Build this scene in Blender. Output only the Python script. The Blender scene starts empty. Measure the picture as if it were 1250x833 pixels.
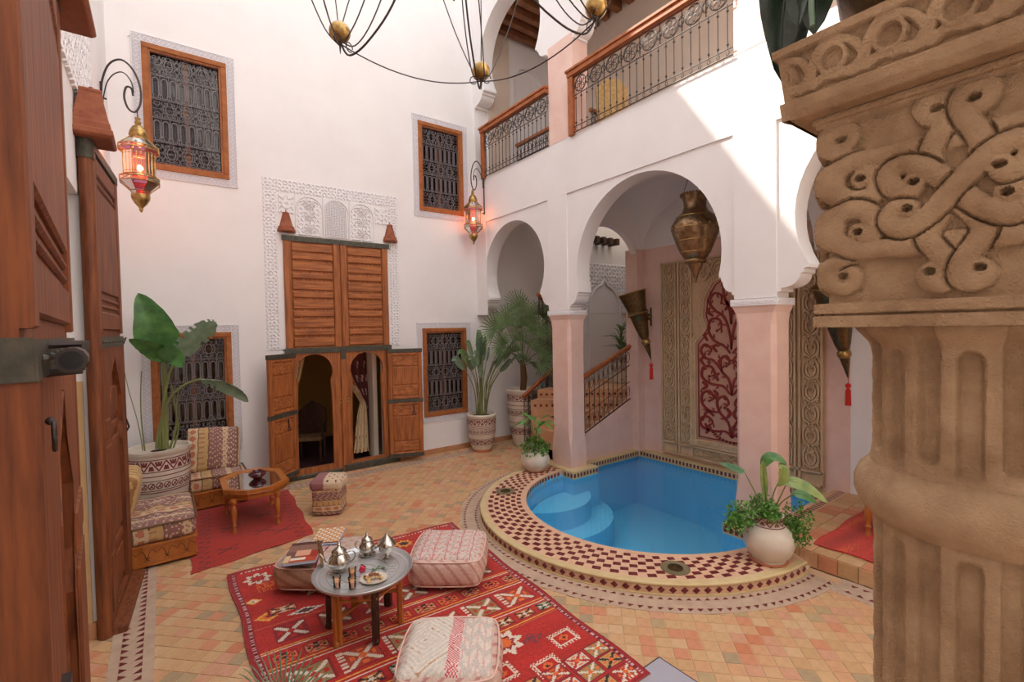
import bpy, math, random
import numpy as np
from mathutils import Vector, Matrix
from mathutils.geometry import tessellate_polygon
random.seed(7); rng = np.random.default_rng(7)
PI = math.pi
SC = bpy.context.scene
COL = SC.collection

# ---------------------------------------------------------------- camera
def setup_camera():
    yaw, pitch, roll = math.radians(36.346), math.radians(1.525), math.radians(-1.09)
    f = Vector((math.sin(yaw)*math.cos(pitch), math.cos(yaw)*math.cos(pitch), -math.sin(pitch)))
    r = Vector((math.cos(yaw), -math.sin(yaw), 0)); u = r.cross(f)
    r2 = r*math.cos(roll)+u*math.sin(roll); u2 = -r*math.sin(roll)+u*math.cos(roll)
    cd = bpy.data.cameras.new('camera'); cam = bpy.data.objects.new('camera', cd); COL.objects.link(cam)
    m = Matrix((( r2.x, u2.x, -f.x, 0), (r2.y, u2.y, -f.y, 0), (r2.z, u2.z, -f.z, 2.4), (0, 0, 0, 1)))
    cam.matrix_world = m
    cd.sensor_fit = 'HORIZONTAL'; cd.sensor_width = 36; cd.lens = 577.4*36/1250; cd.clip_start = .02; cd.clip_end = 200
    SC.camera = cam
setup_camera()
# ---------------------------------------------------------------- light
W = bpy.data.worlds.new('sky'); SC.world = W; W.use_nodes = True
bg = W.node_tree.nodes['Background']; bg.inputs[0].default_value = (0.86, 0.93, 1.0, 1); bg.inputs[1].default_value = 1.15
sd = bpy.data.lights.new('sun', 'SUN'); sd.energy = 5.5; sd.angle = math.radians(.8); sd.color = (1.0, .93, .82)
sun = bpy.data.objects.new('sun', sd); COL.objects.link(sun)
sun.rotation_euler = Vector((.80, -1.0, -1.49)).to_track_quat('-Z', 'Y').to_euler(); sun.location = (-6, 14, 20)
SC.view_settings.view_transform = 'Standard'; SC.view_settings.look = 'None'
SC.view_settings.exposure = 1.0; SC.view_settings.gamma = 1.0; SC.view_settings.use_curve_mapping = False

# ---------------------------------------------------------------- helpers
def S(r, g, b):
    return tuple(((c/255+.055)/1.055)**2.4 if c/255 > .04045 else c/255/12.92 for c in (r, g, b))
class MB:
    def __init__(s, M=None): s.v = []; s.f = []; s.m = []; s.mi = 0; s.M = M
    def add(s, pts, faces):
        o = len(s.v)
        if s.M is not None: pts = [s.M @ Vector(p) for p in pts]
        s.v.extend([tuple(p) for p in pts]); s.f.extend([tuple(i+o for i in f) for f in faces]); s.m.extend([s.mi]*len(faces))
        return s
    def bx(s, x0, x1, y0, y1, z0, z1):
        return s.add([(x0,y0,z0),(x1,y0,z0),(x1,y1,z0),(x0,y1,z0),(x0,y0,z1),(x1,y0,z1),(x1,y1,z1),(x0,y1,z1)],
              [(0,3,2,1),(4,5,6,7),(0,1,5,4),(1,2,6,5),(2,3,7,6),(3,0,4,7)])
    def cbx(s, x0, x1, y0, y1, z0, z1, c=.01):
        # box with chamfered +z face edges (raised panel look)
        return s.add([(x0,y0,z0),(x1,y0,z0),(x1,y1,z0),(x0,y1,z0),(x0,y0,z1-c),(x1,y0,z1-c),(x1,y1,z1-c),(x0,y1,z1-c),
                      (x0+c,y0+c,z1),(x1-c,y0+c,z1),(x1-c,y1-c,z1),(x0+c,y1-c,z1)],
              [(0,3,2,1),(0,1,5,4),(1,2,6,5),(2,3,7,6),(3,0,4,7),(4,5,9,8),(5,6,10,9),(6,7,11,10),(7,4,8,11),(8,9,10,11)])
    def tube(s, pts, r, n=6, closed=False):
        P = [Vector(p) for p in pts]; N = len(P)
        if N < 2: return s
        R = r if isinstance(r, (list, tuple)) else [r]*N
        T = []
        for i in range(N):
            a = P[(i-1) % N] if (closed or i > 0) else P[0]; b = P[(i+1) % N] if (closed or i < N-1) else P[-1]
            t = (b-a); T.append(t.normalized() if t.length > 1e-9 else Vector((0, 0, 1)))
        u = T[0].orthogonal().normalized(); vs = []
        for i in range(N):
            u = (u - T[i]*u.dot(T[i])); u = u.normalized() if u.length > 1e-6 else T[i].orthogonal().normalized()
            w = T[i].cross(u)
            for k in range(n):
                a = 2*PI*k/n; vs.append(P[i] + (u*math.cos(a)+w*math.sin(a))*R[i])
        fs = []
        for i in range(N if closed else N-1):
            j = (i+1) % N
            for k in range(n): fs.append((i*n+k, i*n+(k+1) % n, j*n+(k+1) % n, j*n+k))
        if not closed: fs.append(tuple(range(n-1, -1, -1))); fs.append(tuple((N-1)*n+k for k in range(n)))
        return s.add(vs, fs)
    def lathe(s, prof, n=24, c=(0, 0, 0), sx=1, sy=1):
        vs = []; fs = []; L = len(prof)
        for r, z in prof:
            for k in range(n):
                a = 2*PI*k/n; vs.append((c[0]+r*math.cos(a)*sx, c[1]+r*math.sin(a)*sy, c[2]+z))
        for i in range(L-1):
            for k in range(n): fs.append((i*n+k, i*n+(k+1) % n, (i+1)*n+(k+1) % n, (i+1)*n+k))
        fs.append(tuple(range(n-1, -1, -1))); fs.append(tuple((L-1)*n+k for k in range(n)))
        return s.add(vs, fs)
    def sph(s, c, r, n=12, sz=1):
        return s.lathe([(max(r*math.sin(PI*i/n), 1e-4), -r*sz*math.cos(PI*i/n)) for i in range(n+1)], n*2, c)
    def prism(s, outer, z0, z1, holes=()):
        loops = [list(outer)]+[list(h) for h in holes]
        tris = tessellate_polygon([[Vector((p[0], p[1], 0)) for p in l] for l in loops])
        flat = [p for l in loops for p in l]; n = len(flat)
        vs = [(p[0], p[1], z0) for p in flat]+[(p[0], p[1], z1) for p in flat]
        fs = [tuple(t) for t in tris]+[tuple(i+n for i in t[::-1]) for t in tris]
        o = 0
        for l in loops:
            m = len(l)
            for i in range(m): fs.append((o+i, o+(i+1) % m, o+(i+1) % m+n, o+i+n))
            o += m
        return s.add(vs, fs)
    def strip(s, pts, w, z0, z1, taper=False):
        # flat raised ribbon along 2D polyline
        P = [Vector((p[0], p[1])) for p in pts]; N = len(P); Wd = w if isinstance(w, (list, tuple)) else [w]*N; a = []; b = []
        for i in range(N):
            t = (P[min(i+1, N-1)]-P[max(i-1, 0)]); t = t.normalized() if t.length > 1e-9 else Vector((1, 0)); n = Vector((-t.y, t.x))
            a.append(P[i]+n*Wd[i]/2); b.append(P[i]-n*Wd[i]/2)
        vs = []; fs = []
        for i in range(N): vs += [(a[i].x, a[i].y, z0), (a[i].x, a[i].y, z1), (b[i].x, b[i].y, z1), (b[i].x, b[i].y, z0)]
        for i in range(N-1):
            o = i*4
            for k in range(3): fs.append((o+k, o+k+1, o+k+5, o+k+4))
        fs += [(0, 3, 2, 1), (4*N-4, 4*N-3, 4*N-2, 4*N-1)]
        return s.add(vs, fs)
WM = {}
def wm(o): return WM.get(o.name, Matrix.Identity(4)) if o else Matrix.Identity(4)
def part(mb, name, mat, parent=None, smooth=None, label=None, kind=None, world=False, loc=None, rot=None, bevel=0):
    """one mesh object; if world, the coordinates are world ones, else local to the parent"""
    me = bpy.data.meshes.new(name); vs = mb.v
    if world and parent is not None:
        inv = wm(parent).inverted(); vs = [tuple(inv @ Vector(p)) for p in vs]
    me.from_pydata(vs, [], mb.f)
    mats = mat if isinstance(mat, (list, tuple)) else [mat]
    for m in mats: me.materials.append(m)
    if len(mats) > 1: me.polygons.foreach_set('material_index', mb.m)
    if smooth is not None:
        me.polygons.foreach_set('use_smooth', [True]*len(me.polygons))
        if smooth < 180: me.set_sharp_from_angle(angle=math.radians(smooth))
    me.update()
    o = bpy.data.objects.new(name, me); COL.objects.link(o)
    if parent is not None: o.parent = parent
    if loc: o.location = loc
    if rot: o.rotation_euler = rot
    WM[o.name] = wm(parent) @ Matrix.Translation(loc or (0, 0, 0))
    if bevel:
        b = o.modifiers.new('bevel', 'BEVEL'); b.width = bevel; b.segments = 2; b.limit_method = 'ANGLE'
    if label: o['label'] = label
    if kind: o['kind'] = kind
    return o
def thing(name, label, cat, loc=(0, 0, 0), rz=0, group=None):
    o = bpy.data.objects.new(name, None); COL.objects.link(o); o.empty_display_size = .1
    o.location = loc; o.rotation_euler = (0, 0, rz)
    WM[o.name] = Matrix.Translation(loc) @ Matrix.Rotation(rz, 4, 'Z')
    if cat: o['label'] = label; o['category'] = cat
    if group: o['group'] = group
    return o
def tag(o, label, cat, group=None):
    o['label'] = label; o['category'] = cat
    if group: o['group'] = group
    return o
def struct(o, label=None):
    o['kind'] = 'structure'
    if label: o['label'] = label
    return o
def kids(o): return [c for c in COL.objects if c.parent == o]
def copy_tree(o, loc, rz, label, parent=None):
    c = o.copy(); COL.objects.link(c); c.location = loc; c.rotation_euler = (0, 0, rz)
    if label: c['label'] = label
    WM[c.name] = Matrix.Translation(loc) @ Matrix.Rotation(rz, 4, 'Z')
    for ch in kids(o):
        d = ch.copy(); COL.objects.link(d); d.parent = c
        for g in kids(ch):
            e = g.copy(); COL.objects.link(e); e.parent = d
    return c
# wall frames: local x runs to the right as seen from the courtyard, y up, z out of the wall
def FB(Y): return Matrix(((1,0,0,0),(0,0,-1,Y),(0,1,0,0),(0,0,0,1)))       # back wall plane Y
def FR(X): return Matrix(((0,0,-1,X),(-1,0,0,0),(0,1,0,0),(0,0,0,1)))      # right (arcade) plane X, u = -Y
def FL(X): return Matrix(((0,0,1,X),(1,0,0,0),(0,1,0,0),(0,0,0,1)))        # left wall plane X, u = Y
def arc(cx, cy, r, a0, a1, n=16, ry=None):
    ry = ry or r
    return [(cx+r*math.cos(math.radians(a0+(a1-a0)*i/n)), cy+ry*math.sin(math.radians(a0+(a1-a0)*i/n))) for i in range(n+1)]
def horseshoe(cx, cz, r, zs, n=28):
    a = math.degrees(math.asin(max(-1, min(1, (zs-cz)/r))))
    return arc(cx, cz, r, 180-a, a, n)
def corbel(ya, yc, zt, zb):
    """moulded arch foot from (ya,zt) back to the column face (yc,zb)"""
    d = yc-ya; h = zt-zb
    pts = [(ya, zt), (ya, zt-.12*h), (ya+.15*d, zt-.14*h), (ya+.15*d, zt-.26*h)]
    for i in range(7):
        a = i/6*PI/2; pts.append((ya+d*(.25+.6*(1-math.cos(a))), zt-h*(.30+.42*math.sin(a))))
    pts += [(ya+.85*d, zt-.82*h), (yc, zt-.84*h), (yc, zb)]
    return pts
def spiral(cx, cy, r0, r1, a0, turns, n=18):
    return [(cx+(r0+(r1-r0)*i/n)*math.cos(a0+turns*2*PI*i/n), cy+(r0+(r1-r0)*i/n)*math.sin(a0+turns*2*PI*i/n)) for i in range(n+1)]
def to3(pts, z=0): return [(p[0], p[1], z) for p in pts]
def lerp(a, b, t): return tuple(x+(y-x)*t for x, y in zip(a, b))
def bez(p0, p1, p2, p3, n=14):
    out = []
    for i in range(n+1):
        t = i/n; q = 1-t
        out.append(tuple(q**3*a+3*q*q*t*b+3*q*t*t*c+t**3*d for a, b, c, d in zip(p0, p1, p2, p3)))
    return out
def cr(pts, n=6):
    """Catmull-Rom through points"""
    P = [pts[0]]+list(pts)+[pts[-1]]; out = []
    for i in range(1, len(P)-2):
        a, b, c, d = P[i-1:i+3]
        for k in range(n):
            t = k/n
            out.append(tuple(.5*((2*q)+(-p+r)*t+(2*p-5*q+4*r-s)*t*t+(-p+3*q-3*r+s)*t**3) for p, q, r, s in zip(a, b, c, d)))
    out.append(tuple(pts[-1])); return out
def grid_mesh(name, XYZ, img, mat, parent=None, smooth=True, label=None, kind=None, thick=None, loc=None, rot=None, M=None):
    """XYZ (ny+1,nx+1,3) numpy, img (ny,nx,3) linear colours or None; optional backing sheet"""
    ny, nx = XYZ.shape[0]-1, XYZ.shape[1]-1
    V = XYZ.reshape(-1, 3)
    if M is not None:
        A = np.array(M); V = V@A[:3, :3].T+A[:3, 3]
    idx = np.arange((nx+1)*(ny+1)).reshape(ny+1, nx+1)
    F = np.stack([idx[:-1, :-1], idx[:-1, 1:], idx[1:, 1:], idx[1:, :-1]], -1).reshape(-1, 4)
    faces = F.tolist()
    if thick is not None:
        off = len(V); V2 = V.copy(); V2[:, 2] -= thick if np.isscalar(thick) else 0
        ring = list(idx[0, :])+list(idx[1:, -1])+list(idx[-1, -2::-1])+list(idx[-2:0:-1, 0])
        V = np.vstack([V, V2[ring]]); n = len(ring)
        for i in range(n): faces.append((int(ring[i]), int(ring[(i+1) % n]), off+(i+1) % n, off+i))
        faces.append(tuple(off+i for i in range(n)))
    me = bpy.data.meshes.new(name); me.from_pydata(V.tolist(), [], faces)
    me.materials.append(mat)
    if img is not None:
        at = me.color_attributes.new('Col', 'FLOAT_COLOR', 'CORNER')
        c = np.ones((len(me.loops), 4), np.float32); q = img.reshape(-1, 3)
        c[:len(q)*4, :3] = np.repeat(q, 4, axis=0)
        if len(me.loops) > len(q)*4: c[len(q)*4:, :3] = q[0]
        at.data.foreach_set('color', c.ravel())
    if smooth: me.polygons.foreach_set('use_smooth', [i < len(F) for i in range(len(me.polygons))])
    me.update()
    o = bpy.data.objects.new(name, me); COL.objects.link(o)
    if parent is not None: o.parent = parent
    if loc: o.location = loc
    if rot: o.rotation_euler = rot
    WM[o.name] = wm(parent) @ Matrix.Translation(loc or (0, 0, 0))
    if label: o['label'] = label
    if kind: o['kind'] = kind
    return o
def flat_grid(x0, x1, y0, y1, nx, ny):
    """corner grid and cell-centre coordinates"""
    gx = np.linspace(x0, x1, nx+1); gy = np.linspace(y0, y1, ny+1)
    X, Y = np.meshgrid(gx, gy); cx = (gx[1:]+gx[:-1])/2; cy = (gy[1:]+gy[:-1])/2
    U, V = np.meshgrid(cx, cy); return X, Y, U, V
def sstep(a, b, x):
    t = np.clip((x-a)/(b-a), 0, 1); return t*t*(3-2*t)
def dseg(X, Y, pts):
    """distance from grid to polyline"""
    D = np.full(X.shape, 1e9); P = np.array(pts)
    for (ax, ay), (bx_, by) in zip(P[:-1], P[1:]):
        dx, dy = bx_-ax, by-ay; L = dx*dx+dy*dy+1e-12
        m = max(abs(dx), abs(dy))+.2
        t = np.clip(((X-ax)*dx+(Y-ay)*dy)/L, 0, 1)
        D = np.minimum(D, np.hypot(X-ax-t*dx, Y-ay-t*dy))
    return D

# ---------------------------------------------------------------- materials
def mat(name, col, rough=.6, metal=0, noise=None, bump=None, emit=None, spec=None, coat=0, trans=0, sheen=0):
    m = bpy.data.materials.new(name); m.use_nodes = True; nt = m.node_tree; b = nt.nodes['Principled BSDF']
    b.inputs['Base Color'].default_value = (*col, 1); b.inputs['Roughness'].default_value = rough; b.inputs['Metallic'].default_value = metal
    if spec is not None: b.inputs['Specular IOR Level'].default_value = spec
    if coat: b.inputs['Coat Weight'].default_value = coat; b.inputs['Coat Roughness'].default_value = .1
    if trans: b.inputs['Transmission Weight'].default_value = trans
    if sheen: b.inputs['Sheen Weight'].default_value = sheen
    tc = nt.nodes.new('ShaderNodeTexCoord')
    if noise:
        col2, scale = noise[0], noise[1]; stretch = noise[2] if len(noise) > 2 else (1, 1, 1)
        mp = nt.nodes.new('ShaderNodeMapping'); mp.inputs['Scale'].default_value = stretch
        nt.links.new(tc.outputs['Object'], mp.inputs[0])
        n = nt.nodes.new('ShaderNodeTexNoise'); n.inputs['Scale'].default_value = scale; n.inputs['Detail'].default_value = 5; n.inputs['Roughness'].default_value = .6
        nt.links.new(mp.outputs[0], n.inputs[0])
        rp = nt.nodes.new('ShaderNodeValToRGB'); rp.color_ramp.elements[0].position = .35; rp.color_ramp.elements[1].position = .68
        rp.color_ramp.elements[0].color = (*col, 1); rp.color_ramp.elements[1].color = (*col2, 1)
        nt.links.new(n.outputs[0], rp.inputs[0]); nt.links.new(rp.outputs[0], b.inputs['Base Color'])
    if bump:
        n2 = nt.nodes.new('ShaderNodeTexNoise'); n2.inputs['Scale'].default_value = bump[0]; n2.inputs['Detail'].default_value = 4
        mp2 = nt.nodes.new('ShaderNodeMapping'); mp2.inputs['Scale'].default_value = bump[3] if len(bump) > 3 else (1, 1, 1)
        nt.links.new(tc.outputs['Object'], mp2.inputs[0]); nt.links.new(mp2.outputs[0], n2.inputs[0])
        bp = nt.nodes.new('ShaderNodeBump'); bp.inputs['Strength'].default_value = bump[1]; bp.inputs['Distance'].default_value = bump[2] if len(bump) > 2 else .01
        nt.links.new(n2.outputs[0], bp.inputs['Height']); nt.links.new(bp.outputs[0], b.inputs['Normal'])
    if emit: b.inputs['Emission Color'].default_value = (*emit[0], 1); b.inputs['Emission Strength'].default_value = emit[1]
    return m
def attr_mat(name, rough=.9, bump=None, sheen=0, vary=.12):
    m = mat(name, (1, 1, 1), rough, bump=bump, sheen=sheen); nt = m.node_tree; b = nt.nodes['Principled BSDF']
    a = nt.nodes.new('ShaderNodeAttribute'); a.attribute_name = 'Col'
    tc = nt.nodes.new('ShaderNodeTexCoord'); n = nt.nodes.new('ShaderNodeTexNoise'); n.inputs['Scale'].default_value = 60; n.inputs['Detail'].default_value = 6
    nt.links.new(tc.outputs['Object'], n.inputs[0])
    mr = nt.nodes.new('ShaderNodeMapRange'); mr.inputs[1].default_value = .3; mr.inputs[2].default_value = .7; mr.inputs[3].default_value = 1-vary*1.5; mr.inputs[4].default_value = 1+vary
    nt.links.new(n.outputs[0], mr.inputs[0])
    mx = nt.nodes.new('ShaderNodeVectorMath'); mx.operation = 'SCALE'
    nt.links.new(a.outputs['Color'], mx.inputs[0]); nt.links.new(mr.outputs[0], mx.inputs['Scale']); nt.links.new(mx.outputs[0], b.inputs['Base Color'])
    return m
def wood(name, c1, c2, axis=2, rough=.45, scale=14):
    st = [9, 9, 9]; st[axis] = .7
    return mat(name, c1, rough, noise=(c2, scale/4, tuple(st)), bump=(scale/3, .25, .004, tuple(st)))
def wood_any(name, c1, c2, rough=.5): return mat(name, c1, rough, noise=(c2, 8, (1, 1, 1)), bump=(30, .15, .003))
def glassy(name, tint, refl=.12, rough=.02, ior=1.45):
    m = bpy.data.materials.new(name); m.use_nodes = True; nt = m.node_tree; nt.nodes.clear()
    out = nt.nodes.new('ShaderNodeOutputMaterial'); mix = nt.nodes.new('ShaderNodeMixShader'); t = nt.nodes.new('ShaderNodeBsdfTransparent'); g = nt.nodes.new('ShaderNodeBsdfGlossy')
    fr = nt.nodes.new('ShaderNodeFresnel'); fr.inputs[0].default_value = ior
    ad = nt.nodes.new('ShaderNodeMath'); ad.operation = 'ADD'; ad.inputs[1].default_value = refl; ad.use_clamp = True
    t.inputs[0].default_value = (*tint, 1); g.inputs['Roughness'].default_value = rough
    nt.links.new(fr.outputs[0], ad.inputs[0]); nt.links.new(ad.outputs[0], mix.inputs[0]); nt.links.new(t.outputs[0], mix.inputs[1]); nt.links.new(g.outputs[0], mix.inputs[2]); nt.links.new(mix.outputs[0], out.inputs[0])
    return m, nt, g
M_ = {}
M_['white'] = mat('white_plaster', S(243, 238, 236), .9, noise=(S(238, 232, 230), 1.3), bump=(12, .12, .01))
M_['stucco'] = mat('carved_white_stucco', S(240, 236, 238), .9, bump=(80, .1, .002))
M_['warm'] = mat('cream_plaster', S(226, 213, 196), .9, noise=(S(218, 204, 186), 2), bump=(12, .12, .01))
M_['taupe'] = mat('taupe_plaster', S(222, 202, 184), .9, noise=(S(214, 193, 175), 2))
M_['pink'] = mat('pink_tadelakt', S(238, 204, 190), .5, noise=(S(230, 190, 176), 3.5), bump=(9, .15, .01))
M_['dado'] = mat('ochre_tadelakt', S(214, 178, 128), .6, noise=(S(200, 160, 110), 4))
M_['olive'] = mat('olive_plaster', S(190, 165, 95), .8)
M_['beige_carve'] = mat('carved_beige_stone', S(216, 186, 150), .85, noise=(S(202, 170, 134), 6), bump=(60, .2, .004))
M_['pinkstone'] = mat('pinkish_carved_ground', S(206, 160, 138), .8, noise=(S(194, 146, 124), 8))
M_['oxred'] = mat('oxblood_carving', S(146, 44, 36), .6, noise=(S(124, 32, 28), 12))
M_['stone'] = mat('brown_sandstone', S(200, 168, 134), .95, noise=(S(166, 134, 104), 11), bump=(260, 1.0, .004), spec=.1)
M_['kerb'] = mat('ochre_kerb', S(218, 194, 146), .5, noise=(S(206, 178, 128), 6))
M_['kerbtile'] = mat('pale_pink_rim', S(224, 182, 150), .6, noise=(S(214, 170, 138), 10))
M_['maroon'] = mat('maroon_glazed_tile', S(124, 44, 46), .35, noise=(S(98, 34, 40), 20))
M_['grey_in'] = mat('grey_inlay_mortar', S(196, 168, 144), .8, noise=(S(182, 152, 130), 8))
M_['grout'] = mat('floor_grout', S(206, 170, 132), .95, bump=(60, .3, .003))
M_['terra_base'] = mat('terracotta_skirting', S(196, 142, 100), .7, noise=(S(180, 124, 84), 8))
M_['door'] = wood('orange_cedar', S(182, 108, 54), S(126, 66, 30), rough=.6)
M_['doorh'] = wood('orange_cedar_across', S(188, 114, 60), S(124, 64, 30), axis=0, rough=.6)
M_['leafwood'] = wood('dark_red_cedar', S(142, 78, 38), S(86, 40, 18), rough=.6)
M_['frame'] = mat('window_frame_wood', S(172, 106, 60), .6, noise=(S(148, 86, 46), 12), spec=.25)
M_['rail'] = mat('handrail_wood', S(180, 106, 62), .5, noise=(S(150, 82, 46), 10), spec=.3)
M_['cap'] = mat('red_brown_painted_cap', S(160, 96, 68), .65, noise=(S(138, 76, 54), 12), spec=.25)
M_['orangewood'] = mat('varnished_orange_wood', S(190, 116, 52), .3, noise=(S(164, 92, 38), 10, (1, 1, .3)), coat=.3)
M_['darkwood'] = mat('dark_carved_wood', S(74, 44, 28), .5, noise=(S(50, 28, 18), 14))
M_['beam'] = mat('cedar_ceiling_beam', S(142, 90, 56), .6, noise=(S(112, 66, 38), 10))
M_['iron'] = mat('wrought_iron', S(72, 64, 62), .45, metal=.6)
M_['grille'] = mat('painted_window_iron', S(128, 120, 122), .6, metal=.1)
M_['strap'] = mat('green_black_iron_strap', S(92, 88, 76), .55, metal=.4, noise=(S(66, 66, 58), 18), bump=(30, .4, .004))
M_['brass'] = mat('engraved_brass', S(196, 166, 108), .3, metal=.95, noise=(S(150, 112, 56), 26), bump=(60, .5, .004))
M_['oldbrass'] = mat('patinated_brass', S(164, 136, 104), .34, metal=.85, noise=(S(118, 92, 68), 16), bump=(50, .5, .004))
M_['bronze'] = mat('dark_bronze', S(120, 98, 66), .4, metal=.85, noise=(S(84, 68, 48), 24), bump=(60, .5, .004))
M_['silver'] = mat('silver_plate', S(205, 200, 190), .18, metal=1, bump=(70, .25, .003))
M_['tray'] = mat('engraved_tray_metal', S(205, 206, 208), .42, metal=.75, bump=(60, .4, .002))
M_['ground'] = mat('stucco_recess_shade', S(206, 200, 206), .95)  # greyer than the stucco: shadow between the carved ribs, put into the colour
M_['white_pot'] = mat('cream_glazed_pot', S(224, 212, 196), .35, noise=(S(210, 194, 176), 5))
M_['potred'] = mat('pot_oxide_paint', S(120, 38, 46), .5)
M_['soil'] = mat('potting_soil', S(70, 52, 38), 1)
M_['green'] = mat('broad_leaf_green', S(84, 134, 64), .38, noise=(S(50, 92, 46), 8), bump=(20, .2, .004))
M_['bluegreen'] = mat('grey_green_leaf', S(134, 158, 132), .45, noise=(S(102, 130, 104), 8))
M_['palm'] = mat('fan_palm_green', S(124, 146, 98), .5, noise=(S(88, 116, 70), 10))
M_['fresh'] = mat('fresh_green_foliage', S(104, 158, 62), .5, noise=(S(64, 116, 42), 14))
M_['yg'] = mat('yellow_green_leaf', S(158, 168, 92), .4, noise=(S(84, 124, 62), 5))
M_['stem'] = mat('plant_stem', S(122, 128, 74), .5)
M_['trunk'] = mat('palm_trunk', S(110, 78, 50), .95, bump=(30, .8, .01))
M_['pool'] = mat('blue_pool_paint', S(122, 216, 250), .5)
M_['red_fab'] = mat('red_tassel', S(206, 44, 34), .8)
M_['rose'] = mat('rose_petal', S(200, 16, 60), .5)
M_['redglass'] = mat('red_lantern_glass', S(205, 40, 34), .1, emit=(S(255, 70, 40), .25))
M_['clearpane'] = mat('amber_lantern_glass', S(230, 150, 110), .15, emit=(S(255, 120, 60), .35))
M_['purpleglass'] = mat('purple_lantern_glass', S(120, 60, 80), .12)
M_['bulb'] = mat('lantern_bulb', (1, .55, .2), .5, emit=((1, .55, .22), 14))
M_['black'] = mat('black_fill', (.01, .01, .01), .7)
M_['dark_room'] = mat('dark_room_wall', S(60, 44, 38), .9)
M_['redcurtain'] = mat('dark_red_curtain', S(62, 20, 26), .9, noise=(S(36, 12, 18), 6))
M_['goldcurtain'] = mat('ochre_curtain', S(128, 98, 66), .8, noise=(S(96, 70, 48), 6))
M_['gold'] = mat('gilt_frame', S(212, 166, 76), .35, metal=.8, bump=(40, .5, .004))
M_['pile'] = attr_mat('wool_pile', .97, bump=(220, .5, .003), sheen=.2)
M_['print'] = attr_mat('printed_cover', .3, vary=.02)
M_['cloth'] = attr_mat('woven_upholstery', .85, bump=(160, .4, .003), sheen=.1, vary=.1)
M_['leather'] = attr_mat('embroidered_leather', .6, bump=(90, .6, .004), vary=.1)
M_['pages'] = mat('page_edges', S(214, 222, 236), .7)
M_['blueed'] = mat('blue_cover_edge', S(60, 92, 168), .4)
M_['tea'] = mat('amber_mint_tea', S(244, 158, 88), .3)
M_['biscuit'] = mat('almond_biscuit', S(226, 188, 124), .8, noise=(S(206, 160, 96), 40))
M_['choc'] = mat('brown_biscuit', S(140, 84, 52), .7)
M_['lacquer'] = mat('maroon_lacquer', S(74, 18, 28), .12, coat=.6)
M_['paint_dark'] = mat('dark_painted_ornament', S(104, 66, 34), .6)
M_['terracap'] = mat('terracotta_saucer', S(196, 120, 84), .7)
M_['pewter'] = mat('pewter_drain', S(150, 138, 106), .45, metal=.5)
M_['glass'], _n, _g = glassy('table_glass', (.93, .95, .94), .06, .02)
M_['tglass'], _n, _g = glassy('tea_glass', (1, .98, .95), .03, .05)
M_['pane'], _n, _g = glassy('window_pane', (.86, .84, .84), .0, .02)
M_['water'], wn, wg = glassy('pool_water', (.90, .97, 1.0), .0, .02, 1.33)
_t = wn.nodes.new('ShaderNodeTexCoord'); _q = wn.nodes.new('ShaderNodeTexNoise'); _q.inputs['Scale'].default_value = 5; _q.inputs['Detail'].default_value = 3
_b = wn.nodes.new('ShaderNodeBump'); _b.inputs['Strength'].default_value = .25; _b.inputs['Distance'].default_value = .01
wn.links.new(_t.outputs['Object'], _q.inputs[0]); wn.links.new(_q.outputs[0], _b.inputs['Height']); wn.links.new(_b.outputs[0], wg.inputs['Normal'])
TILES = [mat('floor_tile_'+n, c, .55, noise=(tuple(x*.86 for x in c), 16), bump=(30, .3, .003)) for n, c in
    dict(sand=S(212, 168, 124), peach=S(214, 162, 120), buff=S(206, 162, 116), straw=S(212, 170, 124), salmon=S(212, 144, 108), orange=S(206, 130, 92),
         greygreen=S(188, 160, 120), pale=S(216, 176, 134), sage=S(178, 152, 118), rose=S(212, 156, 124)).items()]
TW = [18, 18, 14, 14, 7, 4, 5, 10, 4, 9]
XA, YB, TOP = 5.2, 8.25, 12.4
KC, KO = (4.98, 4.03), 2.09          # kerb circle
PC, PI_R = (5.13, 4.02), 1.60        # water circle
# ================================================================ FLOOR
mb = MB()
hole = arc(KC[0], KC[1], 2.04, 90, 270, 36)+[(5.1, 1.99), (5.1, 2.45), (7.2, 2.45), (7.2, 5.8), (5.1, 5.8), (5.1, 6.07)]
mb.prism([(-2.6, -3.2), (9.6, -3.2), (9.6, 12.8), (-2.6, 12.8)], -.12, -.005, [hole])
floor = struct(part(mb, 'floor', M_['grout']))
def pip(x, y, poly):
    c = False; n = len(poly)
    for i in range(n):
        x1, y1 = poly[i]; x2, y2 = poly[(i+1) % n]
        if (y1 > y) != (y2 > y) and x < (x2-x1)*(y-y1)/(y2-y1)+x1: c = not c
    return c
T_ = .115
tm = []
for k in range(len(TILES)):
    b = MB(); h = T_/2-.0032
    b.add([(-h,-h,-.02),(h,-h,-.02),(h,h,-.02),(-h,h,-.02),(-h,-h,-.002),(h,-h,-.002),(h,h,-.002),(-h,h,-.002),(-h+.003,-h+.003,0),(h-.003,-h+.003,0),(h-.003,h-.003,0),(-h+.003,h-.003,0)],
          [(0,1,5,4),(1,2,6,5),(2,3,7,6),(3,0,4,7),(4,5,9,8),(5,6,10,9),(6,7,11,10),(7,4,8,11),(8,9,10,11)]); tm.append(b)
cells = []
c45 = math.sqrt(.5)
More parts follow.
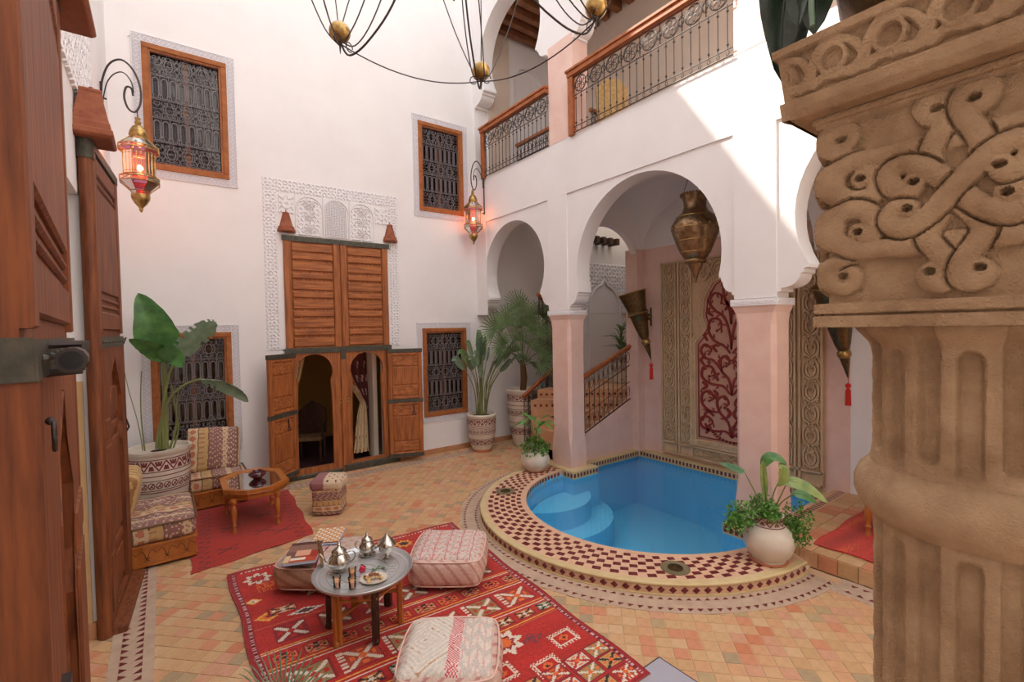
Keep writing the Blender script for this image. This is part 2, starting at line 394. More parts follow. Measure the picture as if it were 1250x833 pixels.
for i in range(-130, 130):
    for j in range(-130, 130):
        x = 2+(i-j)*T_*c45; y = 3+(i+j)*T_*c45
        if not (-.62 < x < 5.7 and -1.2 < y < 8.25): continue
        if x > 5.02 and y < 2.0: continue
        if math.hypot(x-KC[0], y-KC[1]) < 2.30 and x < 5.3: continue
        if x > 5.1 and y < 6.0: continue
        if .52 < x < 2.55 and 2.1 < y < 5.05: seen = 0
        else:
            vx = .5927*x+.8055*y; lat = .8055*x-.5927*y
            seen = 1 if vx > .5 and abs(lat/vx) < 1.08 and 2.4/vx < .74 and not (x > 3 and lat/vx > .78) else 0
        cells.append((0 if seen else 1, math.hypot(x, y), x, y))
cells.sort()
stuff = MB(); meshes = {}
for n, (_, d, x, y) in enumerate(cells):
    k = random.choices(range(len(TILES)), TW)[0]
    dz = random.uniform(-.0006, .0006)
    if n < 300:
        if k not in meshes:
            o = part(tm[k], 'tile', TILES[k], floor); meshes[k] = o.data
        else:
            o = bpy.data.objects.new('tile', meshes[k]); COL.objects.link(o); o.parent = floor
        o.location = (x, y, dz); o.rotation_euler = (0, 0, PI/4+random.uniform(-.012, .012))
    else:
        a = PI/4+random.uniform(-.012, .012); ca, sa = math.cos(a), math.sin(a)
        stuff.mi = k; stuff.add([(x+p[0]*ca-p[1]*sa, y+p[0]*sa+p[1]*ca, p[2]+dz) for p in tm[k].v], tm[k].f)
part(stuff, 'floor_tiles', TILES, floor, kind='stuff')
# inlaid border bands with rows of small triangles
band = MB(); tri = MB()
def tri_row(path, size, side):
    """triangles standing along a polyline of evenly spaced points"""
    for i in range(len(path)-1):
        a, b = Vector(path[i]), Vector(path[i+1]); t = b-a; n = Vector((-t.y, t.x)).normalized()*side
        m = a+t*.12; e = a+t*.80; tip = a+t*.30+n*size
        tri.add([(m.x, m.y, .0045), (e.x, e.y, .0045), (tip.x, tip.y, .0045)], [(0, 1, 2)])
def evenly(p, q, s):
    d = math.dist(p, q); n = max(1, int(d/s)); return [lerp(p, q, i/n) for i in range(n+1)]
A0, A1 = 82, 268
ro, ri = arc(KC[0], KC[1], 2.34, A0, A1, 60), arc(KC[0], KC[1], 2.05, A0, A1, 60)
band.prism(ro+ri[::-1], -.01, .003)
band.prism([(-.40, 1.0), (-.13, 1.0), (-.13, 7.95), (-.40, 7.95)], -.01, .0025)
band.prism([(-.13, 7.80), (5.05, 7.80), (5.05, 8.02), (-.13, 8.02)], -.01, .0025)
band.prism([(4.74, 1.70), (5.04, 1.70), (5.04, -1.0), (4.74, -1.0)], -.01, .0025)
part(band, 'inlay_band', M_['grey_in'], floor)
tri_row(arc(KC[0], KC[1], 2.27, A0, A1, 90), .042, -1)
tri_row(arc(KC[0], KC[1], 2.15, A1, A0, 86), .036, -1)
tri_row(evenly((-.20, 1.0), (-.20, 7.9), .085), .05, 1); tri_row(evenly((-.335, 1.0), (-.335, 5.0), .085), .05, -1)
tri_row(evenly((-.1, 7.85), (5.0, 7.85), .085), .04, 1); tri_row(evenly((-.1, 7.97), (5.0, 7.97), .085), .04, -1)
tri_row(evenly((4.80, 1.62), (4.80, -1.0), .085), .042, 1); tri_row(evenly((4.97, 1.62), (4.97, -1.0), .085), .042, -1)
part(tri, 'triangle_inlay', M_['maroon'], floor, kind='stuff')

# ================================================================ BACK WALL
WIN = dict(upper_left=(-.13, .87, 4.70, 6.42), lower_left=(-.16, .82, .73, 2.43), middle=(3.955, 4.925, 4.66, 6.35), lower_right=(3.95, 4.92, .725, 2.435))
def rect(x0, x1, y0, y1): return [(x0, y0), (x1, y0), (x1, y1), (x0, y1)]
DX0, DX1, DZ = 1.575, 3.29, 3.94
mb = MB(FB(YB))
mb.prism(rect(-.95, 7.1, 0, TOP), -.4, 0, [rect(a+.02, b-.02, c+.02, d-.02) for a, b, c, d in WIN.values()]+[rect(DX0+.02, DX1-.02, .02, DZ-.02)])
wall_back = struct(part(mb, 'wall_back', M_['white']))
mb = MB(); mb.bx(-.5, DX0-.02, YB-.018, YB, 0, .10); mb.bx(DX1+.02, 7.0, YB-.018, YB, 0, .10)
struct(part(mb, 'baseboard_back', M_['terra_base']))
# ---- stucco surrounds of the windows (zigzag relief)
def zig_band(M, x0, x1, y0, y1, w, name='stucco_surround', cell=.115, parent=None):
    b = MB(M)
    g_ = MB(M); g_.prism(rect(x0-w, x1+w, y0-w, y1+w), 0, .006, [rect(x0, x1, y0, y1)]); part(g_, 'stucco_shade_ground', M_['ground'], parent)  # backing slab in the grey that paints the carving's shade
    rw = .008
    def run(p, q, n_in):
        L = math.dist(p, q); n = max(2, round(L/cell)); t = ((q[0]-p[0])/n, (q[1]-p[1])/n)
        o = (n_in[0]*w, n_in[1]*w)
        P = lambda a, c: (p[0]+t[0]*a+o[0]*c, p[1]+t[1]*a+o[1]*c)
        for i in range(n):
            b.strip([P(i, .12), P(i+.5, .88), P(i+1, .12)], rw, .006, .014)
            b.strip([P(i, .42), P(i+.5, 1.1 if 0 else .58), P(i+1, .42)], rw*.7, .006, .012)
            b.strip([P(i, .88), P(i+.5, .12), P(i+1, .88)], rw, .006, .013)
            b.strip([P(i+.22, .12), P(i+.5, .46), P(i+.78, .12)], rw*.7, .006, .012)
            b.strip([P(i-.28, .88), P(i, .54), P(i+.28, .88)], rw*.7, .006, .012)
        b.strip([P(0, .03), P(n, .03)], .009, .006, .015); b.strip([P(0, .97), P(n, .97)], .009, .006, .015)
    run((x0-w, y0-w), (x0-w, y1+w), (1, 0)); run((x1+w, y0-w), (x1+w, y1+w), (-1, 0))
    run((x0-w, y1+w), (x1+w, y1+w), (0, -1)); run((x0-w, y0-w), (x1+w, y0-w), (0, 1))
    return part(b, name, M_['stucco'], parent)
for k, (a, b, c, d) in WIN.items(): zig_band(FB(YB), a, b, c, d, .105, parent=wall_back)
# ---- windows
def window(no, M, box, curtain, label, curtain_label, half=False):
    x0, x1, y0, y1 = box
    w = struct(thing('window_%d' % no, '', ''), label)
    f = .075
    for nm, r in (('frame_rail', (x0, x1, y1-f, y1)), ('frame_rail', (x0, x1, y0, y0+f)), ('frame_stile', (x0, x0+f, y0+f, y1-f)), ('frame_stile', (x1-f, x1, y0+f, y1-f))):
        b = MB(M); b.cbx(r[0], r[1], r[2], r[3], -.06, .028, .008); part(b, nm, M_['frame'], w)
    f2 = f+.022
    b = MB(M); b.prism(rect(x0+f-.005, x1-f+.005, y0+f-.005, y1-f+.005), -.05, .006, [rect(x0+f2, x1-f2, y0+f2, y1-f2)]); part(b, 'frame_bead', M_['door'], w)
    X0, X1, Y0, Y1 = x0+f2, x1-f2, y0+f2, y1-f2; H = Y1-Y0; Wd = X1-X0
    g = MB(M); r = .0062; z = -.018
    rows = [.20, .215, .17, .215, .20]; y = Y0
    for ri_, fr in enumerate(rows):
        h = H*fr; ya, yb = y, y+h; y = yb
        g.tube([(X0, ya, z), (X1, ya, z)], r*.9, 4); g.tube([(X0, ya+.018, z), (X1, ya+.018, z)], r*.7, 4)
        if ri_ % 2:
            n = 8; s = Wd/n
            for i in range(n):
                xc = X0+s*(i+.5); rr = s*.33
                g.tube([(xc-rr*.8, ya+.02, z)]+[(xc-rr*.8, ya+h*.14, z)]+[(xc-rr, ya+h*.2, z)]+to3(arc(xc, yb-rr-h*.1, rr, 180, 0, 6), z)+[(xc+rr, ya+h*.2, z), (xc+rr*.8, ya+h*.14, z), (xc+rr*.8, ya+.02, z)], r*1.1, 4)
                g.tube([(X0+s*i, ya, z), (X0+s*i, yb, z)], r*.8, 4)
                if i: g.sph((X0+s*i, ya+h*.2, z), r*1.9, 3)
        else:
            n = 4; s = Wd/n; yc = (ya+yb)/2
            for i in range(n+1):
                xc = X0+s*i
                if 0 < i < n:
                    g.tube(to3(arc(xc, yc, s*.24, 0, 345, 10, h*.24), z), r, 4, True)
                    g.tube([(xc-s*.5, yc, z), (xc, yb, z), (xc+s*.5, yc, z), (xc, ya, z)], r*.8, 4, True)
                    g.tube(to3(arc(xc, yc, s*.36, 0, 345, 12, h*.38), z), r*.7, 4, True)
                for sx in (-1, 1):
                    for sy in (-1, 1):
                        px, py = xc+sx*s*.25, yc+sy*h*.30
                        if X0 < px < X1: g.tube(to3(spiral(px, py, .012, h*.17, 0 if sx > 0 else PI, 1.1*sx*sy, 9), z), r*.8, 4)
            g.tube([(X0, ya+h*.5, z), (X1, ya+h*.5, z)], r*.5, 4)
    g.tube([(X0, Y1, z), (X1, Y1, z)], r, 4)
    part(g, 'grille', M_['grille'], w)
    b = MB(M); b.bx(X0-.01, X1+.01, Y0-.01, Y1+.01, -.075, -.070); part(b, 'pane', M_['pane'], w)
    xm = (x0+x1)/2
    b = MB(M); b.bx(xm-.03, xm+.03, Y0, Y1, -.11, -.08); part(b, 'mullion', M_['door'], w)
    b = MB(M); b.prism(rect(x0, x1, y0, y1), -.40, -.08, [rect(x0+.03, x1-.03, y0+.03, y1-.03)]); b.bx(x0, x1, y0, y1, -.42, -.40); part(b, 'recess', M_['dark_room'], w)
    for side in ((0, 1) if not half else (0,)):
        nseg = 40; xa = x0+.04 if side == 0 else xm+.02; xb = xm-.02 if side == 0 else x1-.04
        pts = [(xa+(xb-xa)*i/nseg, -.22+.025*math.sin(i*1.3)+.01*math.sin(i*.5)) for i in range(nseg+1)]
        b = MB(M)
        for i in range(nseg):
            p, q = pts[i], pts[i+1]
            b.add([(p[0], Y0-.05, p[1]), (q[0], Y0-.05, q[1]), (q[0], Y1+.05, q[1]), (p[0], Y1+.05, p[1])], [(0, 1, 2, 3)])
        part(b, 'curtain', curtain, w, smooth=80, label=curtain_label)
    return w
window(1, FB(YB), WIN['upper_left'], M_['redcurtain'], 'iron-grilled window high on the back wall above the lantern', 'dark red curtain')
window(2, FB(YB), WIN['lower_left'], M_['goldcurtain'], 'iron-grilled window behind the banana plant', 'ochre curtain')
window(3, FB(YB), WIN['middle'], M_['redcurtain'], 'iron-grilled window high beside the small hanging lantern', 'dark red curtain', half=True)
window(4, FB(YB), WIN['lower_right'], M_['goldcurtain'], 'iron-grilled window low beside the leafy pot', 'ochre curtain')
# ---- carved stucco door surround
def girih(U, V, s, n=5, ph=0.0):
    a = np.zeros(U.shape)
    for k in range(n): a += np.cos(2*PI*(U*math.cos(PI*k/n+ph)+V*math.sin(PI*k/n+ph))/s)
    return a/n
def rel(name, M, x0, x1, y0, y1, fn, res, depth, parent, m=None, base=0.0, mask=None):
    nx, ny = max(2, int((x1-x0)/res)), max(2, int((y1-y0)/res))
    X, Y = np.meshgrid(np.linspace(x0, x1, nx+1), np.linspace(y0, y1, ny+1))
    h = fn(X, Y)
    Z = base+depth*h
    Z[0, :] = Z[-1, :] = 0; Z[:, 0] = Z[:, -1] = 0
    return grid_mesh(name, np.stack([X, Y, Z], -1), None, m or M_['stucco'], parent, smooth=False, M=M)
def holes(U, V, cx, cy, s, n=4): return sstep(-.22, .10, -girih(U-cx, V-cy, s, n)+.12)
MBk = FB(YB)
def bandfn(vertical):
    def f(X, Y):
        a, b = (X, Y) if vertical else (Y, X)
        return holes(a, b, 0, 0, .050, 4)
    return f
rel('stucco_border', MBk, 1.30, 1.49, 2.13, 4.84, bandfn(True), .0062, .020, wall_back, base=-.004)
rel('stucco_border', MBk, 3.34, 3.51, 2.13, 4.84, bandfn(True), .0062, .020, wall_back, base=-.004)
rel('stucco_border', MBk, 1.49, 3.34, 4.64, 4.84, bandfn(False), .0062, .020, wall_back, base=-.004)
def archpanel(xc, hw, star):
    def f(X, Y):
        zt = 4.61; zs = zt-hw
        r = np.hypot(X-xc, Y-zs); inside = np.where(Y > zs, r < hw-.02, np.abs(X-xc) < hw-.02)
        edge = np.where(Y > zs, np.abs(r-(hw-.012)), np.abs(np.abs(X-xc)-(hw-.012)))
        if star:
            pat = np.ones(X.shape)
            for yc in (4.08, 4.27, 4.46):
                R = np.hypot(X-xc, Y-yc); A = np.arctan2(Y-yc, X-xc)
                pat = np.minimum(pat, np.where(R < .095, sstep(-.2, .3, np.cos(10*A)*np.cos(R*2*PI/.042)+.15), 1))
            pat = np.minimum(pat, np.where(pat == 1, holes(X, Y, xc, 4.27, .062, 4), pat))
        else: pat = sstep(-.1, .25, -np.cos(2*PI*(X-xc+Y)/.052)*np.cos(2*PI*(X-xc-Y)/.052)+.45)
        return np.where(inside, pat, np.where(edge < .010, .0, 1.0))
    return f
for xc, hw, st in ((1.98, .205, True), (2.41, .205, False), (2.845, .205, True)):
    rel('arched_stucco_panel', MBk, xc-hw-.01, xc+hw+.01, 3.98, 4.63, archpanel(xc, hw, st), .0072, .034, wall_back, base=-.012)
for xc in (1.635, 3.20):
    rel('small_stucco_panel', MBk, xc-.115, xc+.115, 4.30, 4.60, lambda X, Y, xc=xc: holes(X, Y, xc, 4.45, .075, 4), .0075, .030, wall_back, base=-.008)
mb = MB(MBk); mb.prism(rect(1.49, 3.34, 2.13, 4.64), 0, .004, [rect(DX0-.02, DX1+.02, 2.1, DZ+.01)]); part(mb, 'plaster_field', M_['white'], wall_back)
# ---- the tall double door
door = struct(thing('door_1', '', '', (2.45, YB, 0)), 'tall cedar double door with horseshoe wickets in the back wall')
XM = 2.452; zmid = 2.10
def keyhole(xc):
    return [(xc-.285, .16), (xc-.285, .8), (xc-.275, 1.35), (xc-.262, 1.52)]+horseshoe(xc, 1.745, .298, 1.60, 20)+[(xc+.262, 1.52), (xc+.275, 1.35), (xc+.285, .8), (xc+.285, .16)]
for side, (xa, xb) in enumerate(((DX0, XM-.004), (XM+.004, DX1))):
    xc = 1.985 if side == 0 else 2.862
    b = MB(MBk); b.prism(rect(xa, xb, .02, zmid), -.03, .035, [keyhole(xc)]); part(b, 'wicket_frame', M_['door'], door, world=True, bevel=.006)
    kh = keyhole(xc); b = MB(MBk); b.tube([(x, z, .036) for x, z in kh], .010, 5); part(b, 'arch_bead', M_['door'], door, world=True)
    b = MB(MBk); b.bx(xa, xb, zmid, DZ, -.03, .012); part(b, 'upper_leaf_board', M_['door'], door, world=True)
    for xx in ((xa, xa+.11), (xb-.11, xb)):
        b = MB(MBk); b.cbx(xx[0], xx[1], zmid+.04, DZ-.05, .012, .045, .01); part(b, 'stile', M_['door'], door, world=True)
    n = 11; z0, z1 = zmid+.06, DZ-.08; s = (z1-z0)/n
    for i in range(n):
        big = i % 2 == 0
        b = MB(MBk); za = z0+s*i; zb = za+s
        if i % 2 == 0: b.cbx(xa+.115, xb-.115, za-.035+.04, zb+.035-.04, .012, .036, .014)
        else: b.cbx(xa+.115, xb-.115, za+.03, zb-.03, .012, .046, .016)
        part(b, 'horizontal_plank', M_['doorh'], door, world=True)
    # iron straps
    for z0_, z1_ in ((zmid-.045, zmid+.045), (DZ-.07, DZ+.015)):
        b = MB(MBk); b.bx(xa-.03 if side == 0 else xa, xb if side == 0 else xb+.03, z0_, z1_, .046, .054)
        for i in range(7): b.sph((lerp((xa,), (xb,), (i+.5)/7)[0], (z0_+z1_)/2, .055), .009, 4)
        part(b, 'iron_strap', M_['strap'], door, world=True)
    # ring handles
    b = MB(MBk); hx = XM-.055 if side == 0 else XM+.075; b.tube(to3(arc(hx, 1.22, .026, 0, 345, 12), .05), .006, 5, True); b.sph((hx, 1.25, .05), .014, 6); part(b, 'ring_handle', M_['brass'], door, world=True)
    # wicket shutter
    hx = DX0+.09 if side == 0 else DX1-.06
    ang = math.radians(222) if side == 0 else math.radians(-21)
    sh = MB(); Wd = .60; F = Matrix(((1,0,0,0),(0,0,-1,0),(0,1,0,0),(0,0,0,1)))
    loc = (hx, YB-.075, 0); R = Matrix.Translation(loc) @ Matrix.Rotation(ang, 4, 'Z') @ (F if side else F @ Matrix.Scale(-1, 4, (0, 0, 1)))
    zb = .10 if side else .13
    b = MB(R); b.bx(0, Wd, zb, 2.06, -.016, .016); sh_o = part(b, 'wicket_shutter', M_['door'], door, world=True)
    for (za, zc) in ((zb+.04, 1.10), (1.16, 2.0)):
        for xx in ((0, .07), (Wd-.07, Wd)):
            b = MB(R); b.cbx(xx[0], xx[1], za, zc, .016, .034, .006); part(b, 'shutter_stile', M_['door'], sh_o, world=True)
        k = .17
        for (zz0, zz1) in ((za, za+.05), (za+.07, za+.07+k), (za+.09+k, zc-.09-k), (zc-.07-k, zc-.07), (zc-.05, zc)):
            thick = .034 if zz1-zz0 < .06 else .028
            b = MB(R); b.cbx(.075, Wd-.075, zz0, zz1, .016, thick, .01); part(b, 'raised_panel', M_['doorh'] if zz1-zz0 < .3 else M_['door'], sh_o, world=True)
    for z_ in (zb, 1.09, 2.0):
        b = MB(R); b.bx(-.01, Wd+.01, z_, z_+.07, -.02, .037); part(b, 'shutter_strap', M_['strap'], sh_o, world=True)
    b = MB(R); px = .22 if side == 0 else .44; b.tube([(px, 1.06, .045), (px, .92, .05)], .009, 5); b.tube(to3(arc(px, .90, .03, 0, 345, 10), .05), .006, 5, True); b.tube([(px, 1.02, .03), (px, 1.02, .05)], .014, 6); part(b, 'knocker', M_['iron'], sh_o, world=True)
b = MB(MBk); b.cbx(XM-.045, XM+.045, .02, zmid-.05, .035, .062, .008); part(b, 'centre_post', M_['door'], door, world=True)
b = MB(MBk); b.bx(XM-.04, XM+.04, 1.93, 2.12, .062, .07); part(b, 'lock_plate', M_['strap'], door, world=True)
b = MB(MBk); b.cbx(2.42, DX1+.14, .0, .115, .0, .075, .01); part(b, 'threshold', M_['strap'], door, world=True)
b = MB(MBk); b.cbx(DX0-.2, 2.40, .0, .07, .0, .06, .01); part(b, 'threshold', M_['strap'], door, world=True)
# pivot caps
def cap(M, x, z, name='pivot_cap', parent=None):
    b = MB(M); V = []
    prof = [(.125, 0), (.135, .02), (.13, .05), (.12, .055), (.118, .09), (.10, .10), (.048, .30), (.052, .315), (.012, .33), (.010, .36)]
    # half-round shape standing off the wall
    n = 10; vs = []; fs = []
    for r, h in prof:
        for k in range(n+1):
            a = PI*k/n; vs.append((x+r*math.cos(a), z+h, r*1.05*math.sin(a)))
    for i in range(len(prof)-1):
        for k in range(n): fs.append((i*(n+1)+k, i*(n+1)+k+1, (i+1)*(n+1)+k+1, (i+1)*(n+1)+k))
    fs.append(tuple(range(n, -1, -1))); fs.append(tuple((len(prof)-1)*(n+1)+k for k in range(n+1)))
    b.add(vs, fs); return part(b, name, M_['cap'], parent, smooth=35, world=True)
cap(MBk, 1.63, 4.0, parent=door); cap(MBk, 3.36, 4.0, parent=door)

# ---- room behind the door
mb = MB(); x0, x1, y0, y1, zc = .4, 4.6, YB+.4, 11.6, 2.9
mb.bx(x0-.1, x0, y0, y1, 0, zc); mb.bx(x1, x1+.1, y0, y1, 0, zc); mb.bx(x0-.1, x1+.1, y1, y1+.1, 0, zc)
salon = struct(part(mb, 'wall_salon', M_['olive']))
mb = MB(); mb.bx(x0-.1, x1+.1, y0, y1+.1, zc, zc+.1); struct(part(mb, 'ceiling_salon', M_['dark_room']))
mb = MB(); mb.bx(1.0, 3.2, 8.9, 11.2, 0, .012); tag(part(mb, 'salon_rug', M_['redcurtain']), 'dark red rug on the floor just inside the left wicket', 'rug')
# chair inside
ch = thing('carved_armchair', 'dark carved armchair with a striped seat seen through the left wicket', 'chair', (2.15, 9.35, 0), math.radians(-25))
b = MB(); b.bx(-.24, .24, -.22, .24, .40, .47); part(b, 'seat', M_['goldcurtain'], ch, bevel=.02)
b = MB(); b.prism([(-.24, .47), (.24, .47), (.25, .9), (.14, 1.0), (0, 1.08), (-.14, 1.0), (-.25, .9)], .20, .25); b.v = [(p[0], p[2], p[1]) for p in b.v]; part(b, 'backrest', M_['darkwood'], ch, bevel=.01)
for sx in (-1, 1):
    for sy in (-1, 1):
        b = MB(); b.lathe([(.022, 0), (.03, .05), (.018, .1), (.028, .25), (.02, .3), (.03, .41)], 8, (sx*.21, sy*.19, 0)); part(b, 'leg', M_['darkwood'], ch, smooth=40)
    b = MB(); b.tube([(sx*.25, .22, .68), (sx*.26, 0, .66), (sx*.25, -.2, .62), (sx*.25, -.22, .45)], .02, 6); part(b, 'armrest', M_['darkwood'], ch, smooth=50)
# curtains
def drape(name, xs_top, xs_mid, xs_bot, y, zt, zm, zb, m, label, cat, dots=None):
    nx, nz = 26, 30; XYZ = np.zeros((nz+1, nx+1, 3))
    for j in range(nz+1):
        t = j/nz; z = zt+(zb-zt)*t; tm_ = (zt-zm)/(zt-zb)
        if t < tm_: q = (t/tm_)**1.4; a = xs_top[0]+(xs_mid[0]-xs_top[0])*q; c = xs_top[1]+(xs_mid[1]-xs_top[1])*q
        else: q = ((t-tm_)/(1-tm_))**.6; a = xs_mid[0]+(xs_bot[0]-xs_mid[0])*q; c = xs_mid[1]+(xs_bot[1]-xs_mid[1])*q
        for i in range(nx+1):
            s = i/nx; XYZ[j, i] = (a+(c-a)*s, y+.03*math.sin(s*22)+.01*math.sin(s*9+z*3), z)
    img = np.ones((nz, nx, 3))*np.array(dots[0])
    if dots:
        for j in range(nz):
            for i in range(nx):
                if (math.sin(i*.9+j*.5)*math.cos(j*.75)) > .72: img[j, i] = dots[1]
    o = grid_mesh(name, XYZ, img, m); o['label'] = label; o['category'] = cat; return o
drape('draped_curtain', (2.52, 2.66), (2.93, 3.03), (2.78, 3.06), 8.80, 2.02, 1.05, .13, M_['cloth'], 'cream curtain tied back inside the right wicket', 'curtain', (S(216, 190, 150), S(150, 80, 60)))
drape('floral_curtain', (2.50, 3.10), (2.95, 3.12), (3.0, 3.12), 8.92, 2.1, 1.2, .13, M_['cloth'], 'dark red floral curtain hanging behind the cream one', 'curtain', (S(84, 28, 32), S(190, 150, 140)))
drape('draped_curtain', (1.74, 1.98), (1.72, 1.78), (1.72, 1.80), 8.80, 2.05, 1.25, .13, M_['cloth'], 'cream curtain gathered at the left side of the left wicket', 'curtain', (S(216, 186, 140), S(190, 150, 110)))
mb = MB(); mb.bx(3.12, 3.2, 8.66, 8.95, .02, 2.6); struct(part(mb, 'trim_1', M_['warm']))

# ================================================================ RIGHT WALL (arcade)
u = lambda y: -y
def archpts(yl, yr, cy, cz, r, zs, zb, colL, colR):
    """outline from left column face to right column face in (u,z), u=-Y"""
    h = horseshoe(u(cy), cz, r, zs, 30)
    L = [(p[0], p[1]) for p in corbel(h[0][0], u(colL), zs, zb)][::-1]
    R = [(p[0], p[1]) for p in corbel(h[-1][0], u(colR), zs, zb)]
    return L+h[1:-1]+R
lowers = [(7.04, 3.47, .905, 3.02, 2.68, 8.2, 6.00), (4.165, 3.27, 1.19, 2.98, 2.68, 5.53, 2.83), (1.18, 3.50, 1.01, 3.0, 2.68, 2.37, .0)]
path = [(u(8.25), 2.68)]
for cy, cz, r, zs, zb, cl, crr in lowers: path += archpts(0, 0, cy, cz, r, zs, zb, cl, crr)
path += [(u(-.45), 2.68), (u(-.45), 0), (u(-3.2), 0), (u(-3.2), TOP), (u(8.25), TOP)]
uppers = [(7.04, 7.62, .935, 7.12, 6.80, 8.2, 5.92), (4.10, 7.6, 1.13, 7.12, 6.80, 5.36, 2.80), (1.18, 7.6, 1.0, 7.12, 6.8, 2.40, 0.0)]
uh = []
for cy, cz, r, zs, zb, cl, crr in uppers:
    uh.append([(u(cl), 5.38)]+archpts(0, 0, cy, cz, r, zs, zb, cl, crr)+[(u(crr), 5.38)])
mb = MB(FR(XA)); mb.prism(path, -.30, -.02, uh); wall_right = struct(part(mb, 'wall_right', M_['white'], smooth=25))
mb = MB(FR(XA))
mb.prism([(u(8.25), 4.52), (u(-3.2), 4.52), (u(-3.2), TOP), (u(8.25), TOP)], -.02, 0, uh)
for a, b in ((8.25, 7.875), (6.005, 5.55), (2.82, 2.36), (.0, -.45)): mb.bx(u(a), u(b), 2.68, 4.52, -.02, 0)
part(mb, 'raised_plaster_face', M_['white'], wall_right, smooth=25)
# pink faces of the upper piers
for a, b, w2 in ((5.92, 5.36, 0), (2.80, 2.40, 0)):
    mb = MB(); mb.bx(XA-.004, XA+.32, b-.004, a+.004, 5.38, 6.95)
    part(mb, 'pink_pier_face', M_['pink'], wall_right)
# carved band over the columns + columns
def column(y0, y1, label, base_z):
    yc = (y0+y1)/2; xc = XA+.19; hw = (y1-y0)/2; hx = .19
    c = thing('pink_column', label, 'column', (xc, yc, base_z), 0, None)
    # chamfered shaft flaring to the cap
    def ring(hx_, hy_, ch, z): return [(hx_-ch, -hy_, z), (hx_, -hy_+ch, z), (hx_, hy_-ch, z), (hx_-ch, hy_, z), (-hx_+ch, hy_, z), (-hx_, hy_-ch, z), (-hx_, -hy_+ch, z), (-hx_+ch, -hy_, z)]
    H = 2.60-base_z; rings = [ring(hx-.01, hw-.01, .004, 0), ring(hx-.01, hw-.01, .004, .30), ring(hx-.01, hw-.012, .045, .55), ring(hx-.01, hw-.012, .045, H-.20), ring(hx-.008, hw-.010, .02, H-.08), ring(hx+.012, hw+.012, .003, H)]
    b = MB(); vs = [p for r_ in rings for p in r_]; fs = []
    for i in range(len(rings)-1):
        for k in range(8): fs.append((i*8+k, i*8+(k+1) % 8, (i+1)*8+(k+1) % 8, (i+1)*8+k))
    fs += [tuple(range(7, -1, -1)), tuple((len(rings)-1)*8+k for k in range(8))]
    b.add(vs, fs); part(b, 'shaft', M_['pink'], c)
    b = MB(); b.bx(-hx-.022, hx+.022, -hw-.022, hw+.022, H, H+.075); part(b, 'stucco_band', M_['stucco'], c)
    b = MB()
    for s_, L_, F_ in ((0, 2*hw, None), (1, 2*hx, None)):
        n = int(L_/.05)
        for i in range(n):
            q = -L_/2+L_*(i+.5)/n; rr = .016
            pts = arc(q, H+.037, rr, 0, 340, 8)
            if s_ == 0: b.tube([(-hx-.024, p[0], p[1]) for p in pts], .005, 4, True)
            else: b.tube([(p[0], -hw-.024, p[1]) for p in pts], .005, 4, True)
    part(b, 'band_scrollwork', M_['stucco'], c)
    return c
column(5.53, 6.00, 'pink square column at the left of the pool, behind the small white pot', .12)
column(2.37, 2.83, 'pink square column at the right of the pool, behind the trailing plant pot', .12)
# ================================================================ LEFT WALL
XL = -.5
mb = MB(FL(XL)); mb.prism([(-3.2, 0), (2.98, 0), (2.98, 3.50), (4.98, 3.50), (4.98, 0), (8.65, 0), (8.65, TOP), (-3.2, TOP)], -.12, 0)
wall_left = struct(part(mb, 'wall_left', M_['white']))
rel('stucco_panel', FL(XL), 2.9, 5.5, 4.28, 5.7, lambda X, Y: holes(X, Y, 0, 0, .075, 4), .016, .02, wall_left, base=.004)
rel('stucco_border', FL(XL), 5.5, 6.2, 4.0, 5.9, lambda X, Y: holes(X, Y, 0, 0, .1, 5), .016, .012, wall_left, base=.002)
# hall behind the left doors
mb = MB(); mb.bx(-2.6, XL-.12, 4.98, 5.06, 0, 3.9); hall = struct(part(mb, 'wall_hall', M_['white']))
mb = MB(); mb.bx(-2.6, XL-.022, 4.962, 4.985, .12, 2.05); part(mb, 'ochre_dado', M_['dado'], hall)
mb = MB(); mb.bx(-2.6, XL-.0, 4.95, 4.98, 0, .13); struct(part(mb, 'baseboard_hall', M_['terra_base']))
mb = MB(); mb.bx(-2.6, -2.5, -3.2, 5.0, 0, 3.9); struct(part(mb, 'wall_hall', M_['warm']))
mb = MB(); mb.bx(-2.6, XL-.12, -3.2, 5.06, 3.9, 4.0); struct(part(mb, 'ceiling_hall', M_['warm']))
mb = MB(); mb.bx(XL, XL+.015, 4.98, YB, 0, .1); struct(part(mb, 'baseboard_left', M_['terra_base']))
b = MB(FL(XL-.3)); b.cbx(4.6, 4.9, 2.05, 2.12, 0, .03); part(b, 'dado_moulding', M_['stucco'], hall)
# ================================================================ FRONT WALL behind the camera
mb = MB(); mb.bx(-.9, 9.4, -3.4, -3.2, 0, TOP); struct(part(mb, 'wall_front', M_['white']))

# ================================================================ GALLERY behind the arcade
XG = 7.15
# alcove back wall of the pool and stair hall
mb = MB(); mb.bx(XG, XG+.12, 2.33, 5.74, -.05, 3.8); alc = struct(part(mb, 'wall_alcove', M_['pink']))
mb = MB(); mb.bx(XG, XG+.12, -3.2, 2.33, 0, 4.95); mb.bx(XG, XG+.12, 2.33, 5.74, 3.8, 4.95)
struct(part(mb, 'wall_alcove', M_['white']))
mb = MB(); mb.bx(XA+.3, 7.36, -3.2, 5.74, 4.95, 5.36); mb.bx(XA+.3, 7.36, 5.74, YB+.4, 4.95, 5.36); mb.bx(7.36, 9.4, -3.2, 5.74, 4.95, 5.36); struct(part(mb, 'ceiling_gallery', M_['white']))
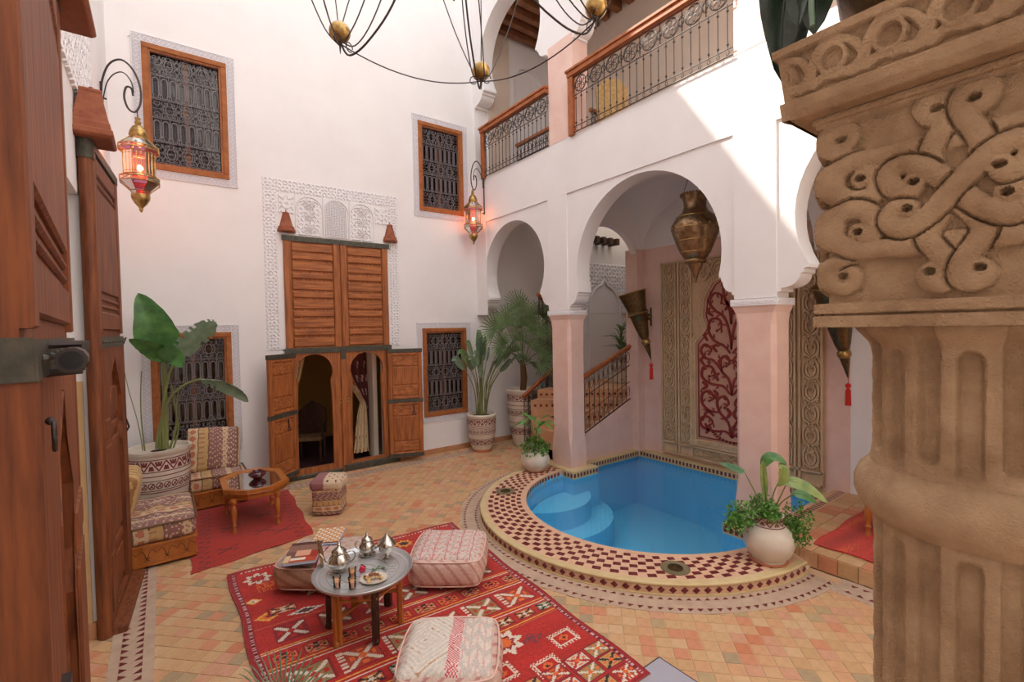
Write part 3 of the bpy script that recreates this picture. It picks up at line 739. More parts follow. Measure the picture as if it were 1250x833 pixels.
# groin vault over the pool bay
ya, yb_ = 2.72, 5.62; xa_, xb_ = XA+.3, XG
N1, N2 = 44, 44; XYZ = np.zeros((N2+1, N1+1, 3))
for j in range(N2+1):
    for i in range(N1+1):
        x = xa_+(xb_-xa_)*i/N1; y = ya+(yb_-ya)*j/N2
        tx = (x-(xa_+xb_)/2)/((xb_-xa_)/2); ty = (y-(ya+yb_)/2)/((yb_-ya)/2)
        h1 = math.sqrt(max(0, 1-tx*tx)); h2 = math.sqrt(max(0, 1-ty*ty))
        XYZ[j, i] = (x, y, 3.72+.95*max(h1, h2))
grid_mesh('vault', XYZ, None, M_['white'], None); struct(bpy.data.objects['vault']); bpy.data.objects['vault'].name = 'ceiling_vault'
# transverse arches either side of the pool bay
def cross_wall(Y0, Y1, z0, name, cz=3.2, r=.74, zs=3.05, pinkz=None):
    b = MB(FB(Y0)); xc = (XA+.3+XG)/2-.02
    hs = horseshoe(xc, cz, r, zs, 24)
    b.prism([(XA+.3, 4.95), (XA+.3, zs), hs[0]]+hs[1:-1]+[hs[-1], (XG, zs), (XG, 4.95)], -(Y1-Y0), 0)
    return struct(part(b, name, M_['white'], smooth=25))
b = MB(FB(5.62)); xc = 6.27
b.prism([(XA+.3, 4.95), (XA+.3, 3.3)]+arc(xc, 3.35, .80, 178, 2, 24)+[(XG, 3.35), (XG, 4.95)], -.12, 0); struct(part(b, 'wall_stair_arch', M_['white'], smooth=25))
b = MB(FB(2.60)); b.prism([(XA+.3, 4.95), (XA+.3, 3.3)]+arc(xc, 3.35, .80, 178, 2, 24)+[(XG, 3.35), (XG, 4.95)], -.12, 0); struct(part(b, 'wall_pool_arch', M_['white'], smooth=25))
# pilaster of the alcove, left end
mb = MB(); mb.bx(XG-.17, XG+.14, 5.60, 5.87, 0, 3.80); part(mb, 'pink_pilaster', M_['pink'], alc)
mb = MB(); mb.bx(XG-.02, XG+.14, 5.62, 5.90, 3.80, 4.95); part(mb, 'plaster_pier', M_['white'], alc)
# stair wall (sloping top)
b = MB(FB(5.74)); b.prism([(XA+.28, -.05), (XG+.0, -.05), (XG+.0, 1.10), (5.88, .60), (XA+.28, .37)], -.12, 0); struct(part(b, 'wall_stair', M_['pink']))
# end wall of the gallery continues the back wall; niche wall beyond the landing
b = MB(FB(7.62)); nx0 = 8.30
pointed = [(nx0-.52, 1.2), (nx0-.52, 2.75)]+[(nx0-.52+.50*(1-math.cos(t*PI/2)), 2.75+.62*math.sin(t*PI/2)) for t in np.linspace(.1, .9, 8)]+[(nx0, 3.50)]+[(nx0+.52-.50*(1-math.cos(t*PI/2)), 2.75+.62*math.sin(t*PI/2)) for t in np.linspace(.9, .1, 8)]+[(nx0+.52, 2.75), (nx0+.52, 1.2)]
b.prism(rect(7.0, 9.4, 0, 4.95), -.15, 0); wn_ = struct(part(b, 'wall_niche', M_['white'], smooth=25))
b = MB(FB(7.78)); b.bx(7.0, 9.4, 0, 4.95, -.05, 0); part(b, 'niche_back', M_['white'], wn_)
b = MB(FB(7.62)); b.tube([(x, z, .01) for x, z in pointed], .035, 6); part(b, 'niche_moulding', M_['stucco'], wn_, smooth=40)
def niche_fn(X, Y):
    d = dseg(X, Y, pointed); inside = (np.abs(X-nx0) < .5) & (Y < 2.75+.66*np.sqrt(np.clip(1-((X-nx0)/.52)**2, 0, 1)))
    return np.where(inside | (d < .05), 0.0, holes(X, Y, nx0, 3.2, .085, 4))
rel('niche_stucco', FB(7.62), nx0-.75, nx0+.75, 2.70, 3.86, niche_fn, .014, .03, wn_, base=.004)
mb = MB(); mb.bx(9.3, 9.4, -3.2, YB+.4, 0, 9.4); struct(part(mb, 'wall_landing', M_['warm']))
mb = MB(); mb.bx(7.0, 9.4, YB, YB+.4, 0, 4.95); struct(part(mb, 'wall_gallery_end', M_['taupe']))
for i in range(6):
    b = MB(); b.bx(7.35+i*.22, 7.45+i*.22, 7.35, 7.62, 4.28, 4.42); part(b, 'carved_bracket', M_['darkwood'], wn_)
# ---- carved panel in the alcove
panel = thing('carved_relief', 'beige carved relief with oxblood lobed arch on the alcove wall above the pool', 'relief', (XG-.0, 3.9, .15))
PM = FR(XG-.012); PY0, PY1, PZ0, PZ1 = 2.62, 5.19, .16, 3.50
mb = MB(PM); mb.bx(u(PY1), u(PY0), PZ0, PZ1, 0, .012); part(mb, 'panel_ground', M_['beige_carve'], panel, world=True)
mb = MB(PM)
for uu in (u(PY1)+.02, u(PY1)+.30, u(PY1)+.36, u(PY1)+.60, u(PY0)-.02, u(PY0)-.30, u(PY0)-.36, u(PY0)-.60): mb.bx(uu-.014, uu+.014, PZ0, PZ1, .012, .055)
for zz in (PZ0+.02, PZ0+.20, PZ1-.02): mb.bx(u(PY1), u(PY0), zz-.014, zz+.014, .012, .055)
part(mb, 'border_moulding', M_['beige_carve'], panel, world=True)
def vine(b, x0, x1, z0, z1, vertical=True, cell=.30, w=.022, h=.012, hh=.046):
    L = (z1-z0) if vertical else (x1-x0); Wd = (x1-x0) if vertical else (z1-z0); n = max(1, round(L/cell)); s = L/n
    P = (lambda a, c: (x0+Wd*c, z0+s*a)) if vertical else (lambda a, c: (x0+s*a, z0+Wd*c))
    for i in range(n):
        for sg in (0, 1):
            m = (lambda c: c) if sg == 0 else (lambda c: 1-c)
            b.strip([P(i+q[0], m(q[1])) for q in cr([(0, .5), (.22, .12), (.5, .06), (.78, .14), (1, .5)], 4)], w, h, hh)
            b.strip([P(i+q[0], m(q[1])) for q in cr([(.12, .5), (.28, .30), (.52, .24), (.66, .36), (.56, .46), (.46, .38)], 4)], w*.9, h, hh)
            b.strip([P(i+q[0], m(q[1])) for q in cr([(.62, .5), (.74, .34), (.9, .30), (.98, .2)], 4)], w*.8, h, hh)
            b.strip([P(i+q[0], m(q[1])) for q in cr([(.02, .04), (.1, .16), (.2, .04)], 3)], w*.8, h, hh)
        b.add([(*P(i+.38, .5), hh), (*P(i+.5, .42), hh), (*P(i+.64, .5), hh), (*P(i+.5, .58), hh)], [(0, 1, 2, 3)])
for (a, c) in ((u(PY1)+.05, u(PY1)+.27), (u(PY1)+.39, u(PY1)+.58), (u(PY0)-.27, u(PY0)-.05), (u(PY0)-.58, u(PY0)-.39)):
    b = MB(PM); vine(b, a, c, PZ0+.24, PZ1-.06); part(b, 'carved_vine', M_['beige_carve'], panel, world=True)
b = MB(PM); vine(b, u(PY1)+.62, u(PY0)-.62, PZ0+.04, PZ0+.18, False, .3, .011); part(b, 'carved_vine', M_['beige_carve'], panel, world=True)
b = MB(PM); vine(b, u(PY1)+.62, u(PY0)-.62, 3.1, 3.46, False, .3); part(b, 'carved_vine', M_['beige_carve'], panel, world=True)
uc = u(3.905)
def lobed(hw, grow=0):
    a = [(uc-hw, .50-grow), (uc-hw, 2.10+grow*.4), (uc-hw+.17, 2.28+grow*.2)]
    left = [(uc-.40-grow, 2.34), (uc-.47-grow, 2.55), (uc-.44-grow, 2.82), (uc-.30-grow*.8, 3.06+grow*.5), (uc-.10, 3.18+grow)]
    a += left+[(uc, 3.26+grow)]+[(2*uc-x, z) for x, z in left[::-1]]+[(2*uc-x, z) for x, z in a[:3][::-1]]
    return a
b = MB(PM); b.prism(lobed(.72, .11), .012, .045, [lobed(.61)]); part(b, 'arch_moulding', M_['beige_carve'], panel, world=True, bevel=.008)
b = MB(PM)   # rope moulding around the arch
rp = lobed(.67, .055)+[lobed(.67, .055)[0]]; rp2 = []
for i in range(len(rp)-1): rp2 += evenly(rp[i], rp[i+1], .045)[:-1]
for i, p in enumerate(rp2[:-1]):
    q = rp2[i+1]; t = Vector((q[0]-p[0], q[1]-p[1])).normalized(); n_ = Vector((-t.y, t.x)); c = Vector(p)
    b.strip([c-n_*.025-t*.012, c+n_*.025+t*.016], .016, .045, .058)
part(b, 'rope_moulding', M_['beige_carve'], panel, world=True)
b = MB(PM); b.prism(lobed(.61), .012, .018); part(b, 'arch_ground', M_['pinkstone'], panel, world=True)
b = MB(PM); sm = lobed(.565, -.05)
b.strip(sm+[sm[0]], .016, .018, .032)
# symmetrical arabesque
half = [
 [(0, .62), (.10, .70), (.30, .68), (.50, .72), (.54, .84), (.42, .90), (.32, .82), (.38, .76)],
 [(0, .62), (.06, .85), (.20, 1.0), (.24, 1.18), (.12, 1.26), (.05, 1.16), (.12, 1.08)],
 [(.20, 1.0), (.36, 1.0), (.50, 1.10), (.50, 1.26), (.38, 1.32), (.30, 1.22), (.38, 1.16)],
 [(.03, 1.30), (.14, 1.42), (.34, 1.44), (.50, 1.54), (.48, 1.70), (.34, 1.72), (.28, 1.60), (.38, 1.56)],
 [(0, 1.28), (.04, 1.52), (.16, 1.66), (.18, 1.84), (.08, 1.90), (.03, 1.80), (.09, 1.74)],
 [(.16, 1.66), (.30, 1.82), (.44, 1.86), (.52, 1.98), (.44, 2.08), (.34, 2.0), (.38, 1.92)],
 [(.02, 1.95), (.12, 2.06), (.28, 2.14), (.38, 2.30), (.34, 2.48), (.20, 2.48), (.16, 2.36), (.24, 2.30)],
 [(0, 2.0), (.03, 2.28), (.12, 2.52), (.26, 2.62), (.36, 2.76), (.28, 2.90), (.16, 2.86), (.16, 2.74)],
 [(0, 2.4), (.03, 2.66), (.10, 2.80), (.12, 2.98), (0, 3.12)],
 [(.44, .62), (.40, .70), (.46, .78)], [(.50, 1.34), (.42, 1.40), (.50, 1.46)], [(.08, .92), (.03, 1.0), (.08, 1.08)],
 [(.46, .92), (.40, 1.0), (.30, .92)], [(.22, 1.5), (.26, 1.58), (.2, 1.62)], [(.46, 1.74), (.52, 1.82), (.46, 1.88)],
 [(.30, 1.34), (.24, 1.28), (.30, 1.22)], [(.10, 2.62), (.05, 2.7), (.08, 2.78)], [(.3, 2.54), (.38, 2.6), (.36, 2.68)], [(.24, 1.96), (.3, 2.04), (.24, 2.08)], [(.40, 2.14), (.46, 2.24), (.42, 2.34)]]
for sg in (-1, 1):
    for st in half:
        pts = cr([(uc+sg*x, z) for x, z in st], 5); n = len(pts); big = len(st) > 3
        ws = [((.030 if big else .036)*(.45+.9*math.sin(PI*min(1, .1+i/n*.9))**.8)) for i in range(n)]
        b.strip(pts, ws, .018, .034)
        if big:
            for j in range(3, n-3, 4):
                p_ = Vector(pts[j]); t_ = (Vector(pts[j+1])-p_).normalized(); nn_ = Vector((-t_.y, t_.x))*(1 if (j//4) % 2 else -1)
                q1 = p_+nn_*.045+t_*.02; q2 = p_+nn_*.065+t_*.055
                if abs(q2.x-uc) < .53 and abs(q2.x-uc) > .02 and (q2.y < 2.1 or abs(q2.x-uc) < .36): b.strip([tuple(p_), tuple(q1), tuple(q2)], [.012, .026, .004], .018, .030)
        if big: b.sph((pts[-1][0], pts[-1][1], .022), .022, 4)
part(b, 'oxblood_arabesque', M_['oxred'], panel, world=True)
b = MB(PM)
for i in range(14):
    a = math.radians(200+i*10.8); b.strip([(uc+.30*math.cos(a), .72+.16*math.sin(a)), (uc+.36*math.cos(a), .72+.20*math.sin(a))], .03, .018, .032)
part(b, 'beaded_swag', M_['oxred'], panel, world=True, kind='stuff')

# ================================================================ STAIRS
st = thing('staircase', 'tiled staircase rising behind the left pool column to the landing', 'stairs', (6.2, 6.6, 0))
e = Vector((-.77, .64)); n_ = Vector((.64, .77))
def xi(z): return 5.88+(z-.608)/.387
for i in range(1, 8):
    z1 = .17*i; x = xi(z1); p = Vector((x, 5.87)); q = p+e*min(2.2, 1.15+.12*i)
    x2 = xi(.17*(i+1)) if i < 7 else 9.3; p2 = Vector((x2, 5.87)); 
    if i < 7: q2 = p2+e*min(2.2, 1.15+.12*(i+1)); poly = [p, p2, q2, q]
    else: poly = [p, Vector((9.29, 5.87)), Vector((9.29, 7.6)), Vector((6.98, 7.6)), q]
    poly = [(max(v.x, 5.62), min(v.y, 8.2)) for v in poly]
    b = MB(); b.prism(poly, 0, z1); s_ = part(b, 'step', TILES[1], st, world=True, label=None)
    # nosing and tile rows
    d = (q-p).normalized()
    b = MB(); L = (q-p).length; k = int(L/.11)
    for j in range(k):
        c = p+d*(j*.11+.03)
        if c.x < 5.65: continue
        c2 = c+d*.045; o = -n_*.004
        b.add([(c.x+o.x, c.y+o.y, z1-.115), (c2.x+o.x, c2.y+o.y, z1-.115), (c2.x+o.x, c2.y+o.y, z1-.07), (c.x+o.x, c.y+o.y, z1-.07)], [(0, 1, 2, 3)])
        c = p+d*(j*.11+.085)+n_*.035; b.add([(c.x+.022*math.cos(t), c.y+.022*math.sin(t), z1+.002) for t in (0, PI/2, PI, 1.5*PI)], [(0, 1, 2, 3)])
    part(b, 'maroon_riser_tiles', M_['maroon'], s_, kind='stuff', world=True)
# ---- railings
def rail_line(name, label, p0, p1, h, n, newel=True, hand=True, group=None, scroll=True, zb=.05):
    """iron stair railing with wooden handrail between two 3D base points"""
    t = thing(name, label, 'railing', p0, 0, group); p0, p1 = Vector(p0), Vector(p1); up = Vector((0, 0, 1))
    b = MB(); b.tube([p0+up*zb, p1+up*zb], .012, 6); b.tube([p0+up*(h*.66), p1+up*(h*.66)], .008, 6); b.tube([p0+up*(h*.36), p1+up*(h*.36)], .006, 6); b.tube([p0+up*(h-.05), p1+up*(h-.05)], .009, 6)
    part(b, 'iron_rails', M_['iron'], t, world=True)
    for i in range(n+1):
        q = p0.lerp(p1, i/n); b = MB(); b.tube([q+up*zb, q+up*(h-.04)], .007, 5); b.sph(q+up*(h*.50), .014, 4)
        if scroll and i < n:
            m = p0.lerp(p1, (i+.5)/n); d = (p1-p0).normalized(); rr = (p1-p0).length/n*.36
            b.tube([m+up*(h*.82)+d*(rr*math.cos(a))+up*(h*.10*math.sin(a)) for a in np.linspace(0, 2*PI, 9)[:-1]], .005, 4, True)
            b.tube([m+up*(h*.20)+d*(rr*.8*math.cos(a))+up*(h*.09*math.sin(a)) for a in np.linspace(0, 2*PI, 9)[:-1]], .005, 4, True)
        part(b, 'baluster', M_['iron'], t, world=True)
    if hand:
        d = (p1-p0); d.z = 0; d.normalize(); s_ = Vector((-d.y, d.x, 0)); a = p0+up*h-(p1-p0).normalized()*.03; c = p1+up*h+(p1-p0).normalized()*.02
        b = MB(); vs = []
        for q in (a, c): vs += [q-s_*.035-up*.03, q+s_*.035-up*.03, q+s_*.04+up*.02, q+s_*.02+up*.04, q-s_*.02+up*.04, q-s_*.04+up*.02]
        b.add(vs, [tuple(range(5, -1, -1)), tuple(range(6, 12))]+[(k, (k+1) % 6, (k+1) % 6+6, k+6) for k in range(6)])
        part(b, 'handrail', M_['rail'], t, world=True, bevel=.006)
    return t
rail_line('stair_railing', 'iron stair railing with wooden handrail above the pink stair wall', (5.55, 5.80, .43), (7.36, 5.80, 1.15), 1.02, 15)
rail_line('stair_railing', 'iron stair railing rising beside the tall palm pot', (5.62, 7.28, .10), (7.0, 7.25, .98), .98, 12)
rail_line('upper_stair_railing', 'wooden handrail of the upper flight above the palm fronds', (6.05, 7.3, 2.05), (6.9, 7.3, 1.45), 1.0, 8)
b = MB(); b.tube([(7.36, 5.80, .62), (7.36, 5.80, 2.2)], .018, 8); tag(part(b, 'iron_newel', M_['iron']), 'black iron post at the head of the pool stair railing', 'post')
# gilt mirror by the recess
g = thing('gilt_mirror', 'gilt framed mirror glimpsed through the left arch', 'mirror', (6.98, 7.7, 2.9))
b = MB(); b.tube([(0, .26*math.cos(a), .40*math.sin(a)) for a in np.linspace(0, 2*PI, 25)[:-1]], .05, 6, True); part(b, 'frame', M_['gold'], g, smooth=60)
b = MB(); b.tube([(.01, 0, 0), (-.005, 0, 0)], .24, 20); b.v = [(p[0], p[1], p[2]*1.6) for p in b.v]; part(b, 'mirror_glass', M_['silver'], g)

# ================================================================ UPPER GALLERY
mb = MB(); mb.bx(XG+.10, XG+.2, -3.2, YB+.4, 5.36, 9.4); struct(part(mb, 'wall_upper_gallery', M_['taupe']))
mb = MB(); mb.bx(XA+.3, XG+.2, -3.2, YB+.4, 8.62, 8.75); cg = struct(part(mb, 'ceiling_upper', M_['beam']))
for i in range(38):
    y = -2.9+i*.3; b = MB(); b.bx(XA+.3, XG+.1, y, y+.13, 8.45, 8.62); part(b, 'ceiling_beam', M_['beam'], cg)
b = MB(FB(YB+.0)); hh_ = horseshoe(6.56, 7.62, .40, 7.40, 18)
b.prism([(XA+.3, 5.36), (6.16, 5.36), (6.16, 7.40)]+hh_[1:-1]+[(6.96, 7.40), (6.96, 5.36), (XG+.1, 5.36), (XG+.1, 9.3), (XA+.3, 9.3)], -.25, .10)
struct(part(b, 'wall_upper_end', M_['white'], smooth=25))
b = MB(); b.bx(XA+.3, 6.02, YB-.14, YB-.10, 5.36, 8.6); struct(part(b, 'wall_upper_pier', M_['taupe']))
b = MB(); b.bx(XA+.3, XG+.4, YB+.9, YB+1.0, 5.36, 9.3); struct(part(b, 'wall_upper_passage', M_['taupe']))
# open stairwell rail on the upper gallery
rail_line('stairwell_railing', 'iron railing with wooden rail around the stairwell on the upper gallery', (6.2, 8.1, 5.32), (6.2, 6.15, 5.32), .98, 16)
rail_line('stairwell_railing', 'short iron railing closing the near end of the upper stairwell', (6.32, 6.05, 5.32), (7.1, 6.05, 5.32), .98, 8, hand=True)
# balconies
def balcony(y0, y1, label, nb):
    t = thing('balcony_railing', label, 'railing', (XA-.02, (y0+y1)/2, 5.36), 0, 'balcony railings above the arcade')
    x = XA-.03; zb, zt = 5.36, 6.33; L = y0-y1
    b = MB(); b.bx(x-.05, x+.06, y1, y0, zt-.09, zt-.02); b.bx(x-.07, x+.08, y1-.01, y0+.02, zt-.02, zt+.02); part(b, 'handrail', M_['rail'], t, world=True, bevel=.008)
    b = MB(); b.bx(x-.03, x+.04, y0-.10, y0, zb, zt-.09); part(b, 'end_post', M_['rail'], t, world=True, bevel=.006)
    b = MB()
    for zz, r in ((zb+.03, .009), (zb+.11, .007), (zb+.58, .007), (zb+.86, .008)): b.tube([(x, y1, zz), (x, y0-.1, zz)], r, 5)
    part(b, 'iron_rails', M_['iron'], t, world=True)
    s = (L-.1)/nb
    for i in range(nb):
        y = y1+s*(i+.5); b = MB(); b.tube([(x, y, zb+.11), (x, y, zb+.60)], .0065, 5); b.sph((x, y, zb+.16), .016, 4); b.sph((x, y, zb+.53), .016, 4)
        b.tube([(x, y+.018*math.cos(a), zb+.07+.028*math.sin(a)) for a in np.linspace(0, 2*PI, 7)[:-1]], .005, 4, True)
        part(b, 'baluster', M_['iron'], t, world=True)
    n2 = max(3, int(L/.30)); s2 = (L-.1)/n2
    for i in range(n2):
        yc = y1+s2*(i+.5); zc = zb+.72; b = MB(); R = .115
        b.tube([(x, yc+R*math.cos(a), zc+R*math.sin(a)) for a in np.linspace(0, 2*PI, 17)[:-1]], .007, 4, True)
        for k in range(6):
            a = k*PI/3; cc = (yc+R*.5*math.cos(a), zc+R*.5*math.sin(a)); b.tube([(x, cc[0]+R*.42*math.cos(w), cc[1]+R*.42*math.sin(w)) for w in np.linspace(0, 2*PI, 9)[:-1]], .0045, 4, True)
        for sg in (-1, 1):
            b.tube([(x, yc+sg*(s2*.5)+q[0]*.9, zc+q[1]) for q in spiral(0, 0, .008, .07, 0, 1.3*sg, 12)], .005, 4)
            b.tube([(x, yc+sg*(s2*.5), zc-.12), (x, yc+sg*(s2*.5), zc+.13)], .006, 4)
        part(b, 'rosette_panel', M_['iron'], t, world=True)
    return t
balcony(7.92, 5.93, 'balcony railing with wooden handrail over the small left arch', 17)
balcony(5.42, 2.80, 'long balcony railing with wooden handrail over the wide pool arch', 22)
# cane chair behind the long railing
ac = thing('cane_chair', 'straw coloured cane chair behind the long balcony railing', 'chair', (6.2, 5.55, 5.36), math.radians(150))
M_['straw'] = mat('straw_cane', S(206, 168, 110), .7, noise=(S(180, 140, 84), 20))
b = MB(); b.bx(-.25, .25, -.22, .22, .42, .47); part(b, 'seat', M_['straw'], ac)
b = MB(); b.prism([(-.25, .47), (.25, .47), (.27, .95), (.12, 1.12), (-.12, 1.12), (-.27, .95)], .20, .24); b.v = [(p[0], p[2], p[1]) for p in b.v]; part(b, 'backrest', M_['straw'], ac)
for sx in (-1, 1):
    for sy in (-1, 1): b = MB(); b.tube([(sx*.22, sy*.19, 0), (sx*.22, sy*.19, .43)], .02, 6); part(b, 'leg', M_['straw'], ac)
# ================================================================ POOL
pool = thing('plunge_pool', 'blue plunge pool with half-round tiled kerb under the arches', 'pool', (5.2, 4.0, 0))
inner = arc(PC[0], PC[1], PI_R, 272, 88, 48)                      # front half, from right column round to left column
inner = [(p[0], p[1]) for p in inner]
outline = inner+[(5.30, 5.62), (5.30, 5.70), (7.02, 5.70), (7.02, 2.52), (5.30, 2.52), (5.30, 2.42)]
b = MB(); n = len(outline)
vs = [(p[0], p[1], .05) for p in outline]+[(p[0], p[1], -.90) for p in outline]
b.add(vs, [(i, (i+1) % n, (i+1) % n+n, i+n) for i in range(n)])
b.prism(outline, -.95, -.90); part(b, 'basin', M_['pool'], pool, world=True, smooth=30)
b = MB(); b.prism(outline, -.075, -.074); b.f = b.f[:len(b.f)]; 
wb = MB(); tr = tessellate_polygon([[Vector((p[0], p[1], 0)) for p in outline]]); wb.add([(p[0], p[1], .010) for p in outline], [tuple(t)[::-1] for t in tr])
part(wb, 'water', M_['water'], pool, world=True)
# underwater steps in the left corner
for r_, z_ in ((.78, -.24), (1.12, -.52)):
    c = (4.75, 5.30); pg = [(4.0, 5.35)]+[]
    pts = [(c[0]+r_*math.cos(a), c[1]+.45+r_*math.sin(a)*1.0) for a in np.linspace(PI*.98, 2*PI-.25, 20)]
    pts = [p for p in pts if math.hypot(p[0]-PC[0], p[1]-PC[1]) < PI_R-.02 or p[0] > 5.1]
    poly = pts+[(5.45, 5.62), (5.0, 5.60)]+[q for q in arc(PC[0], PC[1], PI_R-.01, 95, 150, 12) if q[0] > pts[0][0] and q[1] > pts[0][1]]
    b = MB(); b.prism(poly, -.89, z_); part(b, 'underwater_step', M_['pool'], pool, world=True, smooth=30)
# light painted waterline ledge
# kerb body
ro = arc(KC[0], KC[1], KO-.02, A0, A1, 60); ri = arc(PC[0], PC[1], PI_R, 88, 272, 60)
b = MB(); b.prism(ro+ri[::-1], -.05, .105); part(b, 'kerb_body', M_['kerbtile'], pool, world=True, smooth=30)
def ringpts(c, r, a0, a1, n, z): return [(p[0], p[1], z) for p in arc(c[0], c[1], r, a0, a1, n)]
b = MB(); b.tube(ringpts(KC, KO-.025, A0, A1, 70, .094), .017, 8); part(b, 'kerb_lip', M_['kerb'], pool, world=True, smooth=60)
b = MB(); b.prism(arc(KC[0], KC[1], KO-.03, A0, A1, 60)+arc(KC[0], KC[1], KO-.085, A1, A0, 60), .1, .108); part(b, 'kerb_top_edge', M_['kerb'], pool, world=True)
b = MB(); b.prism(arc(KC[0], KC[1], KO, A0, A1, 60)+arc(KC[0], KC[1], KO-.05, A1, A0, 60), -.02, .012); part(b, 'kerb_foot', M_['kerb'], pool, world=True, smooth=40)
# diamonds on the kerb face
dm = None
nD = 66
for i in range(nD):
    a = math.radians(A0+(A1-A0)*(i+.5)/nD)
    if dm is None:
        b = MB(); b.add([(.0, -.036, 0), (.0, 0, -.031), (.0, .036, 0), (.0, 0, .031), (.006, -.028, 0), (.006, 0, -.024), (.006, .028, 0), (.006, 0, .024)], [(0,1,5,4),(1,2,6,5),(2,3,7,6),(3,0,4,7),(4,5,6,7)])
        o = part(b, 'diamond_tile', M_['maroon'], pool); dm = o.data
    else: o = bpy.data.objects.new('diamond_tile', dm); COL.objects.link(o); o.parent = pool
    r = KO-.019; o.location = (KC[0]+r*math.cos(a)-5.2, KC[1]+r*math.sin(a)-4.0, .047); o.rotation_euler = (0, 0, a)
# chequer tiles on the kerb top
ck = None; rows = 6; cols = 36
for j in range(rows):
    for i in range(cols):
        a = math.radians(A0+3+(A1-A0-6)*(i+(.5 if j % 2 else 0))/cols)
        # local kerb width varies: from the water circle to the outer circle
        dx, dy = math.cos(a), math.sin(a); ox, oy = KC[0]-PC[0], KC[1]-PC[1]
        bb = ox*dx+oy*dy; r_in = -bb+math.sqrt(bb*bb-(ox*ox+oy*oy-PI_R**2)); r0 = r_in+.065; r1 = KO-.105
        r = r0+(r1-r0)*(j+.5)/rows
        if ck is None:
            b = MB(); b.add([(-.024,-.04,-.006),(.024,-.04,-.006),(.024,.04,-.006),(-.024,.04,-.006),(-.024,-.04,.003),(.024,-.04,.003),(.024,.04,.003),(-.024,.04,.003)], [(4,5,6,7),(0,1,5,4),(1,2,6,5),(2,3,7,6),(3,0,4,7)])
            o = part(b, 'chequer_tile', M_['maroon'], pool); ck = o.data
        else: o = bpy.data.objects.new('chequer_tile', ck); COL.objects.link(o); o.parent = pool
        o.location = (KC[0]+r*dx-5.2, KC[1]+r*dy-4.0, .1055); o.rotation_euler = (0, 0, a+.12); o.scale = ((r1-r0)/rows/.054*.82, 2*PI*r*(A1-A0-6)/360/cols/2/.084, 1)
# alcove edging strips with small maroon tiles
b = MB(); b.bx(5.60, 7.14, 5.62, 5.735, .0, .105); b.bx(7.0, 7.148, 2.40, 5.66, .0, .105); part(b, 'alcove_edging', M_['kerb'], pool, world=True)
def edge_tiles(p, q, nrm, s=.066):
    P = evenly(p, q, s); out = MB()
    for i in range(len(P)-1):
        a, c = Vector(P[i]), Vector(P[i+1]); t = (c-a); m = (a+c)/2; nn = Vector(nrm)*.004; t = t*.29
        out.add([(m.x-t.x+nn.x, m.y-t.y+nn.y, .03), (m.x+t.x+nn.x, m.y+t.y+nn.y, .03), (m.x+t.x+nn.x, m.y+t.y+nn.y, .09), (m.x-t.x+nn.x, m.y-t.y+nn.y, .09)], [(0, 1, 2, 3)])
    return out
b = edge_tiles((5.65, 5.62), (7.0, 5.62), (0, -1)); c = edge_tiles((7.0, 5.60), (7.0, 2.5), (-1, 0)); b.add(c.v, c.f)
for i in range(60):
    a0 = math.radians(94+(266-94)*i/60); a1 = a0+math.radians(1.7); r = PI_R-.004
    b.add([(PC[0]+r*math.cos(a0), PC[1]+r*math.sin(a0), .03), (PC[0]+r*math.cos(a1), PC[1]+r*math.sin(a1), .03), (PC[0]+r*math.cos(a1), PC[1]+r*math.sin(a1), .085), (PC[0]+r*math.cos(a0), PC[1]+r*math.sin(a0), .085)], [(0, 1, 2, 3)])
part(b, 'waterline_tiles', M_['maroon'], pool, world=True, kind='stuff')
# column plinths
for (x0, x1, y0, y1) in ((5.10, 5.66, 5.38, 6.10), (5.10, 5.66, 2.25, 2.92)):
    b = MB(); b.bx(x0, x1, y0, y1, -.89, .12); pl = part(b, 'column_plinth', M_['kerb'], pool, world=True)
    b = MB(); b.bx(x0-.002, x1+.002, y0-.002, y1+.002, -.89, .008); part(b, 'plinth_paint', M_['pool'], pl, world=True)
    b = edge_tiles((x0, y0), (x1, y0), (0, -1)); c = edge_tiles((x0, y1), (x0, y0), (-1, 0)); b.add(c.v, c.f); part(b, 'plinth_tiles', M_['maroon'], pl, world=True, kind='stuff')
for (x, y), lab in (((3.82, 2.66), 'round metal drain cover on the near side of the pool kerb'), ((3.81, 5.40), 'round metal drain cover at the left end of the pool kerb')):
    dr = thing('drain_cover', lab, 'drain', (x, y, .107)); b = MB(); b.lathe([(.135, 0), (.135, .006), (.12, .008), (.11, .004), (.03, .005)], 28); part(b, 'ring', M_['pewter'], dr, smooth=40)
    b = MB(); b.lathe([(.07, .004), (.07, .01), (.055, .012), (.01, .012)], 20); part(b, 'boss', M_['bronze'], dr, smooth=40)
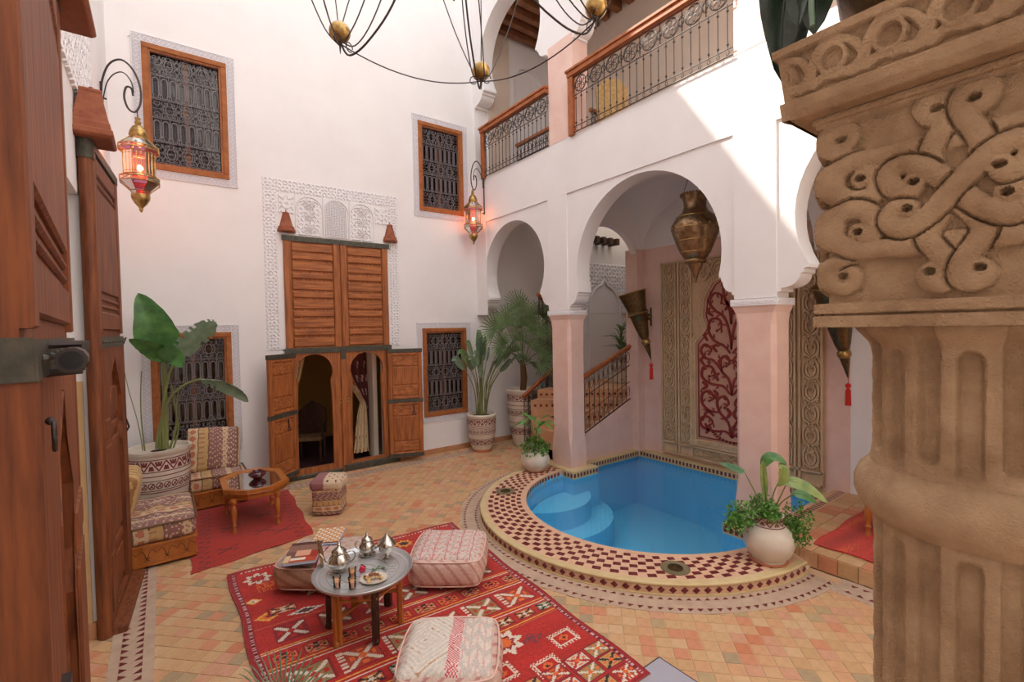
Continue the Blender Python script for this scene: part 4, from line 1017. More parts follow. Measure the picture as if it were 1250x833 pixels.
# ---- raised walkway at the right of the pool
plat = thing('raised_walkway', 'raised tiled walkway right of the pool under the red rug', 'platform', (6.0, 1.0, 0))
b = MB(); b.bx(5.05, 7.14, -.44, 2.44, 0, .155); part(b, 'step_body', M_['grout'], plat, world=True)
for i in range(17):
    y = 2.40-i*.165
    b = MB(); b.bx(5.035, 5.052, y-.155, y, .012, .15); part(b, 'riser_tile', TILES[(i*3) % 5], plat, world=True)
k = 0
for i in range(13):
    for j in range(11):
        x = 5.04+i*.163; y = 2.36-j*.2
        b = MB(); b.bx(x+.003, x+.160, y-.197+.003, y-.003, .150, .162); part(b, 'paving_tile', TILES[(i*5+j*7) % 6], plat, world=True)
b = MB(); b.bx(5.12, 7.15, 2.36, 2.52, .0, .160); part(b, 'pool_edge_strip', M_['kerbtile'], plat, world=True)
b = MB()
for i in range(30):
    x = 5.2+i*.065; b.add([(x, 2.38, .1625), (x+.03, 2.38, .1625), (x+.055, 2.46, .1625), (x+.025, 2.46, .1625)], [(0, 1, 2, 3)])
part(b, 'slanted_inlay', M_['maroon'], plat, world=True, kind='stuff')

# ================================================================ RUGS
RED, DRED, CREAM, ORNG, BLK, GRN, YEL = (.48, .018, .012), (.28, .008, .014), S(224, 206, 186), S(226, 108, 48), S(40, 28, 34), S(150, 140, 90), S(232, 170, 70)
def carpet(name, label, quad, nx, ny, img, th=.016, wav=.004, z=.0, mat_=None, group=None):
    """quad corners: (0,0),(1,0),(1,1),(0,1) in world xy; origin at quad centre"""
    q = [np.array(p) for p in quad]; c = sum(q)/4
    s, t = np.meshgrid(np.linspace(0, 1, nx+1), np.linspace(0, 1, ny+1))
    P = ((1-s)*(1-t))[..., None]*q[0]+(s*(1-t))[..., None]*q[1]+(s*t)[..., None]*q[2]+((1-s)*t)[..., None]*q[3]-c
    Z = th+wav*np.sin(P[..., 0]*7+1)*np.sin(P[..., 1]*5)+rng.uniform(-.0012, .0012, s.shape)
    Z += wav*.5
    # slightly wandering edges
    P[..., 0] += .012*np.sin(t*19)*(np.abs(s-.5)*2)**3; P[..., 1] += .010*np.sin(s*15)*(np.abs(t-.5)*2)**3
    o = grid_mesh(name, np.dstack([P, Z]), img, mat_ or M_['pile'], None, True, thick=th-.001)
    me = o.data; nb = (nx+1)*(ny+1)
    o.location = (c[0], c[1], z); return tag(o, label, 'rug', group)
def skirt(XYZ): pass
def paint(nx, ny, Wd, Hd, base):
    X, Y, U, V = flat_grid(0, Wd, 0, Hd, nx, ny); img = np.ones((ny, nx, 3))*np.array(base); return img, U, V
def put(img, mask, c): img[mask] = c
def diamond(U, V, x, y, a, b): return np.abs(U-x)/a+np.abs(V-y)/b
def star8(U, V, x, y, r):
    A = np.arctan2(V-y, U-x); R = np.hypot(U-x, V-y); return R/(r*(.62+.38*np.abs((A*8/(2*PI)) % 1-.5)*2))
nx, ny = 190, 275
Wd, Hd = 2.2, 3.2
img, U, V = paint(nx, ny, Wd, Hd, RED)
img *= (1+.18*np.sin(V*23)[..., None]*.4+rng.normal(0, .10, (ny, nx, 1)))
def xsq(x, y, w, h, bgc, fg, fg2):
    du, dv = (U-x)/w, (V-y)/h; m = (np.abs(du) < .5) & (np.abs(dv) < .5); put(img, m, bgc)
    put(img, m & (np.abs(np.abs(du)-np.abs(dv)) < .09), fg); put(img, m & ((np.abs(du) > .43) | (np.abs(dv) > .43)), DRED)
    put(img, m & (np.abs(du)+np.abs(dv) < .16), fg2); put(img, m & (np.abs(du) < .10) & (np.abs(dv) > .24) & (np.abs(dv) < .36), fg2); put(img, m & (np.abs(dv) < .10) & (np.abs(du) > .24) & (np.abs(du) < .36), fg2)
def hline(y, c, w=.012): put(img, np.abs(V-y) < w/2, c)
# V runs from the near end (0) to the far end (3.2)
cols5 = [S(200, 120, 60), CREAM, S(170, 60, 40), GRN, S(206, 160, 120)]
# far end: scattered stars and bars
for (x, y, r, c1, c2) in ((.62, 2.52, .15, CREAM, ORNG), (.22, 2.95, .12, CREAM, RED), (1.55, 2.95, .10, YEL, BLK), (1.9, 2.85, .11, CREAM, BLK), (1.25, 3.0, .10, CREAM, ORNG), (1.95, 3.05, .06, BLK, CREAM)):
    d = star8(U, V, x, y, r); put(img, d < 1, c1); put(img, d < .62, DRED); put(img, d < .45, c2)
for (x, y, a, b_, c1, c2) in ((.56, 3.0, .10, .07, CREAM, ORNG), (.9, 2.98, .09, .07, ORNG, CREAM), (.18, 2.25, .10, .07, YEL, ORNG), (.45, 2.18, .14, .05, CREAM, BLK), (.12, 2.55, .07, .05, YEL, CREAM)):
    d = diamond(U, V, x, y, a, b_); put(img, d < 1, c1); put(img, d < .62, c2); put(img, d < .25, DRED)
m = (np.abs(U-.35) < .17) & (np.abs(V-2.76) < .08) & (rng.random(U.shape) > .45); put(img, m, ORNG)
m = (np.abs(U-1.9) < .2) & (np.abs(V-2.62) < .1) & (rng.random(U.shape) > .5); put(img, m, GRN)
# panel rows of hourglass squares
for i in range(6):
    xsq(.30+.32*i, 1.95, .24, .24, S(128, 96, 60) if i % 2 else DRED, CREAM, RED)
    if i % 2 == 0: xsq(.30+.32*i, 2.30, .22, .12, S(214, 120, 70), BLK, CREAM)
hline(1.78, YEL); hline(1.75, CREAM, .01); hline(2.10, S(200, 90, 60), .01)
for i in range(10):
    xsq(.2+.21*i, 1.65, .18, .12, S(200, 140, 90) if i % 2 else ORNG, RED, BLK)
hline(1.56, YEL); hline(1.53, CREAM, .01)
for i in range(6): xsq(.32+.33*i, 1.36, .26, .24, S(150, 120, 70) if i % 2 == 0 else S(176, 60, 36), CREAM, ORNG if i % 2 else RED)
for k_ in range(6):
    x = .15+.33*k_; m = (np.abs(U-x-.03) < .018) & (np.abs(V-1.36) < .13) & (np.abs((V*25) % 1-.5) < .3); put(img, m, CREAM)
hline(1.20, YEL); hline(1.17, CREAM, .01)
for i in range(10): xsq(.2+.21*i, 1.09, .18, .11, S(130, 150, 110) if i % 3 == 0 else S(196, 120, 60), BLK, CREAM)
hline(1.01, YEL); hline(.98, S(200, 90, 60), .01)
# open red field with white toothed diamonds and stars
for (x, y, r, c1, c2) in ((.22, .86, .12, CREAM, RED), (1.55, .88, .15, CREAM, ORNG), (1.28, .86, .13, YEL, S(80, 60, 90)), (.52, .76, .15, YEL, ORNG)):
    d = star8(U, V, x, y, r); put(img, d < 1, c1); put(img, d < .60, DRED); put(img, d < .42, c2)
for (x, y) in ((1.95, .66), (1.35, .62), (.9, .62), (1.66, .50)):
    du, dv = np.abs(U-x), np.abs(V-y); m = (du < .11) & (dv < .085); tooth = ((U*34) % 1 < .5) ^ ((V*34) % 1 < .5)
    put(img, m & ((du > .085) | (dv > .062)) & tooth, CREAM); put(img, (du < .088) & (dv < .064), CREAM); put(img, (du < .072) & (dv < .05), S(190, 30, 20)); put(img, diamond(U, V, x, y, .05, .04) < 1, ORNG); put(img, diamond(U, V, x, y, .02, .018) < 1, BLK)
for (x, y, s_) in ((1.75, .80, .07), (1.1, .72, .08), (.7, .55, .07)): put(img, (diamond(U, V, x, y, s_*1.4, s_) < 1) & (rng.random(U.shape) > .4), S(110, 60, 70)); 
for i in range(3):
    for j in range(10):
        if (i, j) in ((2, 0), (2, 1), (2, 4), (1, 0)): continue
        x, y = .22+.205*j, .12+.145*i
        xsq(x, y, .19, .135, [S(196, 150, 90), S(170, 50, 40), S(214, 200, 180), S(150, 130, 80)][(i*3+j) % 4], [BLK, CREAM, RED, CREAM][(i*3+j) % 4], ORNG)
# borders
e_ = np.minimum(np.minimum(U, Wd-U), 9); put(img, e_ < .075, DRED*1 if 0 else (.33, .010, .016)); put(img, (e_ > .035) & (e_ < .060) & ((V*38) % 1 < .6), S(206, 170, 168)); put(img, (e_ > .035) & (e_ < .060) & ((V*19) % 1 < .2), BLK)
e2 = np.minimum(V, Hd-V); put(img, e2 < .03, (.33, .010, .016)); put(img, (e2 > .045) & (e2 < .07) & ((U*30) % 1 < .5) & (e_ > .08), CREAM)
main = carpet('berber_carpet', 'large red Berber carpet with cream stars and diamonds under the tea table', [(.45, 2.02), (2.62, 2.02), (2.80, 5.12), (.43, 5.42)], nx, ny, img)
b = MB()
for i in range(110):
    t = i/109; x = -1.13+2.17*t; y = -1.62; b.tube([(x, y, .012), (x+random.uniform(-.01, .01), y-.03, .008), (x+random.uniform(-.02, .02), y-.06, .004)], .0035, 3)
o = part(b, 'fringe', M_['white_pot'], main, kind='stuff')
# flat-woven red rug in the seating corner
img, U, V = paint(110, 170, 1.25, 2.0, (.44, .016, .005)); img *= (1+rng.normal(0, .08, (170, 110, 1))); img[V > 1.0] *= .92
def zigz(xc, amp, ph, thick):
    f = xc+amp*(np.abs(((V+ph)*7) % 1-.5)*2-.5); put(img, np.abs(U-f) < thick*1.6, (.05, .008, .010))
zigz(.12, .12, 0, .008); zigz(1.12, .12, 0, .008)
for (x, y) in ((.35, .35), (.75, .60), (.40, 1.0), (.80, 1.15), (.95, .42)):
    for a in (1, -1):
        m = (np.abs((U-x)-a*(V-y)*1.6) < .018) & (np.abs(V-y) < .07); put(img, m, (.05, .008, .010))
put(img, np.abs(V-.10) < .01, (.30, .01, .01)); put(img, np.abs(V-.15) < .006, (.30, .01, .01)); put(img, np.abs(V-1.9) < .01, (.30, .01, .01))
carpet('flatweave_rug', 'bright red flat-woven rug with black zigzags under the octagonal table', [(.14, 5.67), (1.36, 5.90), (1.46, 7.80), (.27, 7.62)], 110, 170, img, th=.010)
# walkway rug
img, U, V = paint(140, 100, 1.75, 1.3, (.56, .03, .014)); 
n1 = np.sin(U*3+V*14)+np.sin(V*31+U*2)*.6+rng.normal(0, .25, U.shape); img *= (1+.18*n1[..., None]); put(img, (rng.random(U.shape) > .93) & (n1 > .6), (.12, .01, .01)); put(img, (n1 > 1.1), (.70, .10, .02))
carpet('walkway_rug', 'plain bright red shaggy rug on the raised walkway', [(5.22, .72), (6.95, .72), (6.95, 2.02), (5.22, 2.02)], 140, 100, img, th=.014, z=.162)
# mosaic floor panel / mat
mt = thing('mosaic_mat', 'pale mat with black border and dark star beside the carpet end', 'mat', (2.36, 1.74, 0))
b = MB(); b.bx(-.45, .45, -.45, .36, 0, .008); part(b, 'border', M_['black'], mt)
img, U, V = paint(88, 78, .88, .78, S(208, 182, 150)); put(img, (U+V < .62+.3) | (U > .36), S(176, 172, 184)); put(img, (V > .50) & (U < .5), S(208, 182, 150))
for (x, y, r) in ((.46, .30, .2),): d = np.hypot(U-x, V-y); A = np.arctan2(V-y, U-x); put(img, (d < r) & (np.sin(12*A)*np.cos(d*60) > .1), S(66, 40, 54))
XX, YY, _, _ = flat_grid(-.44, .44, -.44, .35, 88, 78); grid_mesh('patterned_field', np.dstack([XX, YY, np.full(XX.shape, .0095)]), img, M_['print'], mt)

# ================================================================ SOFT FURNITURE
def soft_box(name, parent, sx, sy, sz, n, colf, m, puff=(.02, .02, .03), r=.05, loc=(0, 0, 0), rot=(0, 0, 0), label=None, tuft=None, seed=0):
    """rounded cushion; colf(x,y,z,face)->colour with x,y,z in metres"""
    rg = np.random.default_rng(seed+5); verts = []; faces = []; cols = []
    hx, hy, hz = sx/2, sy/2, sz/2
    ph = rg.uniform(0, 6, 6)
    for ax in range(3):
        for sg in (-1, 1):
            u_, v_ = [(1, 2), (2, 0), (0, 1)][ax]; L = [sx, sy, sz]
            nu = max(6, int(n*L[u_]/max(L))); nv = max(6, int(n*L[v_]/max(L))); off = len(verts)
            for j in range(nv+1):
                for i in range(nu+1):
                    a = -1+2*i/nu; c = -1+2*j/nv
                    p = [0, 0, 0]; p[ax] = sg; p[u_] = a; p[v_] = c
                    q = np.array([p[0]*hx, p[1]*hy, p[2]*hz]); inn = np.clip(q, [-(hx-r), -(hy-r), -(hz-r)], [hx-r, hy-r, hz-r]); d = q-inn; L_ = np.linalg.norm(d)
                    q = inn+d/max(L_, 1e-9)*r if L_ > 1e-9 else q
                    f = [1-p[0]**2, 1-p[1]**2, 1-p[2]**2]
                    q = q+np.array([np.sign(p[0])*abs(p[0])*puff[0]*f[1]*f[2], np.sign(p[1])*abs(p[1])*puff[1]*f[0]*f[2], np.sign(p[2])*abs(p[2])*puff[2]*f[0]*f[1]])
                    q = q+.004*np.array([math.sin(q[1]*21+ph[0])+math.sin(q[2]*33+ph[1]), math.sin(q[0]*19+ph[2]), math.sin(q[0]*17+ph[3])*math.sin(q[1]*23+ph[4])])
                    if tuft and ax == 2 and sg == 1:
                        for (tx, ty) in tuft: q[2] -= .028*math.exp(-((q[0]-tx)**2+(q[1]-ty)**2)/.0028)
                    verts.append(tuple(q))
            for j in range(nv):
                for i in range(nu):
                    o = off+j*(nu+1)+i; fc = (o, o+1, o+nu+2, o+nu+1); faces.append(fc if sg > 0 else fc[::-1])
                    m_ = np.mean([verts[k] for k in fc], axis=0); cols.append(colf(m_[0], m_[1], m_[2], ax*2+(sg > 0)))
    me = bpy.data.meshes.new(name); me.from_pydata(verts, [], faces); me.materials.append(m)
    at = me.color_attributes.new('Col', 'FLOAT_COLOR', 'CORNER'); c = np.ones((len(cols)*4, 4), np.float32); c[:, :3] = np.repeat(np.array(cols), 4, 0); at.data.foreach_set('color', c.ravel())
    me.polygons.foreach_set('use_smooth', [True]*len(faces)); me.update()
    o = bpy.data.objects.new(name, me); COL.objects.link(o); o.parent = parent; o.location = loc; o.rotation_euler = rot
    if label: o['label'] = label
    return o
GOLD_, PURP, SAL, TAN = S(206, 168, 110), S(132, 84, 92), S(196, 112, 84), S(222, 196, 158)
def brocade(s, t):
    q = np.array(brocade0(s, t)); return tuple(q*.75+np.array(S(180, 136, 104))*.25)
def brocade0(s, t):
    """striped brocade, s across the stripes in metres"""
    k = (s % .62)/.62
    w = math.sin(t*95+2*math.sin(s*40))*math.sin(s*110)
    if k < .02 or .21 < k < .23 or .41 < k < .43 or .985 < k: return S(96, 58, 46)
    if k < .21: return SAL if math.hypot(((t*9) % 1)-.5, (k-.115)*7) < .38 else TAN
    if k < .41: return GOLD_ if math.sin(t*90) > -.6 or k > .34 else S(170, 126, 78)
    if k < .70: return PURP if w < .55 else TAN
    if k < .80: return TAN if w < .6 else S(150, 92, 84)
    return PURP if w < .5 else S(226, 206, 176)
def ctop(ax, off=0):
    return lambda x, y, z, f: brocade((x if ax == 0 else y)+off+3, (y if ax == 0 else x)+z)
def piping(parent, sx, sy, z, r=.010, off=.0):
    b = MB(); h = (sx/2-.03, sy/2-.03); b.tube([(p[0], p[1], z) for p in [( -sx/2, -h[1]), (-h[0], -sy/2), (h[0], -sy/2), (sx/2, -h[1]), (sx/2, h[1]), (h[0], sy/2), (-h[0], sy/2), (-sx/2, h[1])]], r, 6, True); return b
def wooden_base(parent, x0, x1, y0, y1, z1, paint_y=None):
    b = MB(); b.bx(x0, x1, y0, y1, .03, z1-.02); part(b, 'base_box', M_['orangewood'], parent)
    b = MB(); b.bx(x0-.012, x1+.015, y0-.015, y1+.005, z1-.03, z1); part(b, 'base_rail', M_['orangewood'], parent, bevel=.004)
    b = MB(); b.bx(x0-.005, x1+.010, y0-.012, y1, .03, .055); part(b, 'base_foot', M_['orangewood'], parent)
    # painted lattice arches on the front board
    L = x1-x0; n = max(2, round(L/.17)); b = MB(Matrix(((1,0,0,0),(0,0,-1,y0),(0,1,0,0),(0,0,0,1))))
    for i in range(n):
        xc = x0+L*(i+.5)/n; w = L/n*.5
        b.strip(cr([(xc-w, z1-.10), (xc-w*.5, z1-.06), (xc-w*.2, z1-.10), (xc, .09), (xc+w*.2, z1-.10), (xc+w*.5, z1-.06), (xc+w, z1-.10)][:4], 4), .006, 0, .003)
        b.strip(cr([(xc, .09), (xc+w*.2, z1-.10), (xc+w*.5, z1-.06), (xc+w, z1-.10)], 4), .006, 0, .003)
        for a in range(4): b.strip([(xc, .10), (xc+.035*math.cos(a*PI/2+.78), .10+.03*math.sin(a*PI/2+.78))], .006, 0, .003)
    part(b, 'painted_ornament', M_['paint_dark'], parent)
# banquette along the left wall
sf = thing('banquette', 'low banquette against the left wall, next to the open door leaf', 'sofa', (-.13, 6.62, .002))
wooden_base(sf, -.33, .34, -.52, .50, .25)
soft_box('seat_cushion', sf, .68, 1.04, .20, 60, lambda x, y, z, f: brocade((x if f in (2, 3) else y)+3.30, (y if f in (2, 3) else x)+z), M_['cloth'], (.01, .01, .02), .05, (.005, -.01, .35), tuft=[(-.1, -.25), (.12, -.25), (-.1, .05), (.12, .05), (-.1, .32), (.12, .32)], seed=1)
b = piping(sf, .70, 1.06, .435); part(b, 'piping', M_['goldcurtain'], sf, smooth=60, loc=(.005, -.01, 0))
soft_box('back_cushion', sf, .60, .16, .52, 44, ctop(2, .3) if 0 else (lambda x, y, z, f: GOLD_ if math.sin(x*70) > -.5 else S(160, 116, 70)), M_['cloth'], (.01, .04, .01), .06, (-.25, -.12, .70), (math.radians(14), 0, math.radians(90)), seed=2)
# corner seat against the back wall
cs = thing('corner_seat', 'low upholstered seat against the back wall, beside the big planter', 'sofa', (.55, 7.93, 0))
wooden_base(cs, -.34, .34, -.27, .26, .25)
soft_box('seat_cushion', cs, .68, .54, .20, 54, ctop(0, .43), M_['cloth'], (.01, .01, .02), .05, (0, 0, .35), seed=3)
b = piping(cs, .70, .56, .435); part(b, 'piping', M_['goldcurtain'], cs, smooth=60)
soft_box('back_cushion', cs, .66, .16, .60, 56, ctop(0, .43), M_['cloth'], (.01, .05, .01), .05, (-.02, .14, .74), (math.radians(-12), math.radians(4), 0), seed=4)
# upholstered cube
cu = thing('upholstered_cube', 'small striped brocade footstool on the tiles in front of the door', 'footstool', (1.72, 6.52, 0), math.radians(-30))
soft_box('stool_body', cu, .36, .36, .36, 44, lambda x, y, z, f: brocade(z*1.7+2.7, x+y), M_['cloth'], (.01, .01, .0), .03, (0, 0, .19), seed=5)
soft_box('stool_top', cu, .40, .40, .14, 44, lambda x, y, z, f: (S(150, 96, 96) if x < -.02 else (S(70, 44, 44) if math.sin(x*60)*math.sin(y*60) > .75 else S(214, 186, 156))) , M_['cloth'], (.01, .01, .03), .05, (0, 0, .40), seed=6)
# ---- leather poufs
def pouf(name, label, loc, rz, sx, sy, sz, colf, seed):
    p = thing(name, label, 'pouf', loc, rz, None)
    soft_box('leather_cover', p, sx, sy, sz, 64, colf, M_['leather'], (.035, .035, .028), .075, (0, 0, sz/2+.034), seed=seed)
    b = MB()
    for z, k in ((.060, .955), (sz+.002, .975)): b.tube([(q[0]*k, q[1]*k, z) for q in cr([(-sx/2-.005, -sy/2+.07), (-sx/2+.07, -sy/2-.005), (0, -sy/2-.022), (sx/2-.07, -sy/2-.005), (sx/2+.005, -sy/2+.07), (sx/2+.022, 0), (sx/2+.005, sy/2-.07), (sx/2-.07, sy/2+.005), (0, sy/2+.022), (-sx/2+.07, sy/2+.005), (-sx/2-.005, sy/2-.07), (-sx/2-.022, 0), (-sx/2-.005, -sy/2+.07)], 4)[:-1]], .006, 5, True)
    part(b, 'seam_welt', M_['pink'], p, smooth=60); return p
B0 = S(218, 196, 180)
def emb1(x, y, z, f):
    if f < 4: return S(222, 188, 172) if math.sin((x+y)*55+z*40) > -.5 else S(200, 150, 140)
    k = (x*1.0) % .115/.115; w = math.sin(y*60+math.sin(x*50)*2)
    if k < .10: return S(206, 130, 124)
    if w*math.sin(x*85) > .45: return S(212, 154, 148)
    if w > .7: return S(196, 178, 172)
    return S(222, 198, 186)
def emb2(x, y, z, f):
    if f < 4: return S(212, 180, 164) if math.sin((x-y)*60) > -.6 else S(190, 130, 124)
    if .00 < x < .08: return S(206, 84, 92) if ((x*95)//1+(y*95)//1) % 2 else S(236, 206, 196)
    if x >= .08:
        return S(208, 192, 182) if math.sin(y*46+math.sin(x*60)*1.6) > .2 else (S(222, 176, 168) if (x*22) % 1 < .25 else S(224, 210, 196))
    dd = (abs(x+.16)+abs(y))*22
    return S(196, 150, 110) if (dd % 3 < .28 and math.sin((x-y)*70) > .3) else (S(214, 202, 190) if dd % 1 < .4 else S(228, 214, 200))
def emb0(x, y, z, f):
    if f < 4: return S(150, 44, 36) if abs(x-.05) < .012 else (S(188, 150, 126) if math.sin(z*60+x*30) > -.4 else S(164, 122, 100))
    return S(150, 44, 36) if abs(x-.05) < .008 else (S(204, 178, 164) if math.sin(x*50)*math.sin(y*50) > -.3 else S(190, 158, 146))
pouf('leather_pouf', 'square embroidered leather pouf to the right of the tea table', (2.17, 4.04, .02), math.radians(-38), .66, .66, .28, emb1, 11)
pouf('leather_pouf', 'square embroidered leather pouf nearest the bottom edge, with a red chequered stripe', (1.46, 2.74, .02), math.radians(-36), .62, .62, .28, emb2, 12)
pouf('leather_pouf', 'brownish leather pouf behind the tea table, under the magazines', (1.18, 4.74, .02), math.radians(-38), .70, .62, .25, emb0, 13)

# ================================================================ TABLES
ot = thing('octagonal_table', 'octagonal wooden coffee table with glass top on the red flat-woven rug', 'table', (.88, 6.88, .018))
octo = [(-.35, .50), (-.35, -.30), (-.12, -.50), (.18, -.45), (.36, -.28), (.36, .32), (.20, .54), (-.10, .70)]
octo = [(-.36, .30), (-.36, -.28), (-.14, -.50), (.14, -.50), (.36, -.28), (.36, .30), (.14, .52), (-.14, .52)]
def sc(P, k, kk=None): kk = kk or k; return [(p[0]*k, p[1]*kk) for p in P]
b = MB(); b.prism(octo, .465, .50, [sc(octo, .80, .86)]); part(b, 'table_rim', M_['orangewood'], ot, bevel=.008)
b = MB(); b.prism(sc(octo, .84, .89), .478, .486); part(b, 'glass_top', M_['glass'], ot)
b = MB(); b.prism(sc(octo, .78, .84), .40, .41); part(b, 'under_shelf', M_['orangewood'], ot)
b = MB(); b.prism(sc(octo, .90, .92), .39, .465, [sc(octo, .84, .88)]); part(b, 'apron', M_['orangewood'], ot)
lp = [(.026, 0), (.020, .03), (.014, .06), (.026, .09), (.016, .11), (.024, .16), (.030, .24), (.024, .30), (.016, .33), (.028, .35), (.028, .40)]
for (x, y) in ((-.27, -.38), (.20, -.40), (-.28, .38), (.26, .38)): b = MB(); b.lathe([(r*1.15, z) for r, z in lp], 12, (x, y, 0)); part(b, 'leg', M_['orangewood'], ot, smooth=50)
bw = thing('lacquer_bowl', 'dark maroon lacquered bowl on the glass of the octagonal table', 'bowl', (.93, 6.93, .506))
b = MB(); b.lathe([(.05, 0), (.055, .008), (.085, .03), (.105, .055), (.10, .078), (.07, .09), (.072, .10), (.062, .10), (.055, .085)], 28); part(b, 'bowl_body', M_['lacquer'], bw, smooth=60)
# ---- tea table
tt = thing('tea_table', 'low folding tea table with round engraved metal tray', 'table', (1.24, 3.77, .026), math.radians(8))
TR = .385
b = MB(); b.lathe([(.001, .432), (TR-.03, .432), (TR-.012, .436), (TR, .452), (TR+.006, .463), (TR+.002, .468), (TR-.008, .462), (TR-.020, .446), (TR-.035, .441), (.27, .4405), (.001, .4405)], 64); part(b, 'tray', M_['tray'], tt, smooth=50)
b = MB()
for r in (.10, .19, .28, .335): b.tube([(r*math.cos(a), r*math.sin(a), .4407) for a in np.linspace(0, 2*PI, 49)[:-1]], .0018, 4, True)
for k in range(16): a = k*PI/8; b.tube([((.23+.035*math.cos(w))*math.cos(a)-.03*math.sin(w)*math.sin(a), (.23+.035*math.cos(w))*math.sin(a)+.03*math.sin(w)*math.cos(a), .4407) for w in np.linspace(0, 2*PI, 11)[:-1]], .0015, 3, True)
part(b, 'tray_engraving', M_['pewter'], tt)
for k in range(6):
    a = k*PI/3+.35; x, y = .29*math.cos(a), .29*math.sin(a)
    b = MB(Matrix.Translation((x, y, 0)) @ Matrix.Rotation(a, 4, 'Z')); b.bx(-.016, .016, -.030, .0, 0, .43); b.bx(-.030, .0, -.002, .028, 0, .43); b.sph((0, 0, .01), .024, 6); part(b, 'leg', M_['orangewood'] if k % 2 else M_['darkwood'], tt, bevel=.004)
    b = MB(); a2 = a+2*PI/3
    if k < 3: b.tube([(x, y, .20+.03*k), (.29*math.cos(a+PI), .29*math.sin(a+PI), .20+.03*k)], .015, 4); part(b, 'crossbar', M_['orangewood'], tt)
    b = MB(); b.tube([(x, y, .34), (.29*math.cos(a+PI/3), .29*math.sin(a+PI/3), .34)], .011, 4); part(b, 'side_rail', M_['orangewood'], tt)
ZT = .026+.4405
def teapot(label, x, y, s, rz, tall=False, saucer=False, spout=True):
    t = thing('teapot' if spout else 'sugar_pot', label, 'teapot' if spout else 'pot', (x, y, ZT), rz)
    if saucer: b = MB(); b.lathe([(.001, 0), (.07*s, .002), (.085*s, .012), (.087*s, .016), (.07*s, .010), (.001, .010)], 24); part(b, 'saucer', M_['silver'], t, smooth=50)
    if spout: prof = [(.045, .008), (.05, .012), (.035, .02), (.055, .03), (.082, .055), (.088, .085), (.078, .115), (.058, .14), (.050, .150), (.058, .155), (.06, .162)]; lid = [(.058, .160), (.056, .172), (.036, .190), (.018, .20), (.012, .212), (.018, .222), (.010, .235), (.004, .25)]
    else: prof = [(.035, .004), (.04, .01), (.02, .025), (.022, .04), (.055, .055), (.066, .07), (.068, .115), (.075, .118), (.078, .125)]; lid = [(.080, .122), (.078, .132), (.06, .15), (.035, .178), (.014, .20), (.010, .21), (.003, .222)]
    b = MB(); b.lathe([(r*s, z*s) for r, z in prof], 28); part(b, 'pot_body', M_['silver'], t, smooth=50)
    b = MB(); b.lathe([(r*s, z*s) for r, z in lid], 24); part(b, 'lid', M_['silver'], t, smooth=50)
    if spout:
        b = MB(); b.tube(cr([(-.075*s, 0, .06*s), (-.11*s, 0, .085*s), (-.125*s, 0, .13*s), (-.15*s, 0, .165*s)], 5), [.016*s*(1-.5*i/15) for i in range(16)], 8); part(b, 'spout', M_['silver'], t, smooth=60)
        b = MB(); b.tube(cr([(.055*s, 0, .145*s), (.10*s, 0, .155*s), (.125*s, 0, .125*s), (.115*s, 0, .085*s), (.082*s, 0, .06*s)], 5), .006*s, 6); part(b, 'handle', M_['silver'], t, smooth=60)
    return t
teapot('large silver teapot at the left of the tray', 1.085, 3.885, .98, math.radians(-20))
teapot('silver teapot in the middle back of the tray, on a small saucer', 1.36, 4.02, .80, math.radians(150), saucer=True)
teapot('lidded silver sugar pot at the right back of the tray', 1.475, 3.86, .98, 0, spout=False)
# oval bronze leaf shape leaning at the left of the tray
pl = thing('leaf_dish', 'narrow copper leaf-shaped dish standing upright at the left tray edge', 'dish', (.995, 4.03, ZT), math.radians(60))
b = MB(); shp = [(0, 0), (.045, .06), (.05, .13), (.02, .2), (-.01, .235), (-.03, .17), (-.035, .08)]; b.prism(cr(shp+[shp[0]], 4)[:-1], -.006, .0); b.v = [(p[0], p[2]+p[1]*.15, p[1]) for p in b.v]; part(b, 'dish_body', M_['oldbrass'], pl, smooth=40)
b = MB(); b.tube([(p[0], p[1]*.15, p[1]) for p in cr(shp+[shp[0]], 4)[:-1]], .005, 5, True); part(b, 'rim', M_['brass'], pl, smooth=60)
gl = None
for (x, y, lab, has) in ((.995, 3.64, 'tea glass at the front left of the tray, filled with amber tea', 1), (1.085, 3.56, 'tea glass nearest the tray front, filled with amber tea', 1), (1.13, 3.70, 'tea glass behind the two front glasses, near the rose', 1)):
    if gl is None:
        gl = thing('tea_glass', lab, 'glass', (x, y, ZT), 0, 'tea glasses on the tray')
        b = MB(); b.lathe([(.024, 0), (.025, .004), (.026, .03), (.031, .085), (.029, .085), (.0245, .03), (.022, .008), (.001, .007)], 20); part(b, 'glass_wall', M_['tglass'], gl, smooth=50)
        b = MB(); b.lathe([(.0215, .009), (.024, .03), (.0265, .055), (.001, .056)], 18); part(b, 'tea', M_['tea'], gl, smooth=50)
        b = MB(); b.tube([(.029*math.cos(a), .029*math.sin(a), .068) for a in np.linspace(0, 2*PI, 21)[:-1]], .0022, 4, True); part(b, 'gilt_band', M_['gold'], gl, smooth=60)
    else: copy_tree(gl, (x, y, ZT), 0, lab)
dp = tag(part(MB().lathe([(.001, .001), (.05, .001), (.085, .012), (.092, .018), (.08, .016), (.05, .007), (.001, .006)], 28, sx=1.15), 'biscuit_plate', M_['white_pot'], None, smooth=50, loc=(1.255, 3.575, ZT), rot=(0, 0, -.6)), 'white oval plate heaped with biscuits at the front of the tray', 'plate')
bm = None
spots = [(random.uniform(-.055, .055), random.uniform(-.045, .045)) for _ in range(22)]
